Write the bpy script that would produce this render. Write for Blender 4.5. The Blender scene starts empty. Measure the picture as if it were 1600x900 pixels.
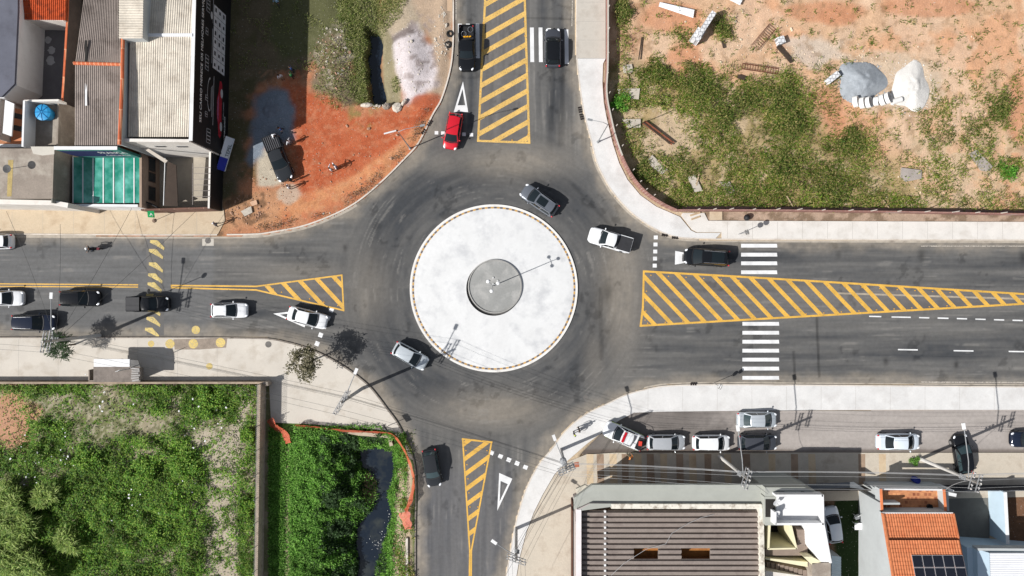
import bpy, bmesh, math, random
import numpy as np
from mathutils import Vector, Matrix
random.seed(7)
RNG = np.random.default_rng(11)
D = bpy.data
SC = bpy.context.scene
COL = SC.collection
H = 76.19            # camera height (m)
F = 1066.667         # focal length in photo pixels
SUN_AZ, SUN_EL = 23.0, 41.0   # shadows run along +x turned 23 degrees towards +y
GAIN = 1.30

def P(px, py, z=0.0):
    k = (H - z) / F
    return Vector(((px - 800) * k, (450 - py) * k, z))
def XY(px, py, z=0.0):
    v = P(px, py, z); return (v.x, v.y)
def PL(pts, z=0.0):
    return [XY(x, y, z) for x, y in pts]
def lin(v):
    v = v / 255.0
    return v / 12.92 if v <= 0.04045 else ((v + 0.055) / 1.055) ** 2.4
def C(r, g, b, k=1.0):
    return tuple(min(0.74, lin(c) / GAIN * k) for c in (r, g, b))

# ------------------------------------------------------------------ noise
_T = RNG.random((256, 256))
def vnoise(x, y):
    xi = np.floor(x).astype(int); yi = np.floor(y).astype(int)
    fx = x - xi; fy = y - yi
    fx = fx * fx * (3 - 2 * fx); fy = fy * fy * (3 - 2 * fy)
    a = _T[xi & 255, yi & 255]; b = _T[(xi + 1) & 255, yi & 255]
    c = _T[xi & 255, (yi + 1) & 255]; d = _T[(xi + 1) & 255, (yi + 1) & 255]
    return (a * (1 - fx) + b * fx) * (1 - fy) + (c * (1 - fx) + d * fx) * fy
def fbm(x, y, s=1.0, o=4):
    x = np.asarray(x, float) * s + 31.7; y = np.asarray(y, float) * s + 17.3
    t = 0; a = 0.5; n = 0
    for i in range(o):
        t = t + a * vnoise(x, y); n += a; a *= 0.5
        x = x * 2.03 + 5.1; y = y * 2.03 + 9.7
    return t / n
def sstep(a, b, x):
    t = np.clip((x - a) / (b - a), 0, 1); return t * t * (3 - 2 * t)
def inpoly(X, Y, poly):
    r = np.zeros(np.shape(X), bool); n = len(poly); j = n - 1
    for i in range(n):
        xi, yi = poly[i]; xj, yj = poly[j]
        if yi != yj:
            c = ((yi > Y) != (yj > Y)) & (X < (xj - xi) * (Y - yi) / (yj - yi) + xi)
            r ^= c
        j = i
    return r
def pdist(X, Y, line, closed=False):
    d = np.full(np.shape(X), 1e9); n = len(line)
    for i in range(n if closed else n - 1):
        x0, y0 = line[i]; x1, y1 = line[(i + 1) % n]
        dx, dy = x1 - x0, y1 - y0; l2 = dx * dx + dy * dy + 1e-12
        t = np.clip(((X - x0) * dx + (Y - y0) * dy) / l2, 0, 1)
        d = np.minimum(d, np.hypot(X - x0 - t * dx, Y - y0 - t * dy))
    return d
def spline(pts, n=6):
    out = []; m = len(pts)
    for i in range(m - 1):
        p0 = np.array(pts[max(i - 1, 0)], float); p1 = np.array(pts[i], float)
        p2 = np.array(pts[i + 1], float); p3 = np.array(pts[min(i + 2, m - 1)], float)
        for k in range(n):
            t = k / n
            out.append(tuple(0.5 * ((2 * p1) + (-p0 + p2) * t + (2 * p0 - 5 * p1 + 4 * p2 - p3) * t * t + (-p0 + 3 * p1 - 3 * p2 + p3) * t ** 3)))
    out.append(tuple(map(float, pts[-1])))
    return out
def offset_line(line, d):
    """shift a polyline sideways, to its left for d > 0"""
    out = []; n = len(line)
    for i in range(n):
        a = line[max(i - 1, 0)]; b = line[min(i + 1, n - 1)]
        dx, dy = b[0] - a[0], b[1] - a[1]; l = math.hypot(dx, dy) or 1
        out.append((line[i][0] - dy / l * d, line[i][1] + dx / l * d))
    return out

# ------------------------------------------------------------------ materials
_M = {}
def _nt(name):
    m = D.materials.new(name); m.use_nodes = True
    nt = m.node_tree; b = nt.nodes['Principled BSDF']
    return m, nt, b
def N(nt, t, **kw):
    n = nt.nodes.new(t)
    for k, v in kw.items(): setattr(n, k, v)
    return n
def mixcol(nt, fac, a, b, blend='MIX'):
    n = N(nt, 'ShaderNodeMix', data_type='RGBA', blend_type=blend)
    for sock, v in ((n.inputs[0], fac), (n.inputs[6], a), (n.inputs[7], b)):
        if hasattr(v, 'links') or isinstance(v, bpy.types.NodeSocket): nt.links.new(v, sock)
        elif isinstance(v, tuple): sock.default_value = (*v[:3], 1)
        else: sock.default_value = v
    return n.outputs[2]
def noise(nt, scale, detail=4, rough=0.6, vec=None, lo=0.3, hi=0.7):
    if vec is None:
        tc = nt.nodes.get('TC') or N(nt, 'ShaderNodeTexCoord', name='TC'); vec = tc.outputs['Object']
    n = N(nt, 'ShaderNodeTexNoise'); n.inputs['Scale'].default_value = scale
    n.inputs['Detail'].default_value = detail; n.inputs['Roughness'].default_value = rough
    nt.links.new(vec, n.inputs['Vector'])
    r = N(nt, 'ShaderNodeMapRange'); r.inputs[1].default_value = lo; r.inputs[2].default_value = hi
    nt.links.new(n.outputs['Fac'], r.inputs[0])
    return r.outputs[0]
def bump(nt, b, h, dist=0.02, strength=0.5):
    bp = N(nt, 'ShaderNodeBump'); bp.inputs['Distance'].default_value = dist; bp.inputs['Strength'].default_value = strength
    nt.links.new(h, bp.inputs['Height']); nt.links.new(bp.outputs[0], b.inputs['Normal'])
def mat(name, col, rough=0.85, var=0.12, scale=1.2, fine=14.0, metal=0.0, spec=0.3, bmp=0.0, coat=0.0, stain=None, stain_amt=0.5, stain_scale=0.6):
    if name in _M: return _M[name]
    m, nt, b = _nt(name)
    b.inputs['Roughness'].default_value = rough; b.inputs['Metallic'].default_value = metal
    b.inputs['Specular IOR Level'].default_value = spec
    if coat: b.inputs['Coat Weight'].default_value = coat; b.inputs['Coat Roughness'].default_value = 0.06
    if var > 0:
        n1 = noise(nt, scale); n2 = noise(nt, fine, 3)
        a = tuple(c * (1 - var) for c in col); d = tuple(min(0.88, c * (1 + var)) for c in col)
        c1 = mixcol(nt, n1, a, d)
        c2 = mixcol(nt, n2, tuple(c * (1 - var * .7) for c in (1, 1, 1)), tuple(1 + var * .5 for _ in range(3)))
        out = mixcol(nt, 1.0, c1, c2, 'MULTIPLY')
        if stain:
            s = noise(nt, stain_scale, 5, 0.65, lo=0.5, hi=0.68)
            mm = N(nt, 'ShaderNodeMath', operation='MULTIPLY'); nt.links.new(s, mm.inputs[0]); mm.inputs[1].default_value = stain_amt
            out = mixcol(nt, mm.outputs[0], out, stain)
        nt.links.new(out, b.inputs['Base Color'])
        if bmp: bump(nt, b, n2, bmp)
    else:
        b.inputs['Base Color'].default_value = (*col, 1)
    _M[name] = m
    return m
def attr_mat(name, rough=0.95, f1=1.6, f2=9.0, amt=0.25, bmp=0.03, leaf=False, pebbles=0.0):
    if name in _M: return _M[name]
    m, nt, b = _nt(name)
    at = N(nt, 'ShaderNodeAttribute', attribute_name='col')
    b.inputs['Roughness'].default_value = rough; b.inputs['Specular IOR Level'].default_value = 0.15
    out = at.outputs['Color']
    if not leaf:
        n1 = noise(nt, f1, 5); n2 = noise(nt, f2, 5, 0.7)
        lo, hi = 1 - amt, 1 + amt
        out = mixcol(nt, 1.0, out, mixcol(nt, n1, (1 - amt * .6,) * 3, (1 + amt * .6,) * 3), 'MULTIPLY')
        out = mixcol(nt, 1.0, out, mixcol(nt, n2, (lo,) * 3, (hi,) * 3), 'MULTIPLY')
        if pebbles:
            s = noise(nt, 5.5, 2, 0.5, lo=0.66, hi=0.72)
            mm = N(nt, 'ShaderNodeMath', operation='MULTIPLY'); nt.links.new(s, mm.inputs[0]); mm.inputs[1].default_value = pebbles
            out = mixcol(nt, mm.outputs[0], out, (0.5, 0.47, 0.42))
        nt.links.new(out, b.inputs['Base Color'])
        bump(nt, b, n2, bmp)
    else:
        nt.links.new(out, b.inputs['Base Color'])
        tr = N(nt, 'ShaderNodeBsdfTranslucent'); nt.links.new(out, tr.inputs['Color'])
        mx = N(nt, 'ShaderNodeMixShader'); mx.inputs[0].default_value = 0.3
        nt.links.new(b.outputs[0], mx.inputs[1]); nt.links.new(tr.outputs[0], mx.inputs[2])
        nt.links.new(mx.outputs[0], nt.nodes['Material Output'].inputs['Surface'])
    _M[name] = m
    return m
def paint_mat(name, col, under, wear=0.55):
    """road paint, scuffed so that the asphalt shows through"""
    if name in _M: return _M[name]
    m, nt, b = _nt(name); b.inputs['Roughness'].default_value = 0.7
    s = noise(nt, 7.0, 6, 0.75, lo=wear, hi=wear + 0.14)
    s2 = noise(nt, 0.7, 3, lo=0.3, hi=0.7)
    c = mixcol(nt, s2, tuple(x * .78 for x in col), tuple(min(.85, x * 1.08) for x in col))
    nt.links.new(mixcol(nt, s, c, under), b.inputs['Base Color'])
    _M[name] = m; return m
def stripe_mat(name, a, b_, axis, period, duty=0.5, rough=0.8, var=0.1):
    """painted bands that repeat along one object axis"""
    if name in _M: return _M[name]
    m, nt, b = _nt(name); b.inputs['Roughness'].default_value = rough
    tc = N(nt, 'ShaderNodeTexCoord', name='TC'); sx = N(nt, 'ShaderNodeSeparateXYZ'); nt.links.new(tc.outputs['Object'], sx.inputs[0])
    dv = N(nt, 'ShaderNodeMath', operation='DIVIDE'); nt.links.new(sx.outputs[axis], dv.inputs[0]); dv.inputs[1].default_value = period
    fr = N(nt, 'ShaderNodeMath', operation='FRACT'); nt.links.new(dv.outputs[0], fr.inputs[0])
    gt = N(nt, 'ShaderNodeMath', operation='GREATER_THAN'); nt.links.new(fr.outputs[0], gt.inputs[0]); gt.inputs[1].default_value = duty
    n1 = noise(nt, 2.0)
    c = mixcol(nt, gt.outputs[0], a, b_)
    c = mixcol(nt, 1.0, c, mixcol(nt, n1, (1 - var,) * 3, (1 + var,) * 3), 'MULTIPLY')
    nt.links.new(c, b.inputs['Base Color']); _M[name] = m; return m
def brick_mat(name, a, b_, mortar, sx=1.0, w=0.4, h=0.2, ms=0.012, rough=0.85):
    if name in _M: return _M[name]
    m, nt, b = _nt(name); b.inputs['Roughness'].default_value = rough
    tc = N(nt, 'ShaderNodeTexCoord', name='TC'); br = N(nt, 'ShaderNodeTexBrick'); nt.links.new(tc.outputs['Object'], br.inputs[0])
    br.inputs['Color1'].default_value = (*a, 1); br.inputs['Color2'].default_value = (*b_, 1); br.inputs['Mortar'].default_value = (*mortar, 1)
    br.inputs['Scale'].default_value = sx; br.inputs['Brick Width'].default_value = w; br.inputs['Row Height'].default_value = h
    br.inputs['Mortar Size'].default_value = ms
    n1 = noise(nt, 1.5)
    c = mixcol(nt, 1.0, br.outputs[0], mixcol(nt, n1, (.82,) * 3, (1.12,) * 3), 'MULTIPLY')
    nt.links.new(c, b.inputs['Base Color']); _M[name] = m; return m

# ------------------------------------------------------------------ objects
OFF = {}
def tag(o, label=None, cat=None, group=None, kind=None):
    if label: o['label'] = label
    if cat: o['category'] = cat
    if group: o['group'] = group
    if kind: o['kind'] = kind
    return o
def thing(name, label, cat, loc=(0, 0, 0), group=None):
    o = D.objects.new(name, None); COL.objects.link(o); o.location = loc
    o.empty_display_size = 0.3
    OFF[o.name] = Vector(loc)
    return tag(o, label, cat, group)
class MB:
    def __init__(s): s.v = []; s.f = []; s.m = []
    def add(s, vs, fs, m=0):
        n = len(s.v); s.v += [tuple(p) for p in vs]
        for f in fs: s.f.append([i + n for i in f]); s.m.append(m)
        return s
    def poly(s, pts, m=0): return s.add(pts, [list(range(len(pts)))], m)
    def flat(s, pts2, z, m=0): return s.add([(x, y, z) for x, y in pts2], [list(range(len(pts2)))], m)
    def box(s, c, size, rz=0.0, m=0, tilt=None):
        cx, cy, cz = c; a, b, h = [q / 2 for q in size]
        pts = [Vector((x, y, z)) for z in (-h, h) for x, y in ((-a, -b), (a, -b), (a, b), (-a, b))]
        R = Matrix.Rotation(rz, 3, 'Z')
        if tilt is not None: R = R @ tilt
        pts = [R @ p + Vector(c) for p in pts]
        return s.add(pts, [(3, 2, 1, 0), (4, 5, 6, 7), (0, 1, 5, 4), (1, 2, 6, 5), (2, 3, 7, 6), (3, 0, 4, 7)], m)
    def prism(s, pts2, z0, z1, m=0, mtop=None):
        n = len(pts2)
        a = sum(pts2[i][0] * pts2[(i + 1) % n][1] - pts2[(i + 1) % n][0] * pts2[i][1] for i in range(n))
        zz0 = z0 if hasattr(z0, '__len__') else [z0] * n
        zz1 = z1 if hasattr(z1, '__len__') else [z1] * n
        if a < 0: pts2 = pts2[::-1]; zz0 = list(zz0)[::-1]; zz1 = list(zz1)[::-1]
        vs = [(x, y, z) for (x, y), z in zip(pts2, zz0)] + [(x, y, z) for (x, y), z in zip(pts2, zz1)]
        s.add(vs, [list(range(n))[::-1]] + [[i, (i + 1) % n, n + (i + 1) % n, n + i] for i in range(n)], m)
        return s.add(vs[n:], [list(range(n))], m if mtop is None else mtop)
    def strip(s, a, b, za, zb=None, m=0):
        """sheet between two polylines of equal length"""
        zb = za if zb is None else zb; n = len(a)
        vs = [(x, y, za) for x, y in a] + [(x, y, zb) for x, y in b]
        return s.add(vs, [(i, i + 1, n + i + 1, n + i) for i in range(n - 1)], m)
    def wallstrip(s, line, w, z0, z1, m=0, mtop=None):
        """solid wall of thickness w along a polyline"""
        a = offset_line(line, w / 2); b = offset_line(line, -w / 2); n = len(line)
        s.strip(b, a, z1, z1, m if mtop is None else mtop)
        for L in (a, b):
            vs = [(x, y, z0) for x, y in L] + [(x, y, z1) for x, y in L]
            s.add(vs, [(i, i + 1, n + i + 1, n + i) for i in range(n - 1)], m)
        for i in (0, -1):
            s.add([(*a[i], z0), (*b[i], z0), (*b[i], z1), (*a[i], z1)], [(0, 1, 2, 3)], m)
        return s
    def tube(s, path, r, n=6, m=0, cap=True):
        path = [Vector(p) for p in path]; k = len(path); base = len(s.v)
        rr = r if hasattr(r, '__len__') else [r] * k
        for i, p in enumerate(path):
            d = (path[min(i + 1, k - 1)] - path[max(i - 1, 0)]).normalized()
            up = Vector((0, 0, 1)) if abs(d.z) < 0.9 else Vector((1, 0, 0))
            u = d.cross(up).normalized(); w = u.cross(d)
            for j in range(n):
                a = 2 * math.pi * j / n
                s.v.append(tuple(p + (u * math.cos(a) + w * math.sin(a)) * rr[i]))
        for i in range(k - 1):
            for j in range(n):
                s.f.append([base + i * n + j, base + i * n + (j + 1) % n, base + (i + 1) * n + (j + 1) % n, base + (i + 1) * n + j]); s.m.append(m)
        if cap:
            s.f.append([base + j for j in range(n)]); s.m.append(m)
            s.f.append([base + (k - 1) * n + j for j in range(n)][::-1]); s.m.append(m)
        return s
    def lathe(s, c, prof, n=16, m=0):
        """prof: (radius, z) list, revolved round the vertical through c"""
        base = len(s.v); k = len(prof)
        for r, z in prof:
            for j in range(n):
                a = 2 * math.pi * j / n
                s.v.append((c[0] + r * math.cos(a), c[1] + r * math.sin(a), c[2] + z))
        for i in range(k - 1):
            for j in range(n):
                s.f.append([base + i * n + j, base + i * n + (j + 1) % n, base + (i + 1) * n + (j + 1) % n, base + (i + 1) * n + j]); s.m.append(m)
        s.f.append([base + (k - 1) * n + j for j in range(n)]); s.m.append(m)
        s.f.append([base + j for j in range(n)][::-1]); s.m.append(m)
        return s
    def ball(s, c, r, n=10, k=6, m=0, rz=0.0):
        rx, ry, rz_ = r if hasattr(r, '__len__') else (r, r, r); base = len(s.v)
        ca, sa = math.cos(rz), math.sin(rz)
        for i in range(k + 1):
            t = math.pi * (0.02 + 0.96 * i / k)
            for j in range(n):
                a = 2 * math.pi * j / n
                x, y = rx * math.sin(t) * math.cos(a), ry * math.sin(t) * math.sin(a)
                s.v.append((c[0] + x * ca - y * sa, c[1] + x * sa + y * ca, c[2] + rz_ * math.cos(t)))
        for i in range(k):
            for j in range(n):
                s.f.append([base + i * n + j, base + (i + 1) * n + j, base + (i + 1) * n + (j + 1) % n, base + i * n + (j + 1) % n]); s.m.append(m)
        s.f.append([base + j for j in range(n)]); s.m.append(m)
        s.f.append([base + k * n + j for j in range(n)][::-1]); s.m.append(m)
        return s
    def grid(s, rows, m=0):
        """rows of equal length of points"""
        b = len(s.v); n = len(rows[0])
        for r in rows: s.v += [tuple(p) for p in r]
        for i in range(len(rows) - 1):
            for j in range(n - 1):
                s.f.append([b + i * n + j, b + i * n + j + 1, b + (i + 1) * n + j + 1, b + (i + 1) * n + j]); s.m.append(m)
        return s
    def build(s, name, mats, parent=None, smooth=False, fix=False):
        me = D.meshes.new(name)
        off = OFF.get(parent.name, Vector()) if parent else Vector()
        me.from_pydata([(x - off.x, y - off.y, z - off.z) for x, y, z in s.v], [], s.f)
        for mm in (mats if isinstance(mats, (list, tuple)) else [mats]): me.materials.append(mm)
        me.polygons.foreach_set('material_index', s.m)
        if fix:
            bm = bmesh.new(); bm.from_mesh(me); bmesh.ops.recalc_face_normals(bm, faces=bm.faces); bm.to_mesh(me); bm.free()
        if smooth: me.polygons.foreach_set('use_smooth', [True] * len(me.polygons))
        me.update()
        o = D.objects.new(name, me); COL.objects.link(o)
        if parent: o.parent = parent; OFF[o.name] = off
        else: OFF[o.name] = Vector()
        return o
def solo(mb, name, mats, label, cat, group=None, smooth=False, loc=None, kind=None):
    """a thing that is one mesh, its origin at loc"""
    if loc is not None:
        mb.v = [(x - loc[0], y - loc[1], z - loc[2]) for x, y, z in mb.v]
    o = mb.build(name, mats, None, smooth)
    if loc is not None: o.location = loc; OFF[o.name] = Vector(loc)
    return tag(o, label, cat, group, kind)
def structure(mb, name, mats, smooth=False):
    o = mb.build(name, mats, None, smooth); o['kind'] = 'structure'; return o
def copy_tree(o, parent=None):
    c = o.copy(); COL.objects.link(c)
    if parent is not None: c.parent = parent
    for ch in list(o.children): copy_tree(ch, c)
    return c
def text(s, size, m, parent, M, name='lettering', ext=0.004, sx=1.0, align='LEFT'):
    cu = D.curves.new(name, 'FONT'); cu.body = s; cu.size = size; cu.extrude = ext; cu.align_x = align
    t = D.objects.new('tmp_text', cu); COL.objects.link(t)
    me = D.meshes.new_from_object(t.evaluated_get(bpy.context.evaluated_depsgraph_get()))
    D.objects.remove(t); D.curves.remove(cu)
    me.name = name; me.transform(Matrix.Diagonal((sx, 1, 1, 1)))
    me.transform(M)
    off = OFF.get(parent.name, Vector()); me.transform(Matrix.Translation(-off))
    me.materials.clear(); me.materials.append(m)
    o = D.objects.new(name, me); COL.objects.link(o); o.parent = parent; OFF[o.name] = off
    return o
def frame(origin, xdir, ydir):
    x = Vector(xdir).normalized(); y = Vector(ydir).normalized(); z = x.cross(y)
    M = Matrix((x, y, z)).transposed().to_4x4(); M.translation = Vector(origin); return M
def clip_convex(sub, clip):
    n = len(clip); a = sum(clip[i][0] * clip[(i + 1) % n][1] - clip[(i + 1) % n][0] * clip[i][1] for i in range(n))
    if a < 0: clip = clip[::-1]
    out = sub
    for i in range(n):
        (ax, ay), (bx, by) = clip[i], clip[(i + 1) % n]; inp = out; out = []
        side = lambda p: (bx - ax) * (p[1] - ay) - (by - ay) * (p[0] - ax)
        for k in range(len(inp)):
            p, q = inp[k], inp[(k + 1) % len(inp)]; sp, sq = side(p), side(q)
            if sp >= 0: out.append(p)
            if (sp >= 0) != (sq >= 0):
                t = sp / (sp - sq); out.append((p[0] + (q[0] - p[0]) * t, p[1] + (q[1] - p[1]) * t))
        if not out: return []
    return out
# ------------------------------------------------------------------ kerb lines (photo pixels -> metres)
NW = spline(PL([(709.5, -300), (709.5, -90), (709.5, 30), (708.7, 75), (704, 112), (691, 155), (677, 180), (655, 224), (632, 250), (600, 282), (562, 314), (525, 335), (475, 354), (430, 363), (400, 367), (340, 368), (200, 368), (-90, 366), (-300, 366)]))
SW = spline(PL([(-300, 526), (-90, 526), (200, 526), (300, 526), (400, 527.5), (425, 529), (450, 534), (475, 541), (500, 551), (525, 564), (550, 580), (575, 600), (590, 617), (605, 637), (620, 657), (630, 675), (636, 688), (645, 710), (650, 735), (651, 775), (650, 830), (650, 990), (650, 1200)]))
SE = spline(PL([(760, 1200), (775, 990), (790, 900), (802, 832), (812, 792), (822, 762), (840, 727), (862, 700), (882, 674), (912, 648), (950, 629), (980, 615), (1020, 605), (1050, 601.5), (1115, 600), (1300, 601), (1690, 604), (1900, 604)]))
NE = spline(PL([(1900, 377), (1690, 377), (1600, 376), (1200, 375), (1100, 374), (1062, 372), (1037, 365), (1012, 352), (985, 332), (960, 305), (945, 282), (932, 255), (924, 224), (916, 195), (909, 162), (904, 125), (900.5, 92), (900, 50), (900, -90), (900, -300)]))
ROAD = NW + SW + SE + NE
CX, CY = XY(771.5, 450.5)
FRONT_ST = PL([(905, 712), (945, 672), (985, 643), (1900, 638), (1900, 708), (960, 708), (917, 712)])
NE_LOT = PL([(946, -90), (946, 92), (944, 150), (952, 190), (962, 225), (975, 260), (992, 288), (1012, 307), (1035, 321), (1052, 328), (1200, 328), (1400, 331), (1690, 336), (1690, -90)])
STREAM = PL([(555, -90), (566, -30), (572, 0), (583, 46), (587, 68), (583, 92), (586, 116), (590, 140), (594, 160)], -1.2)
POND = PL([(556, 700), (575, 696), (600, 697), (614, 704), (617, 722), (619, 745), (614, 760), (608, 772), (615, 790), (613, 812), (606, 838), (600, 862), (590, 884), (588, 990), (546, 990), (556, 880), (553, 850), (553, 822), (566, 806), (580, 792), (590, 776), (588, 752), (578, 738), (566, 734), (560, 718)], -2.2)

def ground_z(X, Y):
    """terrain height (m) at world points"""
    X = np.asarray(X, float); Y = np.asarray(Y, float)
    PX = X * 14 + 800; PY = 450 - Y * 14
    inside = inpoly(X, Y, ROAD)
    dr = pdist(X, Y, ROAD, True)
    z = 0.03 + 0.10 * (fbm(X, Y, 0.35, 4) - 0.5)
    z = np.where(inpoly(X, Y, NE_LOT), -0.12 + 0.22 * (fbm(X, Y, 0.5, 4) - 0.5), z)
    # stream north of the road
    ds = pdist(X, Y, STREAM); cap = sstep(166, 158, PY)
    z = z - (1.75 * sstep(1.15, 0.45, ds + .8 * (fbm(X, Y, .9, 3) - .5)) * sstep(28, 56, PY) + 0.55 * sstep(4.5, 1.0, ds)) * cap
    # canal basin south
    dp = pdist(X, Y, POND, True); inp = inpoly(X, Y, POND); dp = dp + .5 * (fbm(X, Y, .9, 3) - .5)
    mud = sstep(20, 9, np.hypot(PX - 576, (PY - 772) * .75))
    rise = np.where(PX < 590, .66 - .5 * mud, .9)
    bank = np.where(inp, -2.3 - np.clip(dp, 0, .6), -2.12 + np.maximum(dp, 0) * rise)
    z = np.where((PX > 480) & (PX < 652) & (PY > 668), np.minimum(z, bank), z)
    # mounds of spoil in the north-west lot
    nwl = (PX < 720) & (PY < 370)
    z = z + np.where(nwl, 0.5 * np.exp(-(((PX - 424) / 30) ** 2 + ((PY - 172) / 34) ** 2)) + 0.7 * np.exp(-(((PX - 642) / 26) ** 2 + ((PY - 92) / 45) ** 2)) + 0.25 * np.exp(-(((PX - 520) / 25) ** 2 + ((PY - 105) / 50) ** 2)), 0)
    # long berm beside the kerb
    z = z + 0.18 * np.exp(-((dr - 1.3) / 0.7) ** 2) * ((PX < 700) & (PY < 362) & (PX > 400)) * (~inside)
    z = np.where(inside & (dr > 0.12), -0.45, z)
    z = np.where(inpoly(X, Y, FRONT_ST), -0.3, z)
    return z

def soft(PX, PY, poly, nz, w=0.0):
    """noise-edged mask of a pixel polygon: w is the feather in px"""
    d = pdist(PX, PY, poly, True); s = np.where(inpoly(PX, PY, poly), d, -d)
    return sstep(-w, w, s + (nz - 0.5) * w * 3.5)
def blob(PX, PY, cx, cy, rx, ry, nz, k=1.2):
    q = 1 - np.hypot((PX - cx) / rx, (PY - cy) / ry)
    return sstep(-0.18, 0.25, q + (nz - 0.5) * k)

def ground_col(X, Y):
    PX = X * 14 + 800; PY = 450 - Y * 14
    n1 = fbm(X, Y, 0.28, 5); n2 = fbm(X + 90, Y + 40, 0.6, 5); n3 = fbm(X - 70, Y + 13, 1.5, 4); n4 = fbm(X + 7, Y - 55, 0.12, 4)
    c = np.zeros(X.shape + (3,)); c[:] = C(205, 184, 155)
    def put(m, rgb, k=1.0):
        nonlocal c
        m = np.clip(m * k, 0, 1)[..., None]; c = c * (1 - m) + np.array(C(*rgb)) * m
    # ---- north-west lot
    nw = ((PX < 715) & (PY < 372)).astype(float)
    put(nw, (190, 132, 98))
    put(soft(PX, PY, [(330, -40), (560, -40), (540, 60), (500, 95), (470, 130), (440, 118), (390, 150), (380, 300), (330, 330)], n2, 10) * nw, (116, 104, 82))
    put(sstep(.42, .6, n2) * nw * (PX < 400), (96, 92, 62), .7)
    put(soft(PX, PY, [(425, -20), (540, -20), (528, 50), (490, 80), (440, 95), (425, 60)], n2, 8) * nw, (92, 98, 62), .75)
    put(soft(PX, PY, [(465, 118), (500, 150), (560, 168), (640, 172), (690, 150), (660, 228), (600, 290), (530, 300), (470, 320), (455, 240), (440, 120)], n1, 12) * nw, (186, 98, 64))
    put(soft(PX, PY, [(390, 340), (470, 306), (555, 275), (630, 218), (688, 165), (672, 215), (610, 272), (540, 312), (470, 338), (400, 360)], .5 * n2 + .25, 6) * nw, (214, 150, 106), .95)
    put(sstep(.56, .64, fbm(X, Y, 3.0, 3)) * nw * (PX > 400) * (PY > 110), (214, 160, 124), .3)
    put(sstep(.56, .66, fbm(X + 31, Y, 2.2, 3)) * nw * (PX > 400) * (PY > 110), (130, 72, 50), .2)
    put(sstep(.5, .62, n3) * nw * (PY > 110) * (PX > 440) * (PX < 660), (200, 116, 80), .5)
    put(soft(PX, PY, [(345, 320), (400, 300), (440, 300), (430, 350), (345, 366)], n2, 8) * nw, (196, 148, 112), .8)
    put(sstep(.55, .68, n3) * nw * (PX < 420) * (PY > 300), (120, 92, 70), .8)
    put(soft(PX, PY, [(402, 236), (424, 232), (440, 285), (428, 290), (404, 290)], n2, 4) * nw, (196, 184, 164))
    put(blob(PX, PY, 451, 305, 18, 16, n3) * nw, (196, 178, 158), .8)
    put(soft(PX, PY, [(398, 150), (420, 138), (452, 142), (462, 175), (458, 215), (440, 225), (415, 232), (392, 258), (386, 250), (396, 200)], n2, 6) * nw, (132, 142, 154))
    put(soft(PX, PY, [(528, -30), (600, -30), (590, 40), (578, 60), (578, 130), (566, 160), (548, 158), (552, 100), (536, 60)], n2, 6) * nw, (104, 112, 60))
    put(sstep(.45, .6, n3) * blob(PX, PY, 568, 70, 36, 110, n2) * nw, (130, 138, 82), .8)
    put(soft(PX, PY, [(585, -30), (645, -30), (640, 20), (606, 56), (592, 50)], n2, 8) * nw, (150, 138, 96))
    put(soft(PX, PY, [(512, 55), (545, 70), (556, 150), (540, 166), (488, 140), (485, 118)], n2, 9) * nw, (134, 118, 96))
    put(sstep(.5, .6, n3) * blob(PX, PY, 522, 92, 34, 46, n2) * nw, (178, 164, 146), .8)
    put(soft(PX, PY, [(600, 20), (640, -10), (670, 10), (664, 60), (610, 70)], n2, 6) * nw, (180, 164, 142))
    put(soft(PX, PY, [(640, -30), (712, -30), (706, 110), (684, 160), (664, 160), (676, 90)], n2, 6) * nw, (190, 166, 142))
    put(soft(PX, PY, [(602, 55), (650, 40), (676, 70), (678, 130), (662, 152), (634, 158), (622, 130), (606, 90)], n2, 7) * nw, (214, 204, 204))
    put(sstep(.5, .62, n3) * blob(PX, PY, 655, 90, 30, 60, n2) * nw, (158, 144, 140), .8)
    put(soft(PX, PY, [(604, 56), (640, 42), (650, 52), (612, 66)], n2, 3) * nw, (116, 104, 100), .9)
    put(blob(PX, PY, 668, 160, 22, 14, n2) * nw, (178, 96, 66), .9)
    put(soft(PX, PY, [(592, 40), (612, 52), (618, 110), (628, 140), (625, 164), (592, 164)], n2, 4) * nw, (150, 140, 112))
    put(sstep(1.2, .3, pdist(X, Y, STREAM)) * (PY < 168), (84, 82, 62), .9)
    # ---- north-east lot
    ne = inpoly(X, Y, NE_LOT).astype(float)
    put(ne, (216, 178, 144))
    put(sstep(.5, .66, n4 + (n2 - .5) * .4) * ne, (220, 166, 128), .75)
    put(sstep(.52, .62, n1) * ne, (226, 196, 168), .6)
    for bx, by, rx, ry in ((1050, 25, 45, 22), (1290, 18, 60, 16), (1460, 10, 70, 14), (1070, 95, 24, 26), (1122, 148, 20, 16), (1290, 180, 30, 42), (1310, 25, 30, 14), (1590, 180, 14, 60), (1190, 250, 24, 12)):
        put(blob(PX, PY, bx, by, rx * 1.15, ry * 1.15, .6 * n1 + .4 * n2, .8) * ne, (206, 146, 110), .75)
    put(soft(PX, PY, [(945, 92), (1000, 100), (1060, 120), (1130, 135), (1230, 128), (1262, 165), (1300, 235), (1420, 250), (1440, 300), (1440, 336), (1052, 330), (990, 300), (950, 200)], n1, 16) * ne, (168, 150, 106), .8)
    put(sstep(.50, .60, fbm(X + 5, Y, 1.3, 4)) * soft(PX, PY, [(945, 92), (1060, 120), (1230, 128), (1300, 235), (1440, 300), (1440, 336), (1052, 330), (990, 300), (950, 200)], n1, 16) * ne, (112, 104, 62), .7)
    put(sstep(.5, .6, n2) * soft(PX, PY, [(950, 92), (1240, 130), (1300, 240), (1430, 300), (1600, 336), (1052, 330), (960, 220)], n1, 14) * ne, (208, 184, 152), .75)
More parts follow.
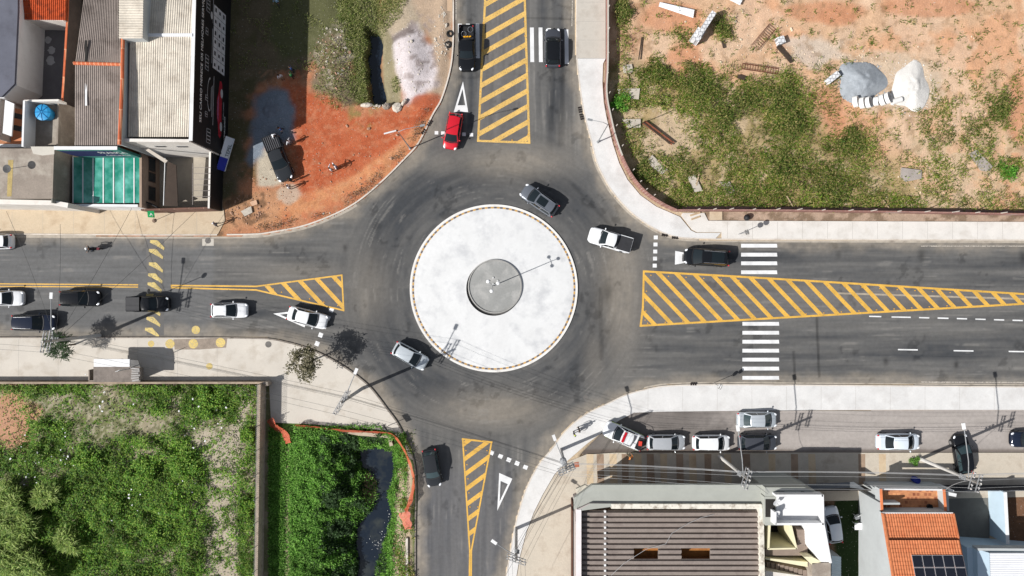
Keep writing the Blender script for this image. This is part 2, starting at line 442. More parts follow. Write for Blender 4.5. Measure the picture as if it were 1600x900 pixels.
    put(blob(PX, PY, 1045, 210, 42, 34, n2) * ne, (206, 182, 152), .9)
    put(soft(PX, PY, [(1430, 220), (1600, 200), (1620, 336), (1420, 336)], n1, 16) * sstep(.4, .55, n3) * ne, (206, 182, 150), .8)
    put(soft(PX, PY, [(948, -30), (1010, -30), (1000, 90), (950, 100)], n1, 10) * sstep(.4, .6, n3) * ne, (172, 130, 100), .7)
    put(blob(PX, PY, 1270, 82, 45, 26, n2) * ne, (206, 196, 182), .7)
    put(blob(PX, PY, 1400, 130, 84, 46, n2) * ne, (214, 196, 172), .7)
    put(sstep(.62, .72, n3) * ne, (150, 120, 88), .45)
    # dirt strip outside the lot wall
    put(((PX > 1100) & (PY > 330) & (PY < 352)).astype(float), (184, 160, 140)); put(((PX > 1100) & (PY > 330) & (PY < 352)) * sstep(.45, .6, n3), (128, 108, 88), .8)
    # ---- south-west field
    sw = ((PX < 660) & (PY > 590)).astype(float)
    put(sw, (128, 128, 92)); put(sstep(.5, .64, n2) * sw, (172, 160, 136), .8)
    put(sstep(.52, .6, fbm(X, Y, 2.6, 3)) * sw * (PX < 408), (92, 96, 60), .6); put(sstep(.55, .63, fbm(X + 60, Y, 3.4, 2)) * sw * (PX < 408), (190, 180, 158), .6)
    put(blob(PX, PY, 18, 655, 46, 50, n2) * sw, (196, 150, 120))
    put(soft(PX, PY, [(381, 600), (388, 602), (388, 640), (376, 700), (370, 760), (374, 840), (368, 940), (316, 940), (320, 800), (322, 740), (306, 690), (318, 668), (350, 680), (368, 650)], n2, 6) * sw, (186, 174, 154))
    put(soft(PX, PY, [(421, 650), (700, 650), (660, 950), (421, 950)], n2, 2) * sw, (84, 110, 52))
    put(soft(PX, PY, [(446, 700), (453, 700), (456, 950), (445, 950)], n2, 2) * sw, (150, 142, 112))
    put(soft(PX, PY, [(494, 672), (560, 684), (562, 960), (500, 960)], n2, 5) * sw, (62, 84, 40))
    put(soft(PX, PY, [(616, 690), (640, 690), (650, 960), (606, 960)], n2, 4) * sw, (176, 158, 134))
    put(blob(PX, PY, 576, 766, 16, 34, n2, .5) * sw, (160, 138, 112))
    # ---- south-east side yards
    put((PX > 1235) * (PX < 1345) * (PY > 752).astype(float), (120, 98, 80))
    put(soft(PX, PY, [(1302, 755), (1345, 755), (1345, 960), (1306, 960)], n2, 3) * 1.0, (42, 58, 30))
    put(((PX > 1560) & (PY > 755)).astype(float), (124, 92, 70))
    far = ((np.abs(X) > 66) | (np.abs(Y) > 41))[..., None]; c = np.where(far, np.array(C(176, 160, 128)), c)
    return np.clip(c, 0.01, 0.85)

def color_layer(me, cols):
    a = me.color_attributes.new('col', 'FLOAT_COLOR', 'POINT')
    a.data.foreach_set('color', np.concatenate([cols, np.ones((len(cols), 1))], 1).astype(np.float32).ravel())
def grid_mesh(name, X, Y, Z, keep=None):
    ny, nx = X.shape
    idx = np.arange(nx * ny).reshape(ny, nx)
    q = np.stack([idx[:-1, :-1], idx[:-1, 1:], idx[1:, 1:], idx[1:, :-1]], -1).reshape(-1, 4)
    V = np.stack([X, Y, Z], -1).reshape(-1, 3)
    if keep is not None:
        q = q[keep.reshape(-1)]
        used = np.unique(q); remap = np.zeros(len(V), int) - 1; remap[used] = np.arange(len(used))
        V = V[used]; q = remap[q]
    me = D.meshes.new(name); me.vertices.add(len(V)); me.vertices.foreach_set('co', V.astype(np.float32).ravel())
    me.loops.add(q.size); me.loops.foreach_set('vertex_index', q.astype(np.int32).ravel())
    me.polygons.add(len(q)); me.polygons.foreach_set('loop_start', np.arange(0, q.size, 4, dtype=np.int32))
    me.update(calc_edges=True); me.polygons.foreach_set('use_smooth', [True] * len(q)); me.validate()
    return me, V

def build_ground():
    d = 0.22
    xs = np.concatenate([[-3000, -800, -250, -110, -80], np.arange(-66, 66.01, d), [80, 110, 250, 800, 3000]])
    ys = np.concatenate([[-3000, -800, -250, -90, -55], np.arange(-40, 40.01, d), [55, 90, 250, 800, 3000]])
    X, Y = np.meshgrid(xs, ys)
    Z = ground_z(X, Y); Z = np.where((abs(X) > 66) | (abs(Y) > 41), -0.5, Z)
    me, V = grid_mesh('ground', X, Y, Z)
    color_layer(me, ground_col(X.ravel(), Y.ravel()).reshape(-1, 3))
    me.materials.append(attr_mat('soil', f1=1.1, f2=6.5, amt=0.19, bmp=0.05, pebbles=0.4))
    o = D.objects.new('ground', me); COL.objects.link(o); o['kind'] = 'structure'

def road_col(X, Y):
    PX = X * 14 + 800; PY = 450 - Y * 14
    r = np.hypot(X - CX, Y - CY); th = np.arctan2(Y - CY, X - CX)
    de = pdist(X, Y, ROAD, True)
    n1 = fbm(X, Y, 0.15, 5); n2 = fbm(X + 50, Y, 0.5, 5); n3 = fbm(X, Y + 80, 1.7, 4)
    # travelled bands along circle and arms
    sr = fbm(r * 1.6 + 40, th * 4, 1.0, 4); se = fbm(X * 0.09, Y * 1.5 + 30, 1.0, 4); sn = fbm(X * 1.5 + 12, Y * 0.09, 1.0, 4)
    wr = sstep(20, 14.5, r); wn = (1 - wr) * (np.abs(X - CX) < np.abs(Y - CY)); we = 1 - wr - wn
    streak = sr * wr + sn * wn + se * we
    wear = 0.32 + (1.3 - .55 * wr) * (streak - 0.5) + 0.4 * (n1 - 0.5) + .35 * (n3 - .5)
    wear += 0.45 * np.exp(-((r - 13.2) / 2.4) ** 2) + 0.16 * wr
    lat_e = np.where(X > CX, np.abs(np.abs(PY - np.where(PY < 465, 402, 545)) - 0) / 26, np.abs(PY - np.where(PY < 446, 405, 485)) / 26)
    wear += 0.26 * np.exp(-lat_e ** 2) * we
    wear += 0.28 * np.exp(-(np.abs(PX - np.where(PX < 785, 728, 862)) / 20) ** 2) * wn * (Y > CY)
    # dust
    dust = np.zeros_like(X)
    for bx, by, rx, ry, k in ((800, 252, 95, 30, 1.0), (970, 450, 40, 120, .95), (770, 640, 100, 34, 1.0), (715, 632, 26, 16, .8), (575, 450, 40, 70, .5), (570, 470, 16, 46, .6), (885, 230, 22, 60, .3), (470, 425, 80, 18, .5), (930, 560, 22, 60, .4), (690, 255, 46, 22, .4), (735, 650, 40, 22, .5)):
        dust = np.maximum(dust, k * np.clip(1.25 * np.exp(-(((PX - bx) / rx) ** 2 + ((PY - by) / ry) ** 2) * 1.4) * (.35 + .9 * streak * .6 + .5 * n3), 0, 1))
    edge = sstep(1.7, 0.15, de + (n2 - .5) * 1.6)
    edge = edge * np.where((PX > 650) & (PX < 710) & (PY > 660), 1.2, 1.0)
    wear = np.clip(wear - 0.55 * dust, 0, 1)
    # the asphalt west of the join and beyond is a smoother, older grey
    dark = np.array(C(72, 74, 77)); light = np.array(C(120, 118, 115)); tan = np.array(C(160, 150, 136)); old = np.array(C(116, 116, 116))
    w = wear[..., None]; c = light * (1 - w) + dark * w
    a = (sstep(338, 330, PX) * (PY > 360) * (PY < 530))[..., None]; c = c * (1 - a * .75) + old * a * .75
    b = (sstep(715, 745, PY) * (PX < 800) * (PX > 640))[..., None]; c = c * (1 - b * .45) + np.array(C(108, 108, 112)) * b * .45
    e = (np.clip(edge * 0.62 * (0.5 + n3) + dust * .55, 0, .85))[..., None]; c = c * (1 - e) + tan * e
    hz = np.zeros_like(X)
    for q in ([(761, -60), (818, -60), (827, 223), (747, 220)], [(1006, 424), (1690, 466), (1690, 468), (1001, 509)], [(402, 449), (534, 430), (537, 485), (402, 452)], [(723, 686), (768, 691), (737, 850), (734, 850)]):
        hz = np.maximum(hz, sstep(-4, 5, np.where(inpoly(PX, PY, q), 1, -1) * pdist(PX, PY, q, True)))
    hz = (hz * (.55 + .5 * (n3 - .5)))[..., None]; c = c * (1 - hz) + np.array(C(122, 117, 114)) * hz
    # scuffs that follow the traffic, pale dust scratches
    sc = fbm(r * 5.5, th * 5, 1.0, 3) * wr + fbm(X * 5.0, Y * .22, 1.0, 3) * wn + fbm(X * .22, Y * 5.0, 1.0, 3) * we
    c = c * (1 + (.36 - .14 * wr) * (sc - .5))[..., None]
    lt = (sstep(.64, .74, sc) * sstep(.5, .62, n2) * .35)[..., None]; c = c * (1 - lt) + np.array(C(150, 146, 140)) * lt
    dk2 = (sstep(.60, .70, fbm(X + 77, Y - 20, .42, 3)) * sstep(.5, .6, n3) * .28)[..., None]; c = c * (1 - dk2)
    # cut-and-patched joints and oil spots
    def line(x0, y0, x1, y1, w, k):
        nonlocal c
        d = pdist(PX, PY, [(x0, y0), (x1, y1)]); m = (sstep(w, w * .3, d) * k)[..., None]; c = c * (1 - m)
    for q in ((1276, 497, 1280, 588, 3, .45), (938, 452, 940, 560, 5, .25), (820, 28, 900, 30, 2, .3), (880, 80, 876, 226, 6, .22), (864, 100, 862, 200, 7, .2), (895, 290, 980, 380, 4, .18), (1240, 550, 1242, 592, 3, .4)): line(*q)
    for sx, sy, s, k in ((1440, 400, 6, .45), (1384, 565, 4, .5), (1494, 570, 3.4, .6), (1598, 402, 5, .5), (1310, 398, 4, .3), (950, 455, 9, .35), (539, 387, 3, .5), (85, 380, 3, .4), (60, 458, 3, .4)):
        m = (np.exp(-(((PX - sx) / s) ** 2 + ((PY - sy) / (s * 1.7)) ** 2)) * k)[..., None]; c = c * (1 - m)
    for x0 in (100, 112): pass
    c = c * (1 + 0.16 * (n3 - .5))[..., None]
    return np.clip(c, 0.012, .6)

def build_roads():
    d = 0.14
    xs = np.arange(-79, 79.01, d); ys = np.arange(-54, 54.01, d); X, Y = np.meshgrid(xs, ys)
    ins = inpoly(X, Y, ROAD)
    near = pdist(X, Y, ROAD, True) < 0.22
    k = ins | near; keep = k[:-1, :-1] & k[1:, 1:] & k[:-1, 1:] & k[1:, :-1]
    me, V = grid_mesh('road', X, Y, X * 0, keep)
    color_layer(me, road_col(V[:, 0], V[:, 1]))
    me.materials.append(attr_mat('asphalt', rough=0.9, f1=2.4, f2=22, amt=0.14, bmp=0.01))
    o = D.objects.new('road', me); COL.objects.link(o); o['kind'] = 'structure'
    # frontage street
    xs = np.arange(5, 79, d * 1.5); ys = np.arange(-20, -13, d * 1.5); X, Y = np.meshgrid(xs, ys)
    k = inpoly(X, Y, offset_poly(FRONT_ST, 0.15)); keep = k[:-1, :-1] & k[1:, 1:] & k[:-1, 1:] & k[1:, :-1]
    me, V = grid_mesh('frontage_street', X, Y, X * 0 + 0.01, keep)
    x, y = V[:, 0], V[:, 1]; px = x * 14 + 800; py = 450 - y * 14
    n = fbm(x * .25, y * 1.4, 1, 5); n2 = fbm(x, y, .6, 5)
    c = np.array(C(176, 168, 162)) * (0.82 + 0.36 * n)[:, None]
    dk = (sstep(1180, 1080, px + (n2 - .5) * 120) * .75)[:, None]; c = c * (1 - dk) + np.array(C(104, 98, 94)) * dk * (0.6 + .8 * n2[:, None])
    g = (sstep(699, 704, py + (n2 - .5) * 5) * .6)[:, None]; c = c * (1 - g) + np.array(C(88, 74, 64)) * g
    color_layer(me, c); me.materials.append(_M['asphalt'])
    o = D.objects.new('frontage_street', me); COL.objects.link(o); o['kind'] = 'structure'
def offset_poly(p, d):
    a = sum(p[i][0] * p[(i + 1) % len(p)][1] - p[(i + 1) % len(p)][0] * p[i][1] for i in range(len(p)))
    s = -1 if a > 0 else 1; out = []
    n = len(p)
    for i in range(n):
        a_, b_ = p[i - 1], p[(i + 1) % n]; dx, dy = b_[0] - a_[0], b_[1] - a_[1]; l = math.hypot(dx, dy)
        out.append((p[i][0] - dy / l * d * s, p[i][1] + dx / l * d * s))
    return out
ASPH = C(88, 88, 90)
M_WHITE_C = mat('fresh_concrete', (.60, .59, .575), var=.07, scale=.5, fine=6, stain=(.44, .42, .40), stain_amt=.5, stain_scale=.45)
M_OLD_E = mat('pale_concrete', C(232, 227, 220), var=.06, scale=.5, fine=7, stain=C(200, 192, 182), stain_amt=.5)
M_OLD_C = mat('old_concrete', C(206, 199, 188), var=.08, scale=.6, fine=8, stain=C(168, 158, 146), stain_amt=.5)
M_PLAZA = mat('plaza_concrete', C(216, 208, 196), var=.06, scale=.4, fine=9, stain=C(186, 174, 158), stain_amt=.55)
M_SAND_S = mat('grey_sand_paving', C(210, 199, 182), var=.1, scale=.5, fine=7, stain=C(164, 148, 130), stain_amt=.6, stain_scale=.5)
M_SAND_C = mat('sandy_paving', C(212, 193, 166), var=.1, scale=.5, fine=7, stain=C(170, 146, 118), stain_amt=.6, stain_scale=.5)
M_KERB = mat('kerb_concrete', C(226, 216, 204), var=.1, fine=5, stain=C(160, 146, 130), stain_amt=.6)
M_KERB_D = mat('kerb_dirty', C(150, 140, 130), var=.2, fine=5, stain=C(60, 52, 48), stain_amt=.7, stain_scale=1.2)
M_GUTTER = mat('gutter_concrete', C(186, 176, 162), var=.12, fine=4, stain=C(120, 110, 100), stain_amt=.6, stain_scale=1.0)
M_SLAB = mat('roundabout_slab', (.62, .62, .615), var=.05, scale=.35, fine=3, stain=(.44, .445, .455), stain_amt=.75, stain_scale=.42)
M_GREYC = mat('grey_cement', C(162, 162, 159), var=.1, scale=.8, fine=6, stain=C(190, 188, 184), stain_amt=.8, stain_scale=.7)
M_YEL = paint_mat('yellow_paint', C(240, 188, 80), ASPH, .55)
M_YELP = paint_mat('pale_yellow_paint', C(240, 196, 108), ASPH, .53)
M_YELOLD = paint_mat('worn_yellow_paint', C(226, 200, 120), C(120, 118, 114), .5)
M_WHT = paint_mat('white_paint', C(246, 246, 246), ASPH, .62)
M_WHTOLD = paint_mat('worn_white_paint', C(214, 204, 190), ASPH, .47)

def part_line(line, a, b):
    """piece of a polyline between indices"""
    return line[a:b]
def between(line, fx):
    return [p for p in line if fx(p[0] * 14 + 800, 450 - p[1] * 14)]

def build_paving():
    # kerbs along the four corners (lines run so that the road lies on their left)
    def kerb(line, w, m, z=0.14, out=0.0, name='kerb'):
        c = offset_line(line, -(w / 2 + out))
        structure(MB().wallstrip(c, w, -0.1, z), name, m)
    kerb(between(NW, lambda x, y: x > 342), 0.16, M_KERB)
    kerb(between(NW, lambda x, y: x <= 348), 0.14, M_KERB, 0.13)
    kerb(SW, 0.15, M_KERB_D); kerb(SE, 0.14, M_KERB); kerb(NE, 0.14, M_KERB)
    def gutter(line, w, name='gutter'):
        structure(MB().strip(line, offset_line(line, w), 0.006), name, M_GUTTER)
    gutter(between(NW, lambda x, y: x <= 560), 0.32); gutter(between(NE, lambda x, y: x > 925), 0.26)
    gutter(between(SE, lambda x, y: x > 1000), 0.22)
    # pavements
    def slab(poly, m, z=0.13, name='pavement'):
        structure(MB().prism(poly, -0.2, z), name, m)
    ne_out = PL([(946, 92), (942, 100), (941, 130), (943, 160), (947, 182), (957, 224), (967, 255), (980, 281), (1000, 305), (1025, 323), (1062, 339), (1079, 360), (1087, 364), (1126, 364)])
    ne_in = offset_line(NE, -0.14)
    fresh_in = [p for p in ne_in if 450 - p[1] * 14 > 93 and p[0] * 14 + 800 < 1126]
    slab(fresh_in + [XY(900, 92)] + ne_out, M_WHITE_C, .135)
    top_in = [p for p in ne_in if 450 - p[1] * 14 <= 91]
    slab([XY(899.5 + 2, 91.5)] + top_in + PL([(946, -300), (946, 91.5)]), M_OLD_C, .13)
    east_in = [p for p in ne_in if p[0] * 14 + 800 >= 1127]
    slab(east_in + [XY(1127, 372.5)] + PL([(1127, 363), (1089, 363), (1081, 359), (1064, 337), (1066, 333), (1100, 333), (1106, 345), (1900, 348)]), M_OLD_E, .131)
    # north-west sandy pavement in front of the shops
    n_in = [p for p in offset_line(NW, -0.16) if p[0] * 14 + 800 <= 341]
    slab(n_in[::1] + PL([(-300, 308), (350, 326), (352, 345), (341, 366)]), M_SAND_C, .12)
    # south-west plaza
    s_in = offset_line(SW, -0.15)
    a = [p for p in s_in if 450 - p[1] * 14 < 720]
    slab(a + PL([(640, 716), (634, 698), (628, 686), (616, 677), (605, 672), (560, 668), (520, 665), (480, 662), (452, 661), (424, 660), (421, 594), (-300, 594)]), M_PLAZA, .13)
    # south-east white pavement, sandy corner
    s_in = offset_line(SE, -0.14)
    wh = [p for p in s_in if 450 - p[1] * 14 < 905]
    slab(wh + PL([(1900, 640), (1400, 640), (1200, 641), (1030, 643), (990, 644.5), (968, 656), (945, 672), (918, 692), (886, 720), (866, 741), (848, 772), (834, 800), (822, 832), (812, 870), (806, 905)]), M_WHITE_C, .135)
    slab(PL([(807, 905), (813, 870), (823, 832), (835, 800), (849, 772), (867, 741), (887, 721), (915, 710), (960, 707), (1900, 707), (1900, 770), (900, 790), (900, 990), (795, 990)]), M_SAND_S, .128)
    jo = MB()
    for i, px in enumerate((916, 932, 952, 971, 991, 1010, 1031, 1056, 1076, 1100, 1131, 1160, 1200, 1235, 1262, 1340, 1372)):
        jo.flat(PL([(px, 709), (px + 11, 709), (px + 11 + (i % 3), 756), (px + 1, 756)]), .1325, i % 2)
    structure(jo, 'pavement_bays', [mat('bay_pale', C(220, 198, 166), var=.12, stain=C(170, 140, 112), stain_amt=.6), mat('bay_dull', C(172, 148, 126), var=.2, stain=C(120, 96, 80), stain_amt=.6)])
    jm = mat('joint_dark', C(176, 170, 162), var=.1); jo = MB()
    for x in list(range(1136, 1620, 39)): jo.flat(PL([(x, 347), (x + .35, 347), (x + .35, 374), (x, 374)]), .1335)
    for x in list(range(1012, 1620, 54)): jo.flat(PL([(x, 604), (x + .3, 604), (x + .3, 640), (x, 640)]), .1375)
    for y in (4, 34, 63): jo.flat(PL([(901, y), (945, y), (945, y + .35), (901, y + .35)]), .1325)
    for x in range(30, 400, 62): jo.flat(PL([(x, 530), (x + .3, 530), (x + .3, 590), (x, 590)]), .1325)
    for x in range(20, 340, 48): jo.flat(PL([(x, 330), (x + .3, 330), (x + .3, 365), (x, 365)]), .1225)
    structure(jo, 'pavement_joints', jm)
    # patches of cobbled/stained paving near yellow circles
    structure(MB().flat(PL([(272, 530), (356, 528), (354, 543), (313, 546), (274, 546)]), .1345), 'patched_paving', mat('patch_paving', C(160, 146, 132), var=.18, fine=6))
    # grey slab patches on the corner bed next to the NE wall
    structure(MB().flat(PL([(1108, 330), (1128, 330), (1128, 344), (1108, 344)]), .16), 'paving_patch', M_SAND_C)
    # pale beige pad at the top of the north-west lot
    structure(MB().flat(PL([(686, -40), (707, -40), (707, 18), (686, 18)]), .12), 'concrete_pad', mat('pad_concrete', C(206, 176, 146), var=.08))

def ring(r0, r1, z0, z1, n=128):
    mb = MB(); c = (CX, CY, 0)
    for k in range(n):
        a, b = 2 * math.pi * k / n, 2 * math.pi * (k + 1) / n
        q = [(CX + r * math.cos(t), CY + r * math.sin(t)) for r, t in ((r0, a), (r1, a), (r1, b), (r0, b))]
        mb.flat(q, z1)
        mb.add([(*q[1], z0), (*q[2], z0), (*q[2], z1), (*q[1], z1)], [(0, 1, 2, 3)])
        mb.add([(*q[0], z0), (*q[3], z0), (*q[3], z1), (*q[0], z1)], [(0, 1, 2, 3)])
    return mb
def build_roundabout():
    R = 131 / 14
    structure(ring(R - .22, R, -.1, .13), 'roundabout_kerb', mat('kerb_white', C(246, 243, 238), var=.06, stain=C(190, 180, 170), stain_amt=.5))
    rows = []
    for r, z in ((R - .22, .11), (R - .5, .135), (8.0, .15), (6.0, .19), (4.2, .22), (3.05, .24)):
        rows.append([(CX + r * math.cos(t), CY + r * math.sin(t), z) for t in np.linspace(0, 2 * math.pi, 129)])
    structure(MB().grid(rows), 'roundabout_apron', M_SLAB, smooth=True)
    mb = MB(); n = 168
    for k in range(n):
        a, b = 2 * math.pi * (k + .06) / n, 2 * math.pi * (k + .94) / n
        q = [(CX + r * math.cos(t), CY + r * math.sin(t)) for r, t in ((R - .46, a), (R - .28, a), (R - .28, b), (R - .46, b))]
        mb.prism(q, .11, .142 + .01 * (k % 2), k % 2)
    structure(mb, 'tactile_edging', [mat('edging_ochre', C(216, 170, 96), var=.2), mat('edging_grey', C(116, 104, 100), var=.2)])
    cx, cy = XY(773.5, 447.5)
    mb = MB().lathe((cx, cy, 0), [(3.0, .1), (3.0, .42), (2.88, .44), (2.84, .3)], 72)
    structure(mb, 'island_ring', mat('ring_concrete', C(170, 168, 164), var=.15))
    rows = [[(cx + r * math.cos(t), cy + r * math.sin(t), z) for t in np.linspace(0, 2 * math.pi, 73)] for r, z in ((2.86, .34), (1.5, .36), (.01, .37))]
    structure(MB().grid(rows), 'island_fill', M_GREYC)

def stripes(mb, poly_px, ang, period, width, off, z, m=0):
    """diagonal bands (photo px) clipped to a convex outline"""
    c = np.mean(np.array(poly_px), 0); d = (math.cos(ang), math.sin(ang)); nrm = (-d[1], d[0])
    for k in range(-40, 41):
        o = off + k * period
        pts = [(c[0] + nrm[0] * (o + w) + d[0] * l, c[1] + nrm[1] * (o + w) + d[1] * l) for w, l in ((0, -900), (width, -900), (width, 900), (0, 900))]
        q = clip_convex(pts, poly_px)
        if len(q) >= 3: mb.flat(PL(q), z, m)
def outline(mb, pts, w, z, m=0, closed=True):
    """painted line along pixel points"""
    n = len(pts)
    for i in range(n if closed else n - 1):
        a = Vector(XY(*pts[i])); b = Vector(XY(*pts[(i + 1) % n])); d = (b - a).normalized(); s = Vector((-d.y, d.x)) * w / 2; e = d * w / 2
        mb.flat([tuple(a - s - e), tuple(b - s + e), tuple(b + s + e), tuple(a + s - e)], z + .0006 * (i % 3), m)
def build_markings():
    z = .006
    # north hatched island
    pn = [(761, -60), (818, -60), (827, 223), (747, 220)]
    mb = MB(); stripes(mb, pn, math.radians(-29.5), 21.4, 7.4, 3, z); outline(mb, pn, .24, z + .004)
    structure(mb, 'yellow_hatching', M_YELP)
    for o in [D.objects['yellow_hatching']]: pass
    # east
    pe = [(1006, 424), (1690, 466), (1690, 468), (1001, 509)]
    mb = MB(); stripes(mb, pe, math.radians(46.5), 19.9, 6.2, 1, z); outline(mb, [(1006, 424), (1150, 432), (1300, 441), (1690, 465)], .22, z + .004, closed=False); outline(mb, [(1690, 469.5), (1001, 509), (1004.5, 480), (1006, 424)], .22, z + .004, closed=False)
    structure(mb, 'yellow_hatching', M_YEL)
    # west
    pw = [(402, 449), (534, 430), (537, 485), (402, 452)]
    mb = MB(); stripes(mb, pw, math.radians(47), 21.5, 6.5, 8, z); outline(mb, [(268, 446), (400, 447.5), (534, 430), (537, 485), (400, 453), (268, 449.5)], .17, z + .004)
    structure(mb, 'yellow_hatching', M_YEL)
    # south
    ps = [(723, 686), (768, 691), (737, 850), (734, 850)]
    mb = MB(); stripes(mb, ps, math.radians(-36.5), 19.6, 6.6, 5, z); outline(mb, [(723, 686), (768, 691), (736.5, 860), (735.5, 980)], .17, z + .004, closed=False); outline(mb, [(723, 686), (734, 860), (732.5, 980)], .17, z + .004, closed=False); outline(mb, [(723, 686), (768, 691)], .2, z + .006, closed=False)
    structure(mb, 'yellow_hatching', M_YEL)
    mb = MB(); outline(mb, [(-90, 443), (0, 443.5), (215, 445)], .13, z, closed=False); outline(mb, [(-90, 447), (0, 447.5), (215, 448.5)], .13, z, closed=False)
    structure(mb, 'yellow_centre_line', M_YEL)
    mb = MB(); outline(mb, [(1303, 458), (1400, 461), (1690, 470)], .2, .002, closed=False); structure(mb, 'faded_line', mat('faded_line_paint', C(176, 164, 146), var=.2, fine=5))
    # yield triangles
    def tri(pts, w1, w2, w3, name='yield_triangle'):
        mb = MB(); outer = [Vector(p) for p in PL(pts)]
        def inset(ws):
            L = []
            for i in range(3):
                a, b = outer[i], outer[(i + 1) % 3]; d = (b - a).normalized(); n = Vector((-d.y, d.x))
                if n.dot(outer[(i + 2) % 3] - a) < 0: n = -n
                L.append((a + n * ws[i], d))
            out = []
            for i in range(3):
                p, d = L[i - 1]; q, e = L[i]; k = d.x * e.y - d.y * e.x; t = ((q - p).x * e.y - (q - p).y * e.x) / k
                out.append(p + d * t)
            return out
        inn = inset((w1, w2, w3))
        for i in range(3): mb.flat([tuple(outer[i]), tuple(outer[(i + 1) % 3]), tuple(inn[(i + 1) % 3]), tuple(inn[i])], z)
        structure(mb, name, M_WHT)
    tri([(723.5, 127), (731.5, 175), (709, 175)], .2, .75, .2)
    tri([(777, 798), (780, 739), (800.5, 748)], .2, .75, .2)
    tri([(427, 490), (476, 511.5), (484, 483)], .2, .75, .2)
    tri([(1112, 403), (1054.5, 413.5), (1055, 392)], .2, .8, .2)
    # give-way dashes
    mb = MB()
    def sq(px, py, s=6.2, rz=0): mb.box((*XY(px, py), z - .001), (s / 14, s / 14 * .95, .006), rz)
    for x, y in ((682, 207.5), (692, 208), (703, 208.5), (713, 209), (725, 209.8), (736.5, 210.5)): sq(x, y, 5.6)
    for i, y in enumerate((371, 382, 393, 404, 415)): sq(1024.6 - i * .4, y, 6.2)
    for x, y in ((768, 707.5), (782, 713), (795, 718.5), (808, 724), (821, 730)): sq(x, y, 6.8, math.radians(-23))
    for x, y in ((518, 484), (512.5, 497), (507, 510), (501, 523.5), (495.5, 537)): sq(x, y, 7, math.radians(-22) + math.pi / 2)
    structure(mb, 'give_way_line', M_WHT)
    # crosswalks
    mb = MB()
    for x, y0, y1 in ((718.5, 37, 82), (731, 37, 92), (746, 37, 91), (831, 43, 97), (844.5, 43, 97), (858, 44, 98), (871.5, 45, 99), (885, 46, 100)):
        mb.flat(PL([(x - 3, y0), (x + 3, y0), (x + 3.6, y1), (x - 2.4, y1)]), z)
    structure(mb, 'crosswalk', M_WHT)
    mb = MB()
    for y in (384, 398, 411.5, 425.5): mb.flat(PL([(1158, y - 3), (1214, y - 3), (1214.5, y + 2.8), (1158, y + 2.8)]), z)
    for y in (506, 520, 534, 548, 562, 576, 590.5): mb.flat(PL([(1160, y - 3), (1217, y - 3), (1217.5, y + 2.8), (1160, y + 2.8)]), z + (.008 if y == 506 else 0))
    structure(mb, 'crosswalk', M_WHT)
    # lane dashes, east
    mb = MB()
    for x0, x1, y in ((1358, 1377, 494.3), (1393, 1423, 495.4), (1436, 1452, 496.3), (1465, 1482, 497), (1495, 1511, 497.8), (1524, 1540, 498.7), (1553, 1569, 499.6), (1582, 1598, 500.5), (1403, 1434, 546.3), (1490, 1521, 548), (1576, 1610, 549.2)):
        mb.flat(PL([(x0, y - 1.1), (x1, y - .6), (x1, y + 1.4), (x0, y + .9)]), z)
    structure(mb, 'lane_dashes', M_WHT)
    mb = MB(); outline(mb, [(1440, 597), (1690, 598)], .12, z, closed=False); outline(mb, [(1440, 384.5), (1690, 384.5)], .1, z, closed=False)
    outline(mb, [(894.5, 0), (893.5, 40)], .1, z, closed=False); outline(mb, [(712.5, -40), (712.5, 30)], .1, z, closed=False)
    structure(mb, 'edge_line', M_WHTOLD)
    # speed hump stripes, west
    mb = MB()
    for x, y in ((235, 375), (233, 389), (233, 410), (232, 427), (231, 441), (229, 459), (229, 478), (229, 495), (227, 512)):
        h = 10; mb.flat(PL([(x, y), (x + 11, y), (x + 22, y + h + 2), (x + 21, y + h + 6), (x + 15, y + h + 2), (x - .5, y + 4)]), .0325)
    st = structure(mb, 'speed_hump_stripes', M_YELOLD)
    rows = [[(*XY(229 + k * 27 / 6, y), .028 * math.sin(math.pi * (k + .15) / 6.3) + .003) for k in range(7)] for y in (374, 420, 470, 524)]
    structure(MB().grid(rows), 'speed_hump', mat('hump_asphalt', C(112, 110, 108), var=.08))
    for v in st.data.vertices:
        k = (v.co.x * 14 + 800 - 229) / 27 * 6; v.co.z = .028 * math.sin(math.pi * (min(max(k, 0), 6) + .15) / 6.3) + .012
    # inlet cover + patch
    structure(MB().flat(PL([(316, 373), (334, 373), (334, 384), (316, 384)]), z), 'inlet_cover', M_OLD_C)
    c = XY(325, 376); structure(MB().lathe((*c, .004), [(.33, 0), (.33, .012)], 24), 'manhole_cover', mat('iron_lid', C(120, 116, 112), var=.2))
    c = XY(915, 621); structure(MB().lathe((*c, .001), [(.28, 0), (.28, .009)], 24), 'manhole_cover', mat('iron_lid', C(120, 116, 112), var=.2))
    c = XY(420, 538); structure(MB().lathe((*c, .13), [(.35, 0), (.35, .009)], 24), 'manhole_cover', mat('iron_lid', C(120, 116, 112), var=.2))
    # grates in the kerbs
    mb = MB()
    for x, y, a in ((1038, 367.5, -8), (1054, 371.5, -5), (905.5, 172, -80), (908, 183, -76), (671, 193, 56), (662, 206, 56), (1083, 599.8, 0)):
        for k in range(3):
            d = math.radians(a); q = XY(x + math.cos(d) * (k - 1) * 3.4, y - math.sin(d) * (k - 1) * 3.4)
            mb.box((*q, .135), (.19, .3, .03), d)
    structure(mb, 'kerb_grates', mat('grate_iron', C(46, 40, 38), var=.3))
    # yellow discs painted on plaza
    mb = MB()
    for x, y, r, zz in ((237, 537, 5, .131), (266.5, 537, 7.2, .136), (303, 537, 7.4, .136), (345.5, 535, 7.4, .136), (328, 572, 5, .131), (306, 515.5, 6.5, .003)):
        mb.lathe((*XY(x, y), zz), [(r / 14, 0), (r / 14, .008)], 24)
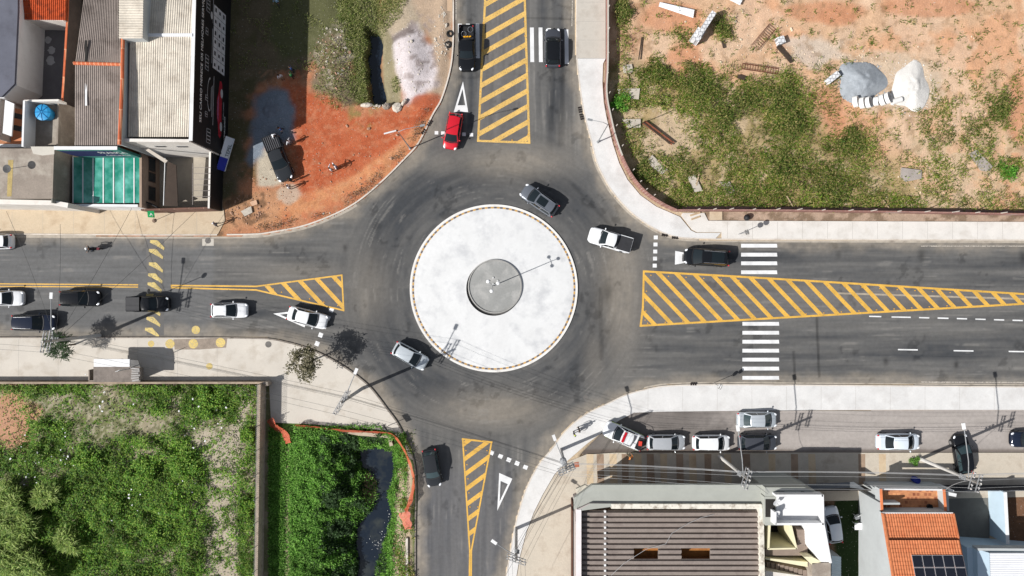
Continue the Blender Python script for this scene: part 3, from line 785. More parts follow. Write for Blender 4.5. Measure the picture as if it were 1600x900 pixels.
    structure(mb, 'yellow_discs', paint_mat('disc_paint', C(236, 206, 110), C(176, 164, 140), .47))
    # yellow studs along the hatched islands
    sb = MB().box((0, 0, .012), (.13, .1, .024)).v
    first = None; mstud = mat('stud_yellow', C(240, 176, 60), var=.1)
    spots = []
    for k in range(9): spots.append((755 - k * .95, 36 + k * 21.5)); spots.append((819.5 + k * .7, 34 + k * 22))
    for k in range(18): spots.append((1012 + k * 27.5, 505 - k * 1.6)); spots.append((1017 + k * 27.5, 430 + k * 1.6))
    for k in range(5): spots.append((427 + k * 24, 451.5 - k * 3.2)); spots.append((440 + k * 22, 456.5 + k * 5.2))
    for k in range(5): spots.append((728 + k * 1.6, 704 + k * 22)); spots.append((761 - k * 3.6, 704 + k * 22))
    spots += [(771, 218.5), (800, 219), (1008, 500), (1009, 486), (1009, 470), (1010, 455)]
    for x, y in spots:
        if first is None:
            mb = MB(); mb.v = sb; mb.f = [(3, 2, 1, 0), (4, 5, 6, 7), (0, 1, 5, 4), (1, 2, 6, 5), (2, 3, 7, 6), (3, 0, 4, 7)]; mb.m = [0] * 6
            o = first = mb.build('road_stud', mstud)
        else: o = first.copy(); COL.objects.link(o)
        o.location = (*XY(x, y), .004)
        tag(o, 'small yellow stud set in the asphalt along a yellow hatched island', 'road stud', 'yellow road studs round the hatched islands')
# ------------------------------------------------------------------ vehicles
M_GLASS = mat('tinted_glass', (.010, .015, .018), rough=.05, var=0, spec=.4)
M_GLASS2 = mat('clear_tint_glass', (.03, .05, .055), rough=.05, var=0, spec=.7)
M_TYRE = mat('tyre_rubber', (.02, .02, .02), rough=.9, var=.1)
M_RIM = mat('wheel_rim', (.4, .41, .42), rough=.35, metal=.8, var=0)
M_LAMP = mat('headlight_lens', (.8, .82, .85), rough=.1, var=0, spec=.6)
M_TAIL = mat('taillight_lens', (.55, .02, .03), rough=.2, var=0, spec=.5)
M_BLACKP = mat('black_plastic', (.018, .018, .02), rough=.6, var=.1)
M_CHROME = mat('bright_trim', (.6, .61, .63), rough=.25, metal=.9, var=0)
def paint(name, col, metal=.0, rough=.3): return mat('paint_' + name, col, rough=rough if max(col) > .1 else .12, var=.03, metal=metal, coat=.6 if max(col) > .1 else .25, spec=.5 if max(col) > .1 else .25)
PAINT = dict(white=paint('white', (.74, .75, .76)), silver=paint('silver', (.5, .52, .54), .35), lightsilver=paint('lightsilver', (.5, .54, .57), .25), grey=paint('grey', (.16, .175, .2), .4), darkgrey=paint('darkgrey', (.075, .08, .095), .35),
             black=paint('black', (.008, .009, .011)), navy=paint('navy', (.012, .017, .032)), red=paint('red', (.52, .008, .02)), graphite=paint('graphite', (.035, .038, .042), .3), bluewhite=paint('bluewhite', (.62, .68, .74)))

def interp(xs, ys, x): return float(np.interp(x, xs, ys))
def make_car(name, label, cat, px, py, deg, L=4.2, W=1.78, style='hatch', col='white', wb=.27, rf=.10, rr=None, rg=None, roof=1.48, glass=None, sunroof=None, rails=False, roofcol=None, z=0.0, extras=(), group='vehicles on the road', roofpanel=None, lamps=True):
    G = glass or M_GLASS; pm = PAINT[col]
    st = {'hatch': (-.37, -.455, .93), 'sedan': (-.20, -.36, .98), 'suv': (-.40, -.47, .98), 'pickup': (-.125, -.165, 1.0)}[style]
    rr = st[0] if rr is None else rr; rg = st[1] if rg is None else rg
    if style == 'suv' and roof == 1.48: roof = 1.66
    if style == 'pickup' and roof == 1.48: roof = 1.76
    tall = {'hatch': 0, 'sedan': -.03, 'suv': .12, 'pickup': .2}[style]
    belt = .93 + tall; hood = .82 + tall; nose = .66 + tall
    root = thing(name, label, cat, group=group)
    # --- body, lofted along x
    ts = np.concatenate([np.linspace(-.5, -.42, 6), np.linspace(-.38, .38, 13), np.linspace(.42, .5, 6)])
    if style == 'pickup': tx, tz = [-.5, -.488, -.17, -.165, wb, wb + .02, .42, .47, .5], [.6, .76, .78, belt, belt, hood + .13, hood + .03, hood - .06, nose - .06]
    elif style == 'sedan': tx, tz = [-.5, -.48, -.44, rg, wb, wb + .02, .42, .47, .5], [.70, .88, .95, belt + .04, belt, hood + .1, hood, hood - .07, nose - .06]
    else: tx, tz = [-.5, -.485, -.46, rg, wb, wb + .02, .42, .47, .5], [.62, .8, belt - .02, belt, belt, hood + .1, hood, hood - .07, nose - .06]
    rows = []
    for t in ts:
        a = abs(t) * 2; p = 3.0 if t > 0 else 4.2
        w = W / 2 * (1 - .05 * a * a) * (1 - (.40 if t > 0 else .34) * max(0, (a - .76) / .24) ** p)
        top = interp(tx, tz, t); cr = .035 if t > wb else .012
        e = max(0, (a - .9) / .1)
        zb = .24 + .12 * e
        half = [(0, top + cr), (.45, top + cr * .8), (.8, top - .005), (.93, top - .05), (.99, top - .17), (1.0, .52 + tall * .5), (.985, .40), (.93, zb), (.5, zb - .03)]
        ring = [(t * L, y * w, zz) for y, zz in half] + [(t * L, 0, zb - .03)] + [(t * L, -y * w, zz) for y, zz in half[::-1]]
        rows.append(ring[:-1])
    n = len(rows[0]); mb = MB()
    for r in rows: mb.v += r
    for i in range(len(rows) - 1):
        for j in range(n): mb.f.append([i * n + j, (i + 1) * n + j, (i + 1) * n + (j + 1) % n, i * n + (j + 1) % n]); mb.m.append(0)
    mb.f.append(list(range(n))); mb.m.append(0); mb.f.append([(len(rows) - 1) * n + j for j in range(n)][::-1]); mb.m.append(0)
    body = mb.build('body', pm, root, smooth=True, fix=True)
    # --- cabin
    wbase, wroof = W * .452, W * .372; bow = .16
    jj = np.linspace(-1, 1, 9)
    zr = roof - .03
    def fr_top(j): return Vector((rf * L - .05 * j * j, wroof * j, zr - .035 * j * j))
    def fr_bot(j): return Vector((wb * L - bow * j * j, wbase * j, belt + .01))
    def re_top(j): return Vector((rr * L + .10 * j * j, wroof * (.93 if style != 'pickup' else 1) * j, zr - .02 - .035 * j * j))
    def re_bot(j): return Vector((rg * L + .09 * j * j, wbase * .97 * j, belt + .015))
    us = np.linspace(0, 1, 7)
    def roofpt(u, j):
        a, b = re_top(j), fr_top(j); p = a.lerp(b, u); p.z += .045 * (1 - (2 * u - 1) ** 2); return p
    mb = MB()
    mb.grid([[roofpt(u, j) for j in jj] for u in us])
    roofm = PAINT[roofcol] if roofcol else pm
    mb.grid([[fr_top(j).lerp(fr_bot(j), v) for j in jj] for v in (0, .5, 1)]); mb.grid([[re_bot(j).lerp(re_top(j), v) for j in jj] for v in (0, .5, 1)])
    for s in (-1, 1):
        top = [roofpt(u, s) for u in us]; bot = [re_bot(s).lerp(fr_bot(s), u) + Vector((0, s * .02 * (1 - abs(2 * u - 1)), -.02)) for u in us]
        mb.grid([bot, top] if s > 0 else [top, bot])
    mb.build('cabin', roofm, root, smooth=False)
    def pane(nm, T, B, us_, v0, v1, m, out):
        r = [[T(u).lerp(B(u), v) + out for u in us_] for v in np.linspace(v0, v1, 4)]
        MB().grid(r).build(nm, m, root, smooth=True)
    pane('windshield', fr_top, fr_bot, np.linspace(-.9, .9, 9), .04, .97, G, Vector((.012, 0, .014)))
    pane('rear_window', re_top, re_bot, np.linspace(-.86, .86, 9), .08, .8 if style != 'sedan' else .94, G, Vector((-.012, 0, .014)))
    for s in (-1, 1):
        T = lambda u: roofpt(u, s); B = lambda u: re_bot(s).lerp(fr_bot(s), u) + Vector((0, s * .02, 0))
        for a, b in ((.06, .47), (.51, .93)):
            pane('side_window', T, B, np.linspace(a, b, 4), .12, .9, G, Vector((0, s * .014, .006)))
    MB().grid([[fr_bot(j) + Vector((.02 + k, 0, .03)) for j in jj * .92] for k in (0, .1)]).build('cowl', M_BLACKP, root)
    # --- roof fittings
    if sunroof:
        a, b, k = sunroof
        MB().grid([[roofpt(u, j * k) + Vector((0, 0, .008)) for j in np.linspace(-1, 1, 5)] for u in np.linspace(a, b, 5)]).build('sunroof', G, root, smooth=True)
    if rails:
        for s in (-1, 1):
            MB().tube([roofpt(u, s * .92) + Vector((0, 0, .05 if 0 < k < 4 else .0)) for k, u in enumerate(np.linspace(.06, .94, 5))], .03, 6).build('roof_rail', M_CHROME if rails == 'chrome' else M_BLACKP, root)
    # --- lights, mirrors, grille, wheels
    for s in (-1, 1):
        if lamps:
            MB().ball((L * .463, s * W * .355, hood - .075), (.2, .12, .055), 10, 6, rz=-s * .5).build('headlight', M_LAMP, root, smooth=True)
            MB().ball((-L * .478, s * W * .40, .86 + tall * .8), (.11, .09, .12), 8, 6).build('taillight', M_TAIL, root, smooth=True)
        MB().ball((wb * L - .32, s * (W / 2 + .09), belt + .06), (.08, .12, .075), 8, 6).build('wing_mirror', pm if col not in ('white', 'silver') else pm, root, smooth=True)
    MB().box((L * .492, 0, .5 + tall * .6), (.04, W * .5, .16)).build('grille', M_BLACKP, root)
    for sx in (-.305, .315):
        for s in (-1, 1):
            r = .31 + tall * .2
            mb = MB(); c = Vector((sx * L, s * (W / 2 - .1), r))
            mb.tube([c + Vector((0, -s * .1, 0)), c + Vector((0, s * .115, 0))], r, 18)
            w = mb.build('wheel', M_TYRE, root)
            MB().tube([c + Vector((0, s * .1, 0)), c + Vector((0, s * .122, 0))], r * .62, 14).build('rim', M_RIM, w)
    if style == 'pickup':
        mb = MB(); bx0, bx1 = -.487 * L, -.175 * L; zt = 1.1 + tall * .5
        for s in (-1, 1): mb.box(((bx0 + bx1) / 2, s * W * .435, (.72 + zt) / 2), (bx1 - bx0, .11, zt - .72))
        mb.box((bx0, 0, (.72 + zt) / 2), (.09, W * .87, zt - .72))
        mb.build('bed_wall', pm, root)
        MB().box(((bx0 + bx1) / 2, 0, .82), (bx1 - bx0 - .06, W * .78, .03)).build('bed_floor', M_BLACKP, root)
        if 'cover' in extras:
            mb = MB().box(((bx0 + bx1) / 2, 0, zt + .012), (bx1 - bx0 + .02, W * .84, .03)); mb.build('bed_cover', mat('bed_vinyl', (.03, .03, .033), rough=.6, var=.2), root)
        if 'ribs' in extras:
            mb = MB()
            for k in range(7): mb.box(((bx0 + bx1) / 2, (k - 3) * W * .115, zt + .0), (bx1 - bx0 - .1, .07, .04))
            mb.build('bed_slats', mat('bed_slat', (.09, .09, .1), rough=.5, var=.1), root)
            mb = MB().box(((bx0 + bx1) / 2, 0, zt - .06), (bx1 - bx0 - .06, W * .8, .03)); mb.build('bed_cover', M_BLACKP, root)
    if 'police' in extras:
        p = roofpt(.80, 0); MB().box((p.x, 0, p.z + .07), (.26, W * .62, .12)).build('light_bar', mat('red_beacon', (.45, .01, .02), rough=.2, var=0), root)
        for s in (-1, 1):
            rows_ = [[Vector((t * L, s * W * .497, zz)) for t in np.linspace(-.44, .40, 8)] for zz in (.62, .84)]
            MB().grid(rows_).build('lime_stripe', mat('lime_paint', (.5, .68, .08), var=.05), root)
        MB().box((-.40 * L, 0, belt + .12), (.6, W * .76, .26)).build('cargo_hatch', M_BLACKP, root)
        MB().box((-.40 * L, -.05, belt + .34), (.34, .5, .2), .3).build('red_equipment', mat('red_cloth', (.6, .05, .03), var=.2), root)
        for s in (-1, 1):
            MB().tube([Vector((-.47 * L, s * .74, belt + .1)), Vector((-.3 * L, s * .76, roof + .04)), Vector((.02 * L, s * .7, roof + .05))], .028, 6).build('side_rail', M_WHTP, root)
    c = XY(px, py, .9)
    root.location = (c[0], c[1], z); root.rotation_euler = (0, 0, math.radians(deg))
    return root
M_WHTP = mat('white_enamel', (.75, .75, .75), rough=.4, var=.05)

def build_vehicles():
    mk = make_car
    p = mk('pickup_truck', 'black pickup with hoops and yellow tools in its open bed, on the north crosswalk', 'pickup', 729, 75, -90, 5.0, 1.85, 'pickup', 'black', wb=.25, rf=.12, rr=-.12, rg=-.16)
    for x, y, r in ((735, 46, .28), (724.5, 53, .27)):
        mb = MB(); c = P(x, y, 1.0); k = 20
        mb.tube([c + Vector((math.cos(t) * r, math.sin(t) * r, .05 * math.sin(t))) for t in np.linspace(0, 2 * math.pi, k)], .03, 6)
        solo(mb, 'hoop', M_CHROME, 'pale wire hoop in the crosswalk pickup\'s bed, %s' % ('nearest the tailgate' if r == .28 else 'beside the yellow tools'), 'hoop', 'hoops in the pickup bed')
    mb = MB(); c = P(730, 57.5, 1.02)
    for k in range(3): mb.box((c.x + (k - 1) * .3, c.y, c.z + .02 * k), (.24, .13, .14), .2 * k)
    solo(mb, 'tool_case', mat('tool_yellow', C(236, 170, 20), var=.1), 'yellow tool case lying across the bed of the black pickup', 'tool case')
    mk('small_suv', 'dark grey crossover heading north over the zebra bars', 'car', 864, 74, 90, 4.25, 1.8, 'hatch', 'darkgrey', wb=.25, rf=.10, roof=1.58, roofcol='black')
    mk('hatchback', 'bright red hatchback stopped at the north give-way line', 'car', 707.5, 204, -100.5, 4.05, 1.72, 'hatch', 'red', wb=.32, rf=.13, roof=1.5)
    mk('estate_car', 'grey estate with a long glass roof, circling north of the roundabout', 'car', 843, 313, 145.5, 4.45, 1.82, 'suv', 'grey', wb=.27, rf=.08, sunroof=(.40, .93, .68), rails='chrome', roof=1.56)
    mk('pickup_truck', 'white pickup with a black bed cover, entering the roundabout from the east', 'pickup', 953.5, 375, 164, 4.85, 1.86, 'pickup', 'white', wb=.24, rf=.10, rr=-.12, rg=-.16, extras=('cover',))
    mk('minivan', 'long black people carrier over the east yield triangle', 'van', 1105, 402, 176.7, 5.0, 1.92, 'suv', 'black', wb=.33, rf=.15, roof=1.72, sunroof=(.12, .62, .8), rails='chrome')
    mk('hatchback', 'white car leaving at the west edge beside the shops', 'car', -11, 377, 180, 4.1, 1.74, 'hatch', 'white')
    mk('hatchback', 'white car half in view in the west queue under the street lamp', 'car', 7, 466, 0, 3.9, 1.72, 'hatch', 'white', wb=.23, rf=.02, glass=M_GLASS)
    mk('crossover', 'black crossover with bright headlights, second in the west queue', 'car', 124, 466, 0, 4.4, 1.8, 'suv', 'black', wb=.24, rf=.06, roof=1.6, rails='black')
    mk('large_suv', 'navy SUV with bright roof rails parked at the kerb by the double pole', 'car', 52, 504, 0, 4.75, 1.86, 'suv', 'navy', wb=.25, rf=.08, roof=1.7, rails='chrome')
    mk('pickup_truck', 'black pickup with a closed bed on the speed hump stripes', 'pickup', 231, 475, 0, 4.6, 1.76, 'pickup', 'black', wb=.25, rf=.10, rr=-.10, rg=-.14, roof=1.62, extras=('cover',))
    mk('hatchback', 'white hatchback queueing alone between the speed hump and the yield triangle', 'car', 357, 485, 0, 4.05, 1.7, 'hatch', 'white', wb=.22, rf=-.02, rails='black')
    mk('saloon_car', 'white saloon standing over the west yield triangle', 'car', 479.5, 496.5, -15, 4.45, 1.74, 'sedan', 'white', wb=.27, rf=.06, rr=-.24, rg=-.37)
    mk('hatchback', 'silver hatchback with red tail lamps driving under the roundabout\'s south-west rim', 'car', 640.5, 556.5, -29, 4.1, 1.76, 'hatch', 'lightsilver', wb=.27, rf=.06)
    mk('hatchback', 'black hatchback heading south beside the orange netting', 'car', 674.5, 731.5, -81, 4.15, 1.78, 'hatch', 'graphite', wb=.27, rf=.08, glass=M_GLASS2)
    mk('police_car', 'white patrol car with lime sides and red light bar, angled on the frontage', 'police car', 975, 681.5, 156, 4.6, 1.86, 'suv', 'white', wb=.25, rf=.08, roof=1.62, rr=-.2, rg=-.26, extras=('police',), group='parked vehicles')
    mk('hatchback', 'silver hatchback parked directly behind the patrol car', 'car', 1041, 692, 0, 4.25, 1.76, 'hatch', 'silver', wb=.30, rf=.11, group='parked vehicles')
    mk('hatchback', 'white hatchback parked between the silver and the dark grey car', 'car', 1112, 692.5, 0, 4.1, 1.74, 'hatch', 'white', wb=.31, rf=.14, group='parked vehicles')
    mk('hatchback', 'dark grey hatchback parked under the lamp arm of the pole with crossarms', 'car', 1184.5, 692, 0, 4.25, 1.78, 'hatch', 'darkgrey', wb=.29, rf=.10, glass=M_GLASS, group='parked vehicles')
    mk('saloon_car', 'silver saloon double-parked against the white pavement', 'car', 1183.5, 656.5, 0, 4.4, 1.76, 'sedan', 'lightsilver', wb=.33, rf=.15, rr=-.20, rg=-.36, glass=M_GLASS2, group='parked vehicles')
    mk('saloon_car', 'white saloon parked alone along the frontage street', 'car', 1405, 691, 0, 4.75, 1.84, 'sedan', 'bluewhite', wb=.32, rf=.15, rr=-.17, rg=-.34, group='parked vehicles')
    mk('hatchback', 'black car nosing out of the driveway below the power pole', 'car', 1506, 711, 99, 4.4, 1.78, 'hatch', 'black', wb=.26, rf=.06, glass=M_GLASS2, group='parked vehicles')
    mk('hatchback', 'dark car cut by the east edge on the frontage street', 'car', 1612, 687, 180, 4.3, 1.78, 'hatch', 'navy', group='parked vehicles', rails='chrome')
    mk('pickup_truck', 'dark pickup with a slatted bed cover parked on the red dirt', 'pickup', 434.5, 247, -69, 5.25, 1.9, 'pickup', 'graphite', wb=.25, rf=.08, rr=-.14, rg=-.18, z=.06, extras=('ribs',), group='parked vehicles')
    mk('hatchback', 'pale car tucked in the shaded side yard between the two houses', 'car', 1302, 821, 99, 4.1, 1.74, 'hatch', 'bluewhite', wb=.28, rf=.08, z=.05, group='parked vehicles')
    # motorcycle with rider
    t = thing('motorcycle', 'small dark red motorcycle riding west with a rider in a white helmet', 'motorcycle')
    for x in (-.62, .62):
        c = Vector((x, 0, .3))
        w = MB().tube([c + Vector((0, -.05, 0)), c + Vector((0, .05, 0))], .3, 18).build('wheel', M_TYRE, t)
        MB().tube([c + Vector((0, -.056, 0)), c + Vector((0, .056, 0))], .18, 14).build('rim', M_RIM, w)
    MB().ball((.12, 0, .78), (.3, .14, .14)).ball((-.2, 0, .5), (.3, .13, .18)).build('tank', M_BLACKP, t, smooth=True)
    MB().ball((-.35, 0, .78), (.36, .13, .06)).build('saddle', M_BLACKP, t, smooth=True)
    MB().tube([(.42, -.36, .98), (.48, -.1, 1.0), (.48, .1, 1.0), (.42, .36, .98)], .02).build('handlebar', M_BLACKP, t)
    MB().tube([(.48, 0, 1.0), (.62, 0, .3)], .03).build('fork', M_CHROME, t)
    MB().ball((.6, 0, .86), (.08, .1, .1)).build('headlight', M_LAMP, t, smooth=True)
    MB().box((-.72, 0, .8), (.26, .26, .2)).build('luggage_box', mat('box_maroon', (.12, .02, .03), var=.1), t)
    t.location = (*XY(146, 389.5, .5), 0); t.rotation_euler = (0, 0, math.radians(183))
    person(145.5, 389.3, 183, 'black', 'dark', 'rider in a dark jacket and white helmet astride the motorcycle', pose='ride', helmet=True, base=0.0)

# ------------------------------------------------------------------ people
CLOTH = dict(white=mat('cloth_white', (.72, .73, .76), var=.08, fine=20), blue=mat('cloth_blue', (.04, .09, .25), var=.15), lightblue=mat('cloth_lightblue', (.3, .5, .68), var=.1), black=mat('cloth_black', (.02, .02, .022), var=.2), dark=mat('cloth_dark', (.03, .035, .05), var=.2),
             green=mat('cloth_green', (.05, .3, .1), var=.1), orange=mat('cloth_orange', (.8, .25, .05), var=.1), red=mat('cloth_red', (.5, .04, .05), var=.1), grey=mat('cloth_grey', (.2, .2, .21), var=.1), khaki=mat('cloth_khaki', (.25, .2, .13), var=.1), hi=mat('cloth_hi', (.5, .6, .1), var=.1))
SKIN = mat('skin', (.30, .165, .105), rough=.6, var=.05)
HAIR = mat('hair_dark', (.02, .014, .01), rough=.7, var=.2)
def person(px, py, deg, shirt, pants, label, pose='stand', base=.03, helmet=False, hat=None, group='people'):
    """one skinned body (joints as a graph of vertices), facing +x, feet at the origin"""
    J = {}; R = {}; E = []
    def j(n, p, r, parent=None):
        J[n] = Vector(p); R[n] = r
        if parent: E.append((parent, n))
    lean = .0 if pose != 'bend' else .38
    if pose == 'ride':
        j('pelvis', (-.28, 0, .88), .125); j('spine', (-.2, 0, 1.08), .12, 'pelvis'); j('chest', (-.06, 0, 1.3), .135, 'spine'); j('neck', (.03, 0, 1.46), .055, 'chest')
        j('head', (.08, 0, 1.58), .085, 'neck'); j('crown', (.1, 0, 1.69), .08, 'head'); j('nose', (.185, 0, 1.59), .018, 'head')
        for s, q in ((1, 'l'), (-1, 'r')):
            j('hip' + q, (-.22, s * .13, .84), .085, 'pelvis'); j('knee' + q, (.14, s * .24, .72), .062, 'hip' + q); j('ankle' + q, (-.06, s * .2, .34), .042, 'knee' + q); j('toe' + q, (.1, s * .2, .3), .035, 'ankle' + q)
            j('sh' + q, (-.03, s * .19, 1.36), .06, 'chest'); j('elbow' + q, (.14, s * .32, 1.14), .045, 'sh' + q); j('wrist' + q, (.36, s * .33, 1.03), .03, 'elbow' + q)
            j('palm' + q, (.42, s * .335, 1.0), .028, 'wrist' + q)
            for k in range(4): j('f%d%s' % (k, q), (.475 - .01 * abs(k - 1.5), s * (.30 + .023 * k), .975), .0095, 'palm' + q)
            j('th' + q, (.42, s * .295, .975), .011, 'palm' + q)
    else:
        st = .12 if pose == 'walk' else .02
        j('pelvis', (0, 0, .93), .115); j('spine', (.02 + lean * .3, 0, 1.12), .115, 'pelvis'); j('chest', (.02 + lean * .8, 0, 1.33 - lean * .2), .135, 'spine'); j('neck', (.03 + lean * 1.1, 0, 1.5 - lean * .3), .055, 'chest')
        j('head', (.05 + lean * 1.25, 0, 1.61 - lean * .35), .085, 'neck'); j('crown', (.05 + lean * 1.3, 0, 1.71 - lean * .38), .078, 'head'); j('nose', (.145 + lean * 1.25, 0, 1.6 - lean * .4), .017, 'head')
        for s, q in ((1, 'l'), (-1, 'r')):
            w = s * st
            j('hip' + q, (0, s * .1, .87), .09, 'pelvis'); j('knee' + q, (w + .03, s * .11, .49), .062, 'hip' + q); j('ankle' + q, (w * 1.8 - .03, s * .11, .09), .045, 'knee' + q); j('toe' + q, (w * 1.8 + .14, s * .13, .045), .036, 'ankle' + q)
            sx = .02 + lean * .85; arm = -w if pose == 'walk' else .0
            j('sh' + q, (sx, s * .195, 1.41 - lean * .25), .06, 'chest')
            if pose == 'akimbo' or (pose == 'point' and s > 0):
                el = (.06, s * .42, 1.2); wr = (.16, s * .2, 1.08) if pose == 'akimbo' else (.33, s * .5, 1.3)
                if pose == 'point': el = (.2, s * .36, 1.3)
            else: el = (sx + arm * .6 + lean * .2, s * .27, 1.13 - lean * .35); wr = (sx + arm * 1.5 + .12 + lean * .5, s * .26, .90 - lean * .2)
            j('elbow' + q, el, .043, 'sh' + q); j('wrist' + q, wr, .029, 'elbow' + q)
            e, w_ = Vector(el), Vector(wr); d = (w_ - e).normalized(); sd = d.cross(Vector((0, 1, .2))).normalized()
            pm = w_ + d * .06; j('palm' + q, pm, .03, 'wrist' + q)
            for k, ln in enumerate((.075, .088, .084, .066)): j('f%d%s' % (k, q), pm + d * ln + sd * (k - 1.5) * .021 + Vector((.012, 0, 0)), .0095, 'palm' + q)
            j('th' + q, w_ + d * .07 + sd * -.05, .011, 'wrist' + q)
    names = list(J); ix = {n: i for i, n in enumerate(names)}
    me = D.meshes.new('person_body'); me.from_pydata([J[n] for n in names], [(ix[a], ix[b]) for a, b in E], [])
    tmp = D.objects.new('person_tmp', me); COL.objects.link(tmp)
    tmp.modifiers.new('skin', 'SKIN'); sub = tmp.modifiers.new('sub', 'SUBSURF'); sub.levels = 1; sub.render_levels = 1
    lay = me.skin_vertices[0].data if me.skin_vertices else None
    if lay is None:
        bm = bmesh.new(); bm.from_mesh(me); bm.verts.layers.skin.verify(); bm.to_mesh(me); bm.free(); lay = me.skin_vertices[0].data
    for n in names: lay[ix[n]].radius = (R[n], R[n]); lay[ix[n]].use_root = (n == 'pelvis')
    bpy.context.view_layer.update()
    dg = bpy.context.evaluated_depsgraph_get()
    out = D.meshes.new_from_object(tmp.evaluated_get(dg)); D.objects.remove(tmp)
    shoe = CLOTH['black']
    mats = [CLOTH[shirt], CLOTH[pants], SKIN, shoe]; out.materials.clear()
    for m_ in mats: out.materials.append(m_)
    P_ = np.array([J[n] for n in names]); cls = []
    for n in names:
        if n in ('neck', 'head', 'crown', 'nose') or n[:5] in ('wrist',) or n[:4] == 'palm' or n[0] == 'f' or n[:2] == 'th': cls.append(2)
        elif n[:4] in ('hipl', 'hipr') or n[:4] == 'knee' or n == 'pelvis': cls.append(1)
        elif n[:5] == 'ankle' or n[:3] == 'toe': cls.append(3)
        else: cls.append(0)
    for f in out.polygons:
        k = int(np.argmin(((P_ - np.array(f.center)) ** 2).sum(1))); f.material_index = cls[k]
        f.use_smooth = True
    o = D.objects.new('person', out); COL.objects.link(o); OFF[o.name] = Vector()
    hd = (J['head'] + J['crown']) / 2
    if helmet: MB().ball(hd + Vector((-.01, 0, .0)), (.15, .14, .14), 12, 8).build('helmet', M_WHTP, o, smooth=True)
    else: MB().ball(hd + Vector((-.025, 0, .045)), (.098, .09, .082), 12, 8).build('hair' if not hat else 'cap', CLOTH[hat] if hat else HAIR, o, smooth=True)
    b = XY(px, py, base + .5)
    o.location = (*b, base); o.rotation_euler = (0, 0, math.radians(deg))
    return tag(o, label, 'person', group)
def build_people():
    person(434, 5, 250, 'lightblue', 'dark', 'person in a light blue top alone at the top of the dirt lot', 'walk')
    person(440, 122, -60, 'white', 'khaki', 'person in a pale shirt and khaki trousers facing the one in green', 'stand')
    person(457.5, 109, 200, 'blue', 'dark', 'person in a dark blue shirt behind the one in green', 'stand')
    person(457.5, 119, 190, 'green', 'black', 'person in a green shirt in the shade of the black wall', 'stand')
    person(427, 212, -30, 'white', 'black', 'person in a white shirt at the tail of the dark pickup', 'bend', base=.2)
    person(440.5, 203, 215, 'blue', 'dark', 'person in dark blue walking on the grey gravel heap', 'walk', base=.3)
    person(454, 223, 160, 'white', 'grey', 'person in a white shirt on the shaded side of the dark pickup', 'akimbo')
    person(455, 283, 100, 'black', 'black', 'person in black leaning at the front of the dark pickup', 'stand')
    person(453, 293, 20, 'white', 'black', 'person in a white shirt standing in front of the dark pickup', 'stand')
    person(518, 265.5, 30, 'white', 'khaki', 'person in a white shirt and khaki trousers on the open red dirt', 'point')
    person(525.5, 260.5, 210, 'white', 'blue', 'person in a white shirt and blue trousers on the open red dirt', 'akimbo')
    person(340, 350.5, 200, 'grey', 'dark', 'person in grey with a light cap on the sandy pavement', 'walk', base=.13, hat='white')
    person(896.5, 677, 20, 'black', 'black', 'person in a black and lime vest on the white corner pavement', 'stand', base=.14, hat='hi')
    person(904.5, 670, 200, 'black', 'black', 'person all in black on the white corner pavement', 'stand', base=.14)
    person(984, 713, 120, 'orange', 'khaki', 'person in an orange top on the sandy pavement below the patrol car', 'walk', base=.13)
# ------------------------------------------------------------------ buildings
def wpoly(pts, z): return PL(pts, z)
def corrugated(mb, p00, p10, p01, p11, n, amp=.03, m=0, rows=1, prof='sin', up=Vector((0, 0, 1))):
    """sheet between four corners: n waves run from p00-p01 edge to p10-p11 edge (ribs parallel to p00->p01)"""
    p00, p10, p01, p11 = map(Vector, (p00, p10, p01, p11)); k = 8
    if prof == 'trap': xs = [0, .08, .2, .52, .64, .72]; hs = [0, 0, 1, 1, 0, 0]
    else: xs = [i / k for i in range(k)]; hs = [.5 - .5 * math.cos(2 * math.pi * x) for x in xs]
    us, zs = [], []
    for i in range(n):
        for x, h in zip(xs, hs): us.append((i + x) / n); zs.append(h * amp)
    us.append(1); zs.append(0)
    R = []
    for r in range(rows):
        for e in (0, 1):
            v = (r + e) / rows; lift = (.012 * (rows > 1)) * (1 - e) * 1.0
            R.append([p00.lerp(p10, u).lerp(p01.lerp(p11, u), v) + up * (z + lift) for u, z in zip(us, zs)])
    for i in range(0, len(R), 2): mb.grid(R[i:i + 2], m)
    return mb
def coping(mb, pts2, w, z0, z1, m=0):
    return mb.wallstrip(pts2, w, z0, z1, m)
W_CREAM = mat('cream_wall', C(242, 236, 228), var=.05, stain=C(190, 180, 168), stain_amt=.4, stain_scale=.5)
W_WHITE = mat('white_wall', C(244, 244, 244), var=.04, stain=C(205, 203, 200), stain_amt=.4, stain_scale=.5)
W_GREY = mat('grey_wall', C(178, 180, 172), var=.06, stain=C(160, 162, 154), stain_amt=.4)
W_BLACK = mat('black_wall', (.009, .009, .011), rough=.55, var=.15)
W_PALE = mat('pale_render', C(196, 200, 200), var=.05, stain=C(170, 172, 172), stain_amt=.4)
W_BLUE = mat('pale_blue_wall', C(205, 226, 240), var=.04)
M_FC = mat('fibre_cement', C(226, 216, 200), var=.14, scale=.7, fine=5, stain=C(160, 146, 130), stain_amt=.5, stain_scale=.6)
M_FCD = mat('fibre_cement_old', C(158, 146, 138), var=.16, scale=.7, fine=5, stain=C(104, 92, 84), stain_amt=.6, stain_scale=.6)
M_FCB = mat('fibre_cement_brown', C(152, 140, 132), var=.14, scale=.5, fine=6, stain=C(104, 92, 88), stain_amt=.6, stain_scale=.5)
M_TILE = mat('clay_tile', C(218, 134, 90), var=.16, scale=2.5, fine=9, stain=C(196, 104, 62), stain_amt=.5, stain_scale=1.0)
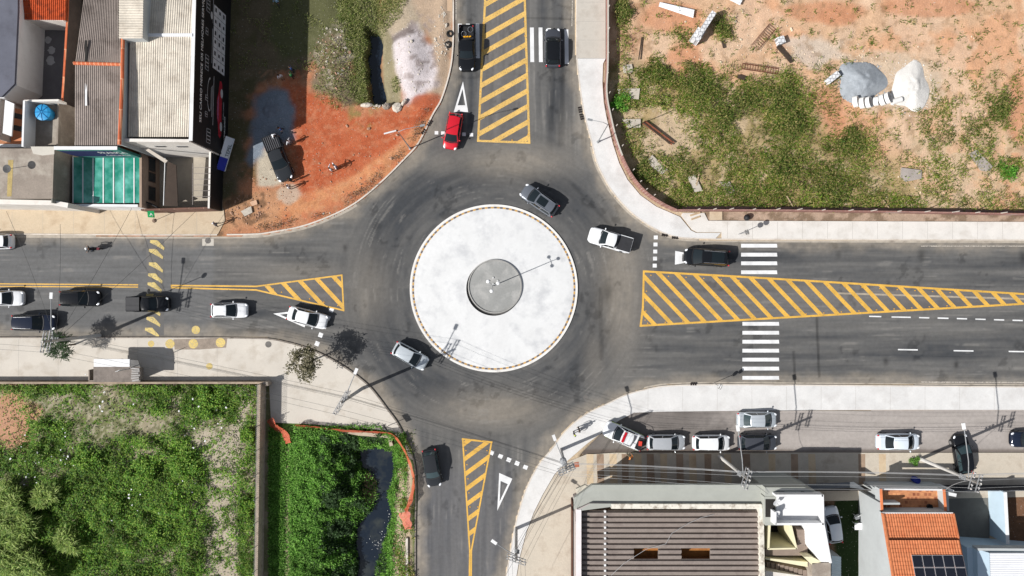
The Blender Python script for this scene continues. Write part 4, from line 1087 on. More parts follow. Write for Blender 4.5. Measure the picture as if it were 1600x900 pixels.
M_TILED = mat('clay_tile_dark', C(196, 84, 40), var=.3, scale=3, fine=8, stain=C(90, 44, 30), stain_amt=.7, stain_scale=1.2)
M_CONC = mat('slab_concrete', C(158, 146, 134), var=.16, scale=.5, fine=6, stain=C(204, 196, 182), stain_amt=.6, stain_scale=.4)
M_DARKC = mat('dark_slab', C(118, 116, 118), var=.1, scale=.5, stain=C(140, 138, 136), stain_amt=.3)
M_INT = mat('dark_interior', (.02, .018, .016), var=.2)
M_METALW = mat('white_sheet_metal', C(246, 247, 250), rough=.45, var=.04)
M_WIN = mat('window_glass', (.02, .025, .03), rough=.08, var=0, spec=.6)

def build_nw():
    # ---------------- big shop with the black wall
    t = thing('shop_building', 'large shop with a pale ribbed roof and a black painted side wall', 'building', P(300, 120, 0))
    h = 8.3
    nb = P(360.5, 0, 0); sb = P(349, 246, 0)             # foot of the black wall
    top_n = P(304.5, 0, h); top_s = P(299, 220, h)
    dirn = (top_n - top_s); dirn.z = 0; dirn.normalize()
    SE_ = Vector((P(299, 220, h).x, P(299, 220, h).y, 0)); SW_ = Vector((P(189, 219, h).x, P(189, 219, h).y, 0))
    NE_ = SE_ + dirn * 26; NW_ = SW_ + dirn * 26
    def w2(v): return (v.x, v.y)
    MB().wallstrip([w2(SE_), w2(NE_)], .24, -.2, h, 0).build('side_wall', W_BLACK, t)
    MB().wallstrip([w2(SE_ + Vector((-.05, 0, 0))), w2(NE_ + Vector((-.05, 0, 0)))], .36, h, h + .06).build('side_coping', W_WHITE, t)
    MB().wallstrip([w2(SW_), w2(SE_ - Vector((.12, 0, 0)))], .24, -.2, h - .003).build('front_wall', W_CREAM, t)
    MB().wallstrip([w2(SW_), w2(SE_ - Vector((.2, 0, 0)))], .3, h, h + .05).build('front_coping', W_CREAM, t)
    MB().wallstrip([w2(SW_), w2(NW_)], .2, -.2, h - 1.0).build('far_wall', W_PALE, t)
    # vents high on the front wall
    for fx in (.40, .72):
        c = SW_.lerp(SE_, fx) + Vector((0, -.13, h - 2.2))
        f = MB().box(c, (1.1, .04, .5)).build('vent', mat('vent_metal', (.3, .3, .3), var=.1), t)
        mb = MB()
        for k in range(4): mb.box(c + Vector((0, -.03, -.18 + k * .12)), (1.0, .03, .05))
        mb.build('vent_slat', M_BLACKP, f)
    # roof, two sheets and a raised cross roof
    zr = h - .55
    a = P(200, 214, zr); b = P(296, 214, zr); a2 = P(203, 57, zr + .55); b2 = P(300.5, 57, zr + .55)
    corrugated(MB(), a, b, a2, b2, 28, .05, rows=6).build('roof', M_FC, t)
    a = P(203, 53, zr + .55); b = P(300.5, 53, zr + .55); a2 = a + Vector((.3, 9.5, -.5)); b2 = b + Vector((.3, 9.5, -.5))
    corrugated(MB(), a, b, a2, b2, 28, .05, rows=4).build('roof', M_FC, t)
    MB().box((P(252, 55, zr + .6)).to_tuple(), (P(300, 0, zr).x - P(203, 0, zr).x, .3, .16)).build('ridge_flashing', M_METALW, t)
    z2 = h + 1.3
    q = [P(186, 60, z2), P(186, -60, z2), P(223, 60, z2), P(225, -60, z2)]
    corrugated(MB(), q[0], q[1], q[2], q[3], 30, .05).build('upper_roof', M_FC, t)
    MB().prism([w2(q[0] + Vector((.1, .1, 0))), w2(q[2] + Vector((-.1, .1, 0))), w2(q[3]), w2(q[1])], zr, z2 - .06).build('upper_wall', W_PALE, t)
    # black wall artwork, on the outside of the east face
    x0 = SE_ + Vector((.125, 0, 0)); U = Vector((0, 0, 1)); Mf = lambda s, z, o=.004: frame(x0 + dirn * s + Vector((o, 0, z)), dirn, U)
    lw = mat('lettering_white', (.75, .75, .75), var=0); lg = mat('lettering_grey', (.4, .41, .43), var=.1)
    text('SEU CARRO MERECE OS MELHORES SERVIÇOS', .62, lw, t, Mf(2.2, 6.55), sx=1.06, name='painted_slogan')
    def panel(s, z, w, hh, m, name, o=.006): return MB().box(x0 + dirn * (s + w / 2) + Vector((o, 0, z + hh / 2)), (.012, w, hh), math.atan2(dirn.y, dirn.x) - math.pi / 2).build(name, m, t)
    tile = mat('panel_white', (.5, .51, .54), var=.06)
    for i in range(6):
        for k in range(3):
            s = 8.6 + i * 1.12; pb = panel(s, 1.35 + k * .98, 1.06, .92, tile, 'service_tile')
            MB().box(x0 + dirn * (s + .53 + .1 * ((i * 7 + k * 3) % 3 - 1)) + Vector((.016, 0, 1.35 + k * .98 + .5)), (.012, .34 + .1 * ((i + k) % 2), .36), math.atan2(dirn.y, dirn.x) - math.pi / 2).build('service_icon', mat('icon_dark', (.03, .03, .035), var=0), pb)
    # windows under the slogan
    wf = mat('window_frame_grey', (.33, .33, .35), var=.05)
    for s, z, w, hh in ((.5, 4.4, 1.5, .9), (3.1, 5.2, .55, .55), (4.8, 5.2, .55, .55), (7.9, 5.2, 1.55, .8), (11.5, 5.5, .7, .55), (13.9, 5.2, 1.6, .8)):
        w_ = panel(s, z, w, hh, wf, 'window'); n = 4 if w > 1 else 2
        mb = MB()
        for k in range(n): mb.box(x0 + dirn * (s + (k + .5) * w / n) + Vector((.018, 0, z + hh / 2)), (.012, w / n - .1, hh - .14), math.atan2(dirn.y, dirn.x) - math.pi / 2)
        mb.build('pane', M_WIN, w_)
    # mural of a red car and lines of small print
    def onwall(pts, m, name, o=.01):
        vs = [x0 + dirn * s + Vector((o, 0, z)) for s, z in pts]; MB().poly(vs).build(name, m, t)
    onwall([(1.6, 2.1), (2.0, 1.8), (7.4, 1.8), (7.8, 2.05), (7.7, 2.45), (6.6, 2.65), (5.6, 3.0), (3.9, 3.0), (3.0, 2.65), (1.8, 2.5)], mat('mural_red', (.3, .012, .025), var=.4, scale=2), 'mural_car')
    onwall([(3.2, 2.6), (4.0, 2.9), (5.5, 2.9), (6.2, 2.6)], mat('mural_pink', (.3, .1, .2), var=.3), 'mural_window', .014)
    for s in (2.9, 6.5):
        mb = MB(); mb.poly([x0 + dirn * (s + .5 * math.cos(a_)) + Vector((.016, 0, 1.9 + .3 * math.sin(a_))) for a_ in np.linspace(0, 2 * math.pi, 20)[:-1]]); mb.build('mural_wheel', lg, t)
    for s, z, w in ((2.6, 3.85, 5.2), (3.4, 4.15, 3.3), (4.0, 4.4, 2.5), (13.2, 4.4, 3.0), (9.0, 4.45, 3.6)): panel(s, z, w, .07, lg, 'mural_rule')
    mb = MB(); cc = x0 + dirn * 5.6 + Vector((.01, 0, 4.75))
    for a0 in np.linspace(0, math.pi, 14)[:-1]:
        a1 = a0 + math.pi / 13; f_ = lambda a_, r: cc + dirn * (r * 1.6 * math.cos(a_)) + Vector((0, 0, r * .55 * math.sin(a_)))
        mb.poly([f_(a0, 1), f_(a0, 1.12), f_(a1, 1.12), f_(a1, 1)])
    mb.build('mural_arch', lg, t)
    text('PERSONALIZADO', .42, lw, t, Mf(.9, .8), name='painted_words')
    text('O SEU CARRO', .3, lg, t, Mf(3.8, 1.25), name='painted_words')
    mb = MB(); mb.ball(x0 + dirn * 13.9 + Vector((.0, 0, 4.75)), (.02, .42, .24), 12, 6); mb.build('mural_badge', lg, t)
    # ---------------- front yard with low black wall, open to the street
    ys = thing('front_yard', 'walled front yard of the shop with a lattice shadow on its concrete', 'yard wall', P(290, 285, 0))
    e0 = Vector((*XY(349.5, 246), 0)); e1 = Vector((*XY(347.5, 330), 0))
    MB().wallstrip([w2(e0 - Vector((.12, -.1, 0))), w2(e1 - Vector((.12, 0, 0)))], .24, -.1, 3.15).build('side_wall', W_BLACK, ys)
    MB().wallstrip([w2(e0 - Vector((.12, 0, 0))), w2(e1 - Vector((.12, .05, 0)))], .2, 3.15, 3.19).build('side_coping', W_CREAM, ys)
    MB().wallstrip(PL([(240, 332), (345, 329)]), .18, 0, 2.6).build('front_gate', brick_mat('gate_brown', C(120, 84, 70), C(106, 74, 62), C(150, 120, 100), w=1.6, h=4, ms=.04), ys)
    MB().flat(PL([(245, 240), (348, 240), (348, 330), (245, 330)]), .1).build('yard_floor', mat('yard_floor', C(190, 180, 164), var=.12, stain=C(150, 140, 126), stain_amt=.5), ys)
    mb = MB()
    for k in range(6): mb.tube([P(300, 262 + k * 9, 3.3), P(329, 262 + k * 9, 3.3)], .025)
    mb.tube([P(301, 255, 3.3), P(301, 320, 3.3)], .04); mb.build('trellis', mat('trellis_metal', (.25, .22, .2), var=.1), ys)
    # house between awning and yard
    t2 = thing('narrow_house', 'narrow beige house wall with dark windows between the green canopy and the yard', 'building', P(240, 285, 0))
    mb = MB().prism(PL([(246, 240), (249.5, 240), (249.5, 330), (246, 330)]), 0, 3.7); mb.build('wall', mat('beige_wall', C(176, 152, 134), var=.08), t2)
    wx = XY(249.5, 285)[0]
    for py, w in ((262, 1.3), (281, .9), (306, 1.4)):
        f = MB().box((wx + .03, XY(0, py)[1], 1.7), (.06, w + .2, 1.5)).build('window', mat('frame_brown', (.12, .08, .06), var=.1), t2)
        MB().box((wx + .05, XY(0, py)[1], 1.7), (.05, w, 1.3)).build('pane', M_WIN, f)
    MB().prism(PL([(216, 227), (222, 226), (262, 251), (258, 255)], 5.2), 5.05, 5.2).build('eave', mat('brown_eave', C(206, 196, 184), var=.1), t2)
    MB().tube([P(258, 247, 3.9), P(255.5, 321, 3.9)], .05).build('gutter_pipe', W_WHITE, t2)
    MB().prism(PL([(262, 252), (275, 258), (278, 322), (256, 322)], 2.9), 2.8, 2.9).build('porch_roof', mat('porch_brown', C(70, 58, 50), var=.15), t2)
    # ---------------- dark ribbed roof building
    hb = 7.6
    t3 = thing('workshop_building', 'long building with a dark ribbed roof and orange ridge tiles', 'building', P(155, 120, 0))
    ll = P(117, 228, hb); lr = P(190, 228, hb); ml = P(117.5, 99, hb + .7); mr = P(190, 101, hb + .7); ul = P(132, -10, hb); ur = P(188, -10, hb)
    mid = PL([(117, 230), (186, 230)], 8.1)
    corrugated(MB(), ll, lr, ml, mr, 23, .06, rows=3).build('roof', M_FCD, t3)
    ul2 = ul + (ul - ml) * .25; ur2 = ur + (ur - mr) * .25
    corrugated(MB(), ml + Vector((0, 0, -.02)), mr + Vector((0, 0, -.02)), ul2, ur2, 23, .06, rows=4).build('roof', M_FCD, t3)
    ro = brick_mat('ridge_tiles', C(222, 120, 76), C(206, 104, 62), C(240, 170, 130), w=.42, h=3, ms=.05)
    MB().tube([ml + Vector((-.1, 0, .06)), mr + Vector((.1, 0, .06))], .17, 8).build('ridge', ro, t3)
    MB().tube([P(192, 57, 8.95), P(191, 130, 8.9), P(186.5, 226, 8.8)], .17, 8).build('side_tiles', ro, t3)
    g = [P(193, 57, 8.85), P(187.5, 226, 8.7)]
    MB().wallstrip([w2(g[0]), w2(g[1])], .2, 0, 8.72).build('party_wall', W_PALE, t3)
    MB().wallstrip([w2(ml), w2(ll)], .2, 0, hb - .1).build('wall', W_CREAM, t3); MB().wallstrip([w2(ul2), w2(ml)], .2, 0, hb - .2).build('wall', W_CREAM, t3)
    fr = [Vector((*XY(85, 231.5, 8.0), 0)), Vector((*XY(183.5, 231.5, 8.0), 0))]
    MB().wallstrip([w2(fr[0]), w2(fr[1])], .28, 3.0, 8.0).build('front_wall', mat('teal_sign', (.05, .2, .17), var=.1), t3)
    MB().wallstrip([w2(fr[0]), w2(fr[1])], .34, 8.0, 8.08).build('front_coping', W_WHITE, t3)
    MB().box((fr[0].lerp(fr[1], .42) + Vector((0, -.16, 6.0))), (5.2, .03, 2.6)).build('sign_panel', mat('sign_navy', (.012, .016, .08), var=.1), t3)
    text('FRANCA', 1.15, lw, t3, frame(fr[0].lerp(fr[1], .57) + Vector((0, -.19, 6.2)), (1, 0, 0), (0, 0, 1)), name='sign_letters', sx=.62)
    text('Automecanica', .55, lw, t3, frame(fr[0].lerp(fr[1], .57) + Vector((0, -.19, 5.2)), (1, 0, 0), (0, 0, 1)), name='sign_letters', sx=.8)
    for px in (134.5,): MB().box(((P(px, 120, hb + .66) + P(px, 160, hb + .4)) / 2).to_tuple(), (.2, 3.2, .03)).build('clear_strip', W_WHITE, t3)
    MB().box(P(134.5, 82, hb + .72).to_tuple(), (.22, 2.4, .05)).build('dark_strip', M_INT, t3)
    # ---------------- green canopy
    t4 = thing('green_canopy', 'translucent green canopy of eight panels with white bars', 'canopy', P(168, 280, 0))
    za = 3.6; mg, nt, b = _nt('green_polycarbonate')
    b.inputs['Base Color'].default_value = (*C(40, 168, 146), 1); b.inputs['Roughness'].default_value = .25; b.inputs['Specular IOR Level'].default_value = .5
    s = noise(nt, .5, 4, .6, lo=.4, hi=.66); nt.links.new(mixcol(nt, s, C(28, 138, 116), C(120, 204, 188)), b.inputs['Base Color'])
    edges = [114.5, 130, 146, 162, 178, 194, 210, 220]
    for i in range(7):
        MB().prism(PL([(edges[i] + .6, 245), (edges[i + 1] - .6, 245), (edges[i + 1] - .6, 317), (edges[i] + .6, 317)], za), za, za + .03).build('panel', mg, t4)
    mb = MB()
    for x in edges: mb.box(((P(x, 245, za) + P(x, 317, za)) / 2 + Vector((0, 0, .05))).to_tuple(), (.11, 4.95, .06))
    mb.build('bar', W_WHITE, t4)
    MB().wallstrip(PL([(114, 243.3), (222, 243.3)], za), .3, 2.5, za + .06).build('back_beam', mat('cream_beam', C(238, 220, 176), var=.05), t4)
    MB().wallstrip(PL([(107, 320.5), (216, 321.5)], za), .26, 0, za + .1).build('front_beam', W_WHITE, t4)
    MB().wallstrip(PL([(221.5, 244), (221.5, 318)], za), .18, 0, za + .02).build('side_wall', mat('beige_wall', C(176, 152, 134)), t4)
    # ---------------- concrete roofed house at the left edge
    t5 = thing('flat_roofed_house', 'house with a weathered flat concrete roof and a white front parapet', 'building', P(40, 275, 0))
    hd = 6.2
    MB().prism(PL([(-60, 232), (84.5, 232), (82, 310), (-60, 310)], hd), 0, hd).build('roof_slab', [M_CONC], t5)
    MB().prism(PL([(48, 229), (85, 229), (85, 241), (66, 243), (52, 240)], hd), hd, hd + .02).build('dry_patch', mat('dry_patch', C(214, 208, 196), var=.06), t5)
    MB().prism(PL([(13, 250), (21, 250), (18, 307), (11, 307)], hd), hd + .004, hd + .012).build('moss_streak', mat('moss_streak', C(188, 166, 110), var=.25), t5)
    MB().wallstrip(PL([(-60, 314), (84, 317), (106, 321)], 5.6), .5, 0, 5.6).build('front_parapet', W_CREAM, t5)
    MB().tube([P(12, 264, hd + 1.4), P(12, 264, hd + .1)], .03).build('dish_mast', M_CHROME, t5)
    MB().lathe(P(12, 264, hd + 1.3), [(.05, 0), (.3, .04), (.42, .12), (.4, .12), (.05, .03)], 20).build('dish', mat('dish_grey', (.09, .09, .09), var=.1), t5)
    # canteen wall to the left of the canopy: grey side of the house
    MB().wallstrip(PL([(83.3, 233), (80.8, 317)], hd - .02), .12, 0, hd - .02).build('side_wall', mat('side_grey', C(140, 138, 130), var=.12), t5)
    # ---------------- house with tank terrace
    t6 = thing('terrace_house', 'small roof terrace with white parapets carrying the blue water tank', 'building', P(65, 195, 0))
    zt = 4.6
    MB().prism(PL([(38, 158), (92, 158), (90, 229), (36, 229)], zt), 0, zt).build('roof_slab', M_CONC, t6)
    MB().wallstrip(PL([(37.5, 157.5), (91.5, 156.5)], 5.9), .2, zt, 5.9).build('back_parapet', W_CREAM, t6)
    MB().wallstrip(PL([(37.5, 157), (35, 229)], 6.3), .2, 0, 6.3).build('side_parapet', W_WHITE, t6)
    MB().wallstrip(PL([(91, 158), (89, 229)], 5.0), .16, zt, 5.0).build('low_parapet', M_CONC, t6)
    t7 = thing('water_tank', 'round bright blue water tank with a ribbed lid on the small terrace', 'water tank', P(77, 179, zt))
    bl = mat('tank_blue', C(50, 160, 220), var=.05, rough=.5)
    MB().lathe(P(77, 179.5, zt), [(.62, 0), (.76, .9), (.8, .92), (.8, .98)], 32).build('barrel', bl, t7)
    lid = MB().lathe(P(77, 179.5, zt), [(.83, .985), (.83, 1.04), (.6, 1.14), (.12, 1.2)], 32).build('lid', bl, t7)
    mb = MB(); c = P(77, 179.5, zt)
    for k in range(8):
        a_ = k * math.pi / 4; d = Vector((math.cos(a_), math.sin(a_), 0)); mb.tube([c + d * .1 + Vector((0, 0, 1.215)), c + d * .6 + Vector((0, 0, 1.15)), c + d * .82 + Vector((0, 0, 1.05))], .03)
    mb.build('rib', mat('tank_rib', C(14, 90, 150), var=0), lid)
    # white porch and orange wall at the left edge
    t8 = thing('porch', 'white porch roof beside an orange wall with two dark windows', 'porch', P(15, 190, 0))
    MB().prism(PL([(8, 156), (22, 162), (18, 213), (4, 208)], 4.2), 4.05, 4.2).build('roof', W_WHITE, t8)
    MB().wallstrip(PL([(40, 165), (37, 229)]), .1, 0, 3.9).build('wall', W_CREAM, t8)
    MB().prism(PL([(18, 168), (40, 172), (40, 228), (17, 228)], 2.2), 0, 2.2).build('orange_wall', mat('orange_render', C(214, 140, 100), var=.08), t8)
    for y in (179, 198): MB().prism(PL([(22, y - 3), (35, y), (34, y + 8), (20, y + 5)], 2.22), 2.2, 2.23).build('window', M_WIN, t8)
    MB().prism(PL([(-60, 225), (40, 225), (40, 230), (-60, 230)], 3.6), 0, 3.6).build('front_beam', W_WHITE, t8)
    # ---------------- tall house at the very left
    t9 = thing('tall_house', 'tall house with a dark slate coloured roof and a blank white side wall', 'building', P(10, 70, 0))
    hh = 4.3; pts = [(-70, -90), (29, -90), (28, 20), (23, 132), (3, 152), (-70, 155)]
    MB().prism(PL(pts, hh), 0, hh - .25).build('wall', W_WHITE, t9)
    MB().prism(PL([(-70, -90), (28.5, -90), (27.5, 20), (22.5, 131), (2.5, 151), (-70, 154)], hh), hh - .245, hh).build('roof', mat('slate_roof', C(106, 108, 120), var=.12, scale=.4, stain=C(84, 84, 94), stain_amt=.5), t9)
    t10 = thing('tiled_lean_to', 'lean-to with blotched red clay tiles above the dark courtyard', 'lean-to', P(70, 15, 0))
    a, b = P(35, 31, 3.3), P(103, 32, 3.3); a2, b2 = P(34, -60, 4.0), P(105, -60, 4.0)
    corrugated(MB(), a, b, a2, b2, 22, .07, rows=9).build('roof', M_TILED, t10)
    MB().wallstrip(PL([(36, 30), (60, 30), (100, 32)], 3.0), .15, 0, 3.1).build('wall', W_CREAM, t10)
    t11 = thing('courtyard', 'dark screed courtyard with pale patches inside an orange coped wall', 'courtyard', P(80, 90, 0))
    MB().flat(PL([(58, 20), (108, 20), (104, 160), (50, 160)]), .1).build('floor', M_DARKC, t11)
    mb = MB()
    for x, y, r in ((76, 63, 5), (66.5, 78, 4.2), (81.5, 79, 5.5), (80, 95, 6.6)):
        mb.flat([XY(x + r * (1 + .25 * math.sin(3 * k + x)) * math.cos(k * .4488), y + r * 1.15 * math.sin(k * .4488)) for k in range(14)], .106)
    mb.build('pale_patch', mat('pale_patch', C(190, 190, 190), var=.1), t11)
    cw = [P(107, -60, 2.6), P(105.5, 20, 2.6), P(99, 130, 2.6), P(92.5, 229, 2.6)]
    MB().wallstrip([w2(v) for v in cw], .16, 0, 2.55).build('wall', mat('shade_toned_render', C(84, 76, 72), var=.2), t11)  # courtyard shade is put into this dark wall colour
    MB().wallstrip([w2(v) for v in cw], .2, 2.55, 2.63).build('coping', ro, t11)
    MB().wallstrip([w2(v + Vector((1.15, 0, 0))) for v in cw], .9, 0, .5).build('footing', mat('footing', C(84, 78, 74), var=.2), t11)  # dark tone holds the shade of the gap beside the wall
    # green banner by the pavement
    t12 = thing('green_banner', 'green advertising banner with a white mark in front of the brown gate', 'banner', P(236, 338, .12))
    MB().tube([P(241, 345, .12), P(238, 335, 2.4)], .03).build('pole', M_CHROME, t12)
    MB().lathe(P(241, 345, .12), [(.22, 0), (.2, .1), (.05, .14)], 14).build('base', mat('base_brown', (.16, .11, .08), var=.2), t12)
    q = [P(229.5, 327, 2.3), P(240, 326, 2.3), P(242, 340, 1.5), P(231, 339.5, 1.5)]
    MB().grid([[q[0], q[1]], [q[3], q[2]]]).build('cloth', mat('banner_green', C(26, 150, 84), var=.1), t12)
    d1 = (q[1] - q[0]).normalized(); d2 = (q[0] - q[3]).normalized()
    text('A', .55, lw, t12, frame(q[3].lerp(q[2], .28) + d2 * .25 + d1.cross(d2) * .03, d1, d2), name='banner_mark')
    mb = MB().wallstrip(PL([(205, 304), (245, 324)], 3.0), .08, 2.2, 3.0); solo(mb, 'sign_board', M_BLACKP, 'dark narrow shop board jutting past the canopy corner', 'sign')
    # estate sign standing on the dirt
    t13 = thing('lot_sign', 'white and blue land sign standing in the shade beside the black wall', 'sign', P(350, 245, 0))
    ang = math.atan2(52, 13)
    q0, q1 = P(351, 268, .75), P(366, 217, .75); up = Vector((-.62, .16, 1.0)).normalized(); hgt = 1.05
    d = (q1 - q0).normalized()
    mb = MB().grid([[q0, q1], [q0 + up * hgt, q1 + up * hgt]]); mb.build('board', mat('sign_white', C(226, 230, 236), var=.04), t13)
    nn = d.cross(up).normalized()
    MB().grid([[q0 + nn * .01, q0 + d * 1.45 + nn * .01], [q0 + up * hgt + nn * .01, q0 + d * 1.45 + up * hgt + nn * .01]]).build('blue_panel', mat('sign_blue', C(50, 60, 170), var=.05), t13)
    text('TEPEL', .55, mat('sign_ink', (.02, .05, .04), var=0), t13, frame(q0 + d * 1.6 + up * .1 + nn * .02, d, up), name='sign_letters')
    MB().tube([q0 + nn * .03, q1 + nn * .03], .05).build('bottom_rail', W_WHITE, t13)
    mb = MB()
    for s in (.3, 3.4): mb.tube([Vector(((q0 + d * s).x - .1, (q0 + d * s).y, 0)), q0 + d * s + up * .9 - nn * .05], .05)
    mb.build('post', mat('post_wood', (.2, .14, .09), var=.2), t13)

def build_se():
    def w2(v): return (v.x, v.y)
    # ---------------- ribbed warehouse on the corner
    h = 5.35; zm = 5.0
    t = thing('warehouse', 'corner warehouse with a grey fascia and a dark deeply ribbed roof', 'building', P(1040, 830, 0))
    bp = [XY(904, 990, h), XY(904, 796, h), XY(921, 789, h), XY(1196, 791.5, h)]
    MB().wallstrip(bp, .3, 0, h).build('outer_wall', mat('shed_wall', C(190, 180, 176), var=.08), t)
    MB().wallstrip([bp[0], bp[1]], .56, h, h + .05).build('west_coping', mat('pink_white', C(240, 232, 232), var=.05), t)
    MB().wallstrip([XY(894.5, 990, 1.6), XY(894.5, 784, 1.6)], .1, 0, 1.6).build('west_plinth', mat('plinth_brown', C(96, 66, 54), var=.2), t)
    MB().prism(PL([(897, 796), (897, 778), (925, 757), (1197, 757), (1197, 790), (922, 788)], zm), zm - .45, zm).build('marquee', W_GREY, t)
    MB().prism(PL([(899, 777), (926, 757.5), (1197, 757.5), (1197, 764), (928, 765), (905, 781)], zm + .14), zm, zm + .14).build('marquee_rim', W_GREY, t)
    MB().wallstrip([XY(960, 763, 0), XY(1196, 763, 0)], .2, 0, zm - .45).build('shop_front', mat('shop_front_brown', C(96, 66, 60), var=.2), t)
    MB().wallstrip([bp[2], bp[3]], .32, h, h + .04).build('north_coping', W_GREY, t)
    # old inner coping
    ic = PL([(955, 791), (1190, 791.5)], h + .02)
    MB().wallstrip(ic, .5, h - .4, h + .06).build('inner_coping', mat('peeling_white', C(236, 230, 216), var=.12, fine=3, stain=C(120, 100, 80), stain_amt=.8, stain_scale=1.3), t)
    MB().prism(PL([(908, 798), (955, 792), (955, 787), (921, 788), (904, 797)], h + .01), h - .3, h + .01).build('corner_slab', W_GREY, t)
    ec = PL([(1190, 792), (1193.5, 990)], h - .1)
    MB().wallstrip(ec, .42, 0, h - .1).build('east_coping', _M['peeling_white'], t)
    zr = 4.5; y0 = P(0, 798, zr).y; per = .563; nr = 24; x0 = P(909, 0, zr).x; x1 = P(1187, 0, zr).x
    holes = (P(990, 0, zr).x, P(1028, 0, zr).x), (P(1064, 0, zr).x, P(1109, 0, zr).x); hr = (7, 8)
    mb = MB()
    for r in range(nr):
        yc = y0 - per * (r + .5)
        segs = [(x0, x1)] if r not in hr else [(x0, holes[0][0]), (holes[0][1], holes[1][0]), (holes[1][1], x1)]
        prof = [(per / 2, 0), (.20, .03), (.15, .24), (-.15, .24), (-.20, .03), (-per / 2, 0)]
        for a, b in segs:
            mb.grid([[(a, yc + dy, zr + dz) for dy, dz in prof], [(b, yc + dy, zr + dz) for dy, dz in prof]])
            for e in (a, b): mb.add([(e, yc + dy, zr + dz) for dy, dz in prof], [list(range(6))])
    mb.build('roof', M_FCB, t)
    mb = MB()
    for r in range(nr):
        if r in hr: pass
        mb.box((P(945, 0, zr).x, y0 - per * (r + .02), zr + .12), (.2, .22, .22))
    mb.build('ridge_clips', W_WHITE, t)
    yh = y0 - per * 8
    for a, b in holes:
        MB().box(((a + b) / 2, yh, 3.4), (b - a + .6, per * 2 + .6, .06)).build('skylight_well', mat('well_ochre', C(176, 116, 60), var=.2, scale=1, stain=C(90, 56, 36), stain_amt=.6), t)
        MB().box(((a + b) / 2, yh - per * 1.35, 3.9), (b - a + .6, .05, 1.0)).build('well_side', mat('well_brown', C(130, 88, 54), var=.2), t)
    MB().prism(PL([(900, 764), (914, 758), (926, 763), (922, 771), (902, 777)], 3.0), 2.6, 3.0).build('corner_canopy', mat('canopy_beige', C(214, 208, 192), var=.05), t)
    mb = solo(MB().tube([P(955, 899, 4.85), P(975, 880, 4.85), P(1010, 858, 4.85), P(1040, 850, 4.85), P(1050, 833, 4.85), P(1075, 818, 4.85), P(1095, 809, 4.85), P(1115, 804, 4.85)], .02), 'roof_cable', mat('cable_grey', (.4, .4, .4), var=0), 'thin white cable snaking over the ribbed warehouse roof', 'cable')
    # ---------------- stepped annexe with terraces
    t2 = thing('annexe_building', 'white stepped annexe with roof terraces, a light well and stairs', 'building', P(1240, 830, 0))
    zt = 7.0
    tb = [(1212, 774), (1285, 774), (1286, 819), (1212, 819)]
    MB().prism(PL([(1194, 776), (1285, 774), (1286, 819), (1196, 821)], 6.0), 0, 6.0).build('block', W_GREY, t2)
    MB().flat(PL([(1213, 775), (1284, 775), (1284, 818), (1213, 818)], 6.03), 6.03).build('terrace_floor', W_WHITE, t2)
    for nm, a, b, m in (('terrace_parapet', (1212, 774.5), (1286, 774.5), W_WHITE), ('terrace_parapet', (1212, 819), (1287, 819), W_WHITE), ('terrace_parapet', (1285.5, 773), (1286.5, 820.5), W_WHITE), ('terrace_parapet', (1211.5, 800), (1211.5, 820), W_WHITE)):
        MB().wallstrip(PL([a, b], zt), .22, 5.98, zt).build(nm, m, t2)
    MB().prism(PL([(1196, 762), (1258, 762), (1284, 774), (1196, 776)], 6.2), 0, 6.1).build('front_wall', W_GREY, t2)
    for x, y, w in ((1219, 769, .9), (1254, 769, .4)): MB().prism(PL([(x - w * 7, y - 1.2), (x + w * 7, y - 1), (x + w * 8, y + 1), (x - w * 5, y + 1)], 6.12), 6.1, 6.115).build('window', M_WIN, t2)
    MB().flat(PL([(1196, 780), (1211, 780), (1211, 808), (1196, 808)], 6.03), 6.03).build('dark_deck', M_INT, t2)
    for k, (x, y) in enumerate(((1213, 784), (1212.5, 802))):
        d = thing('satellite_dish', 'white satellite dish on the annexe roof, %s' % ('nearer the street' if k == 0 else 'beside the terrace corner'), 'satellite dish', P(x, y, 6.05), 'satellite dishes')
        MB().tube([P(x, y, 6.05), P(x, y, 6.7)], .04).build('mast', M_CHROME, d)
        mb = MB().lathe((0, 0, 0), [(.05, 0), (.3, .04), (.42, .1), (.4, .1), (.05, .03)], 20); R_ = Matrix.Rotation(.5, 4, 'X') @ Matrix.Rotation(.3, 4, 'Y'); c = P(x, y, 6.75)
        mb.v = [tuple((R_ @ Vector(v)) + c) for v in mb.v]; mb.build('reflector', W_WHITE, d)
        MB().tube([c, c + Vector((.1, -.25, .45))], .02).build('feed_arm', M_CHROME, d)
    # lower roof, brown tiles, with light well
    zl = 4.0
    tile_b = mat('brown_paving', C(150, 134, 122), var=.1, fine=5)
    MB().prism(PL([(1196, 822), (1262, 822), (1262, 866), (1196, 866)], zl), 0, .4).build('well_floor', M_INT, t2)
    MB().prism(PL([(1196, 857), (1262, 857), (1262, 868), (1196, 868)], zl), 0, zl).build('lower_roof', tile_b, t2)
    MB().prism(PL([(1240, 822), (1262, 822), (1262, 857), (1243, 857)], zl), 0, zl).build('lower_roof', tile_b, t2)
    cr = mat('cream_inside', C(240, 232, 196), var=.05)
    for a, b in (((1203, 821), (1201, 858)), ((1200, 858), (1245, 857)), ((1236, 821), (1245, 858))):
        MB().wallstrip(PL([a, b], 5.0), .16, .4, 5.0).build('well_wall', cr, t2)
    for k in range(7):
        MB().prism(PL([(1242 + k * .6, 824 + k * 4.6), (1258, 824 + k * 4.6), (1258, 828 + k * 4.6), (1242 + k * .6, 828 + k * 4.6)], 4.2), 4.0, 4.9 - k * .11).build('stair_tread', tile_b, t2)
    MB().prism(PL([(1259, 821), (1287, 820), (1298, 878), (1283, 878), (1266, 856)], 5.6), 0, 5.6).build('side_block', W_WHITE, t2)
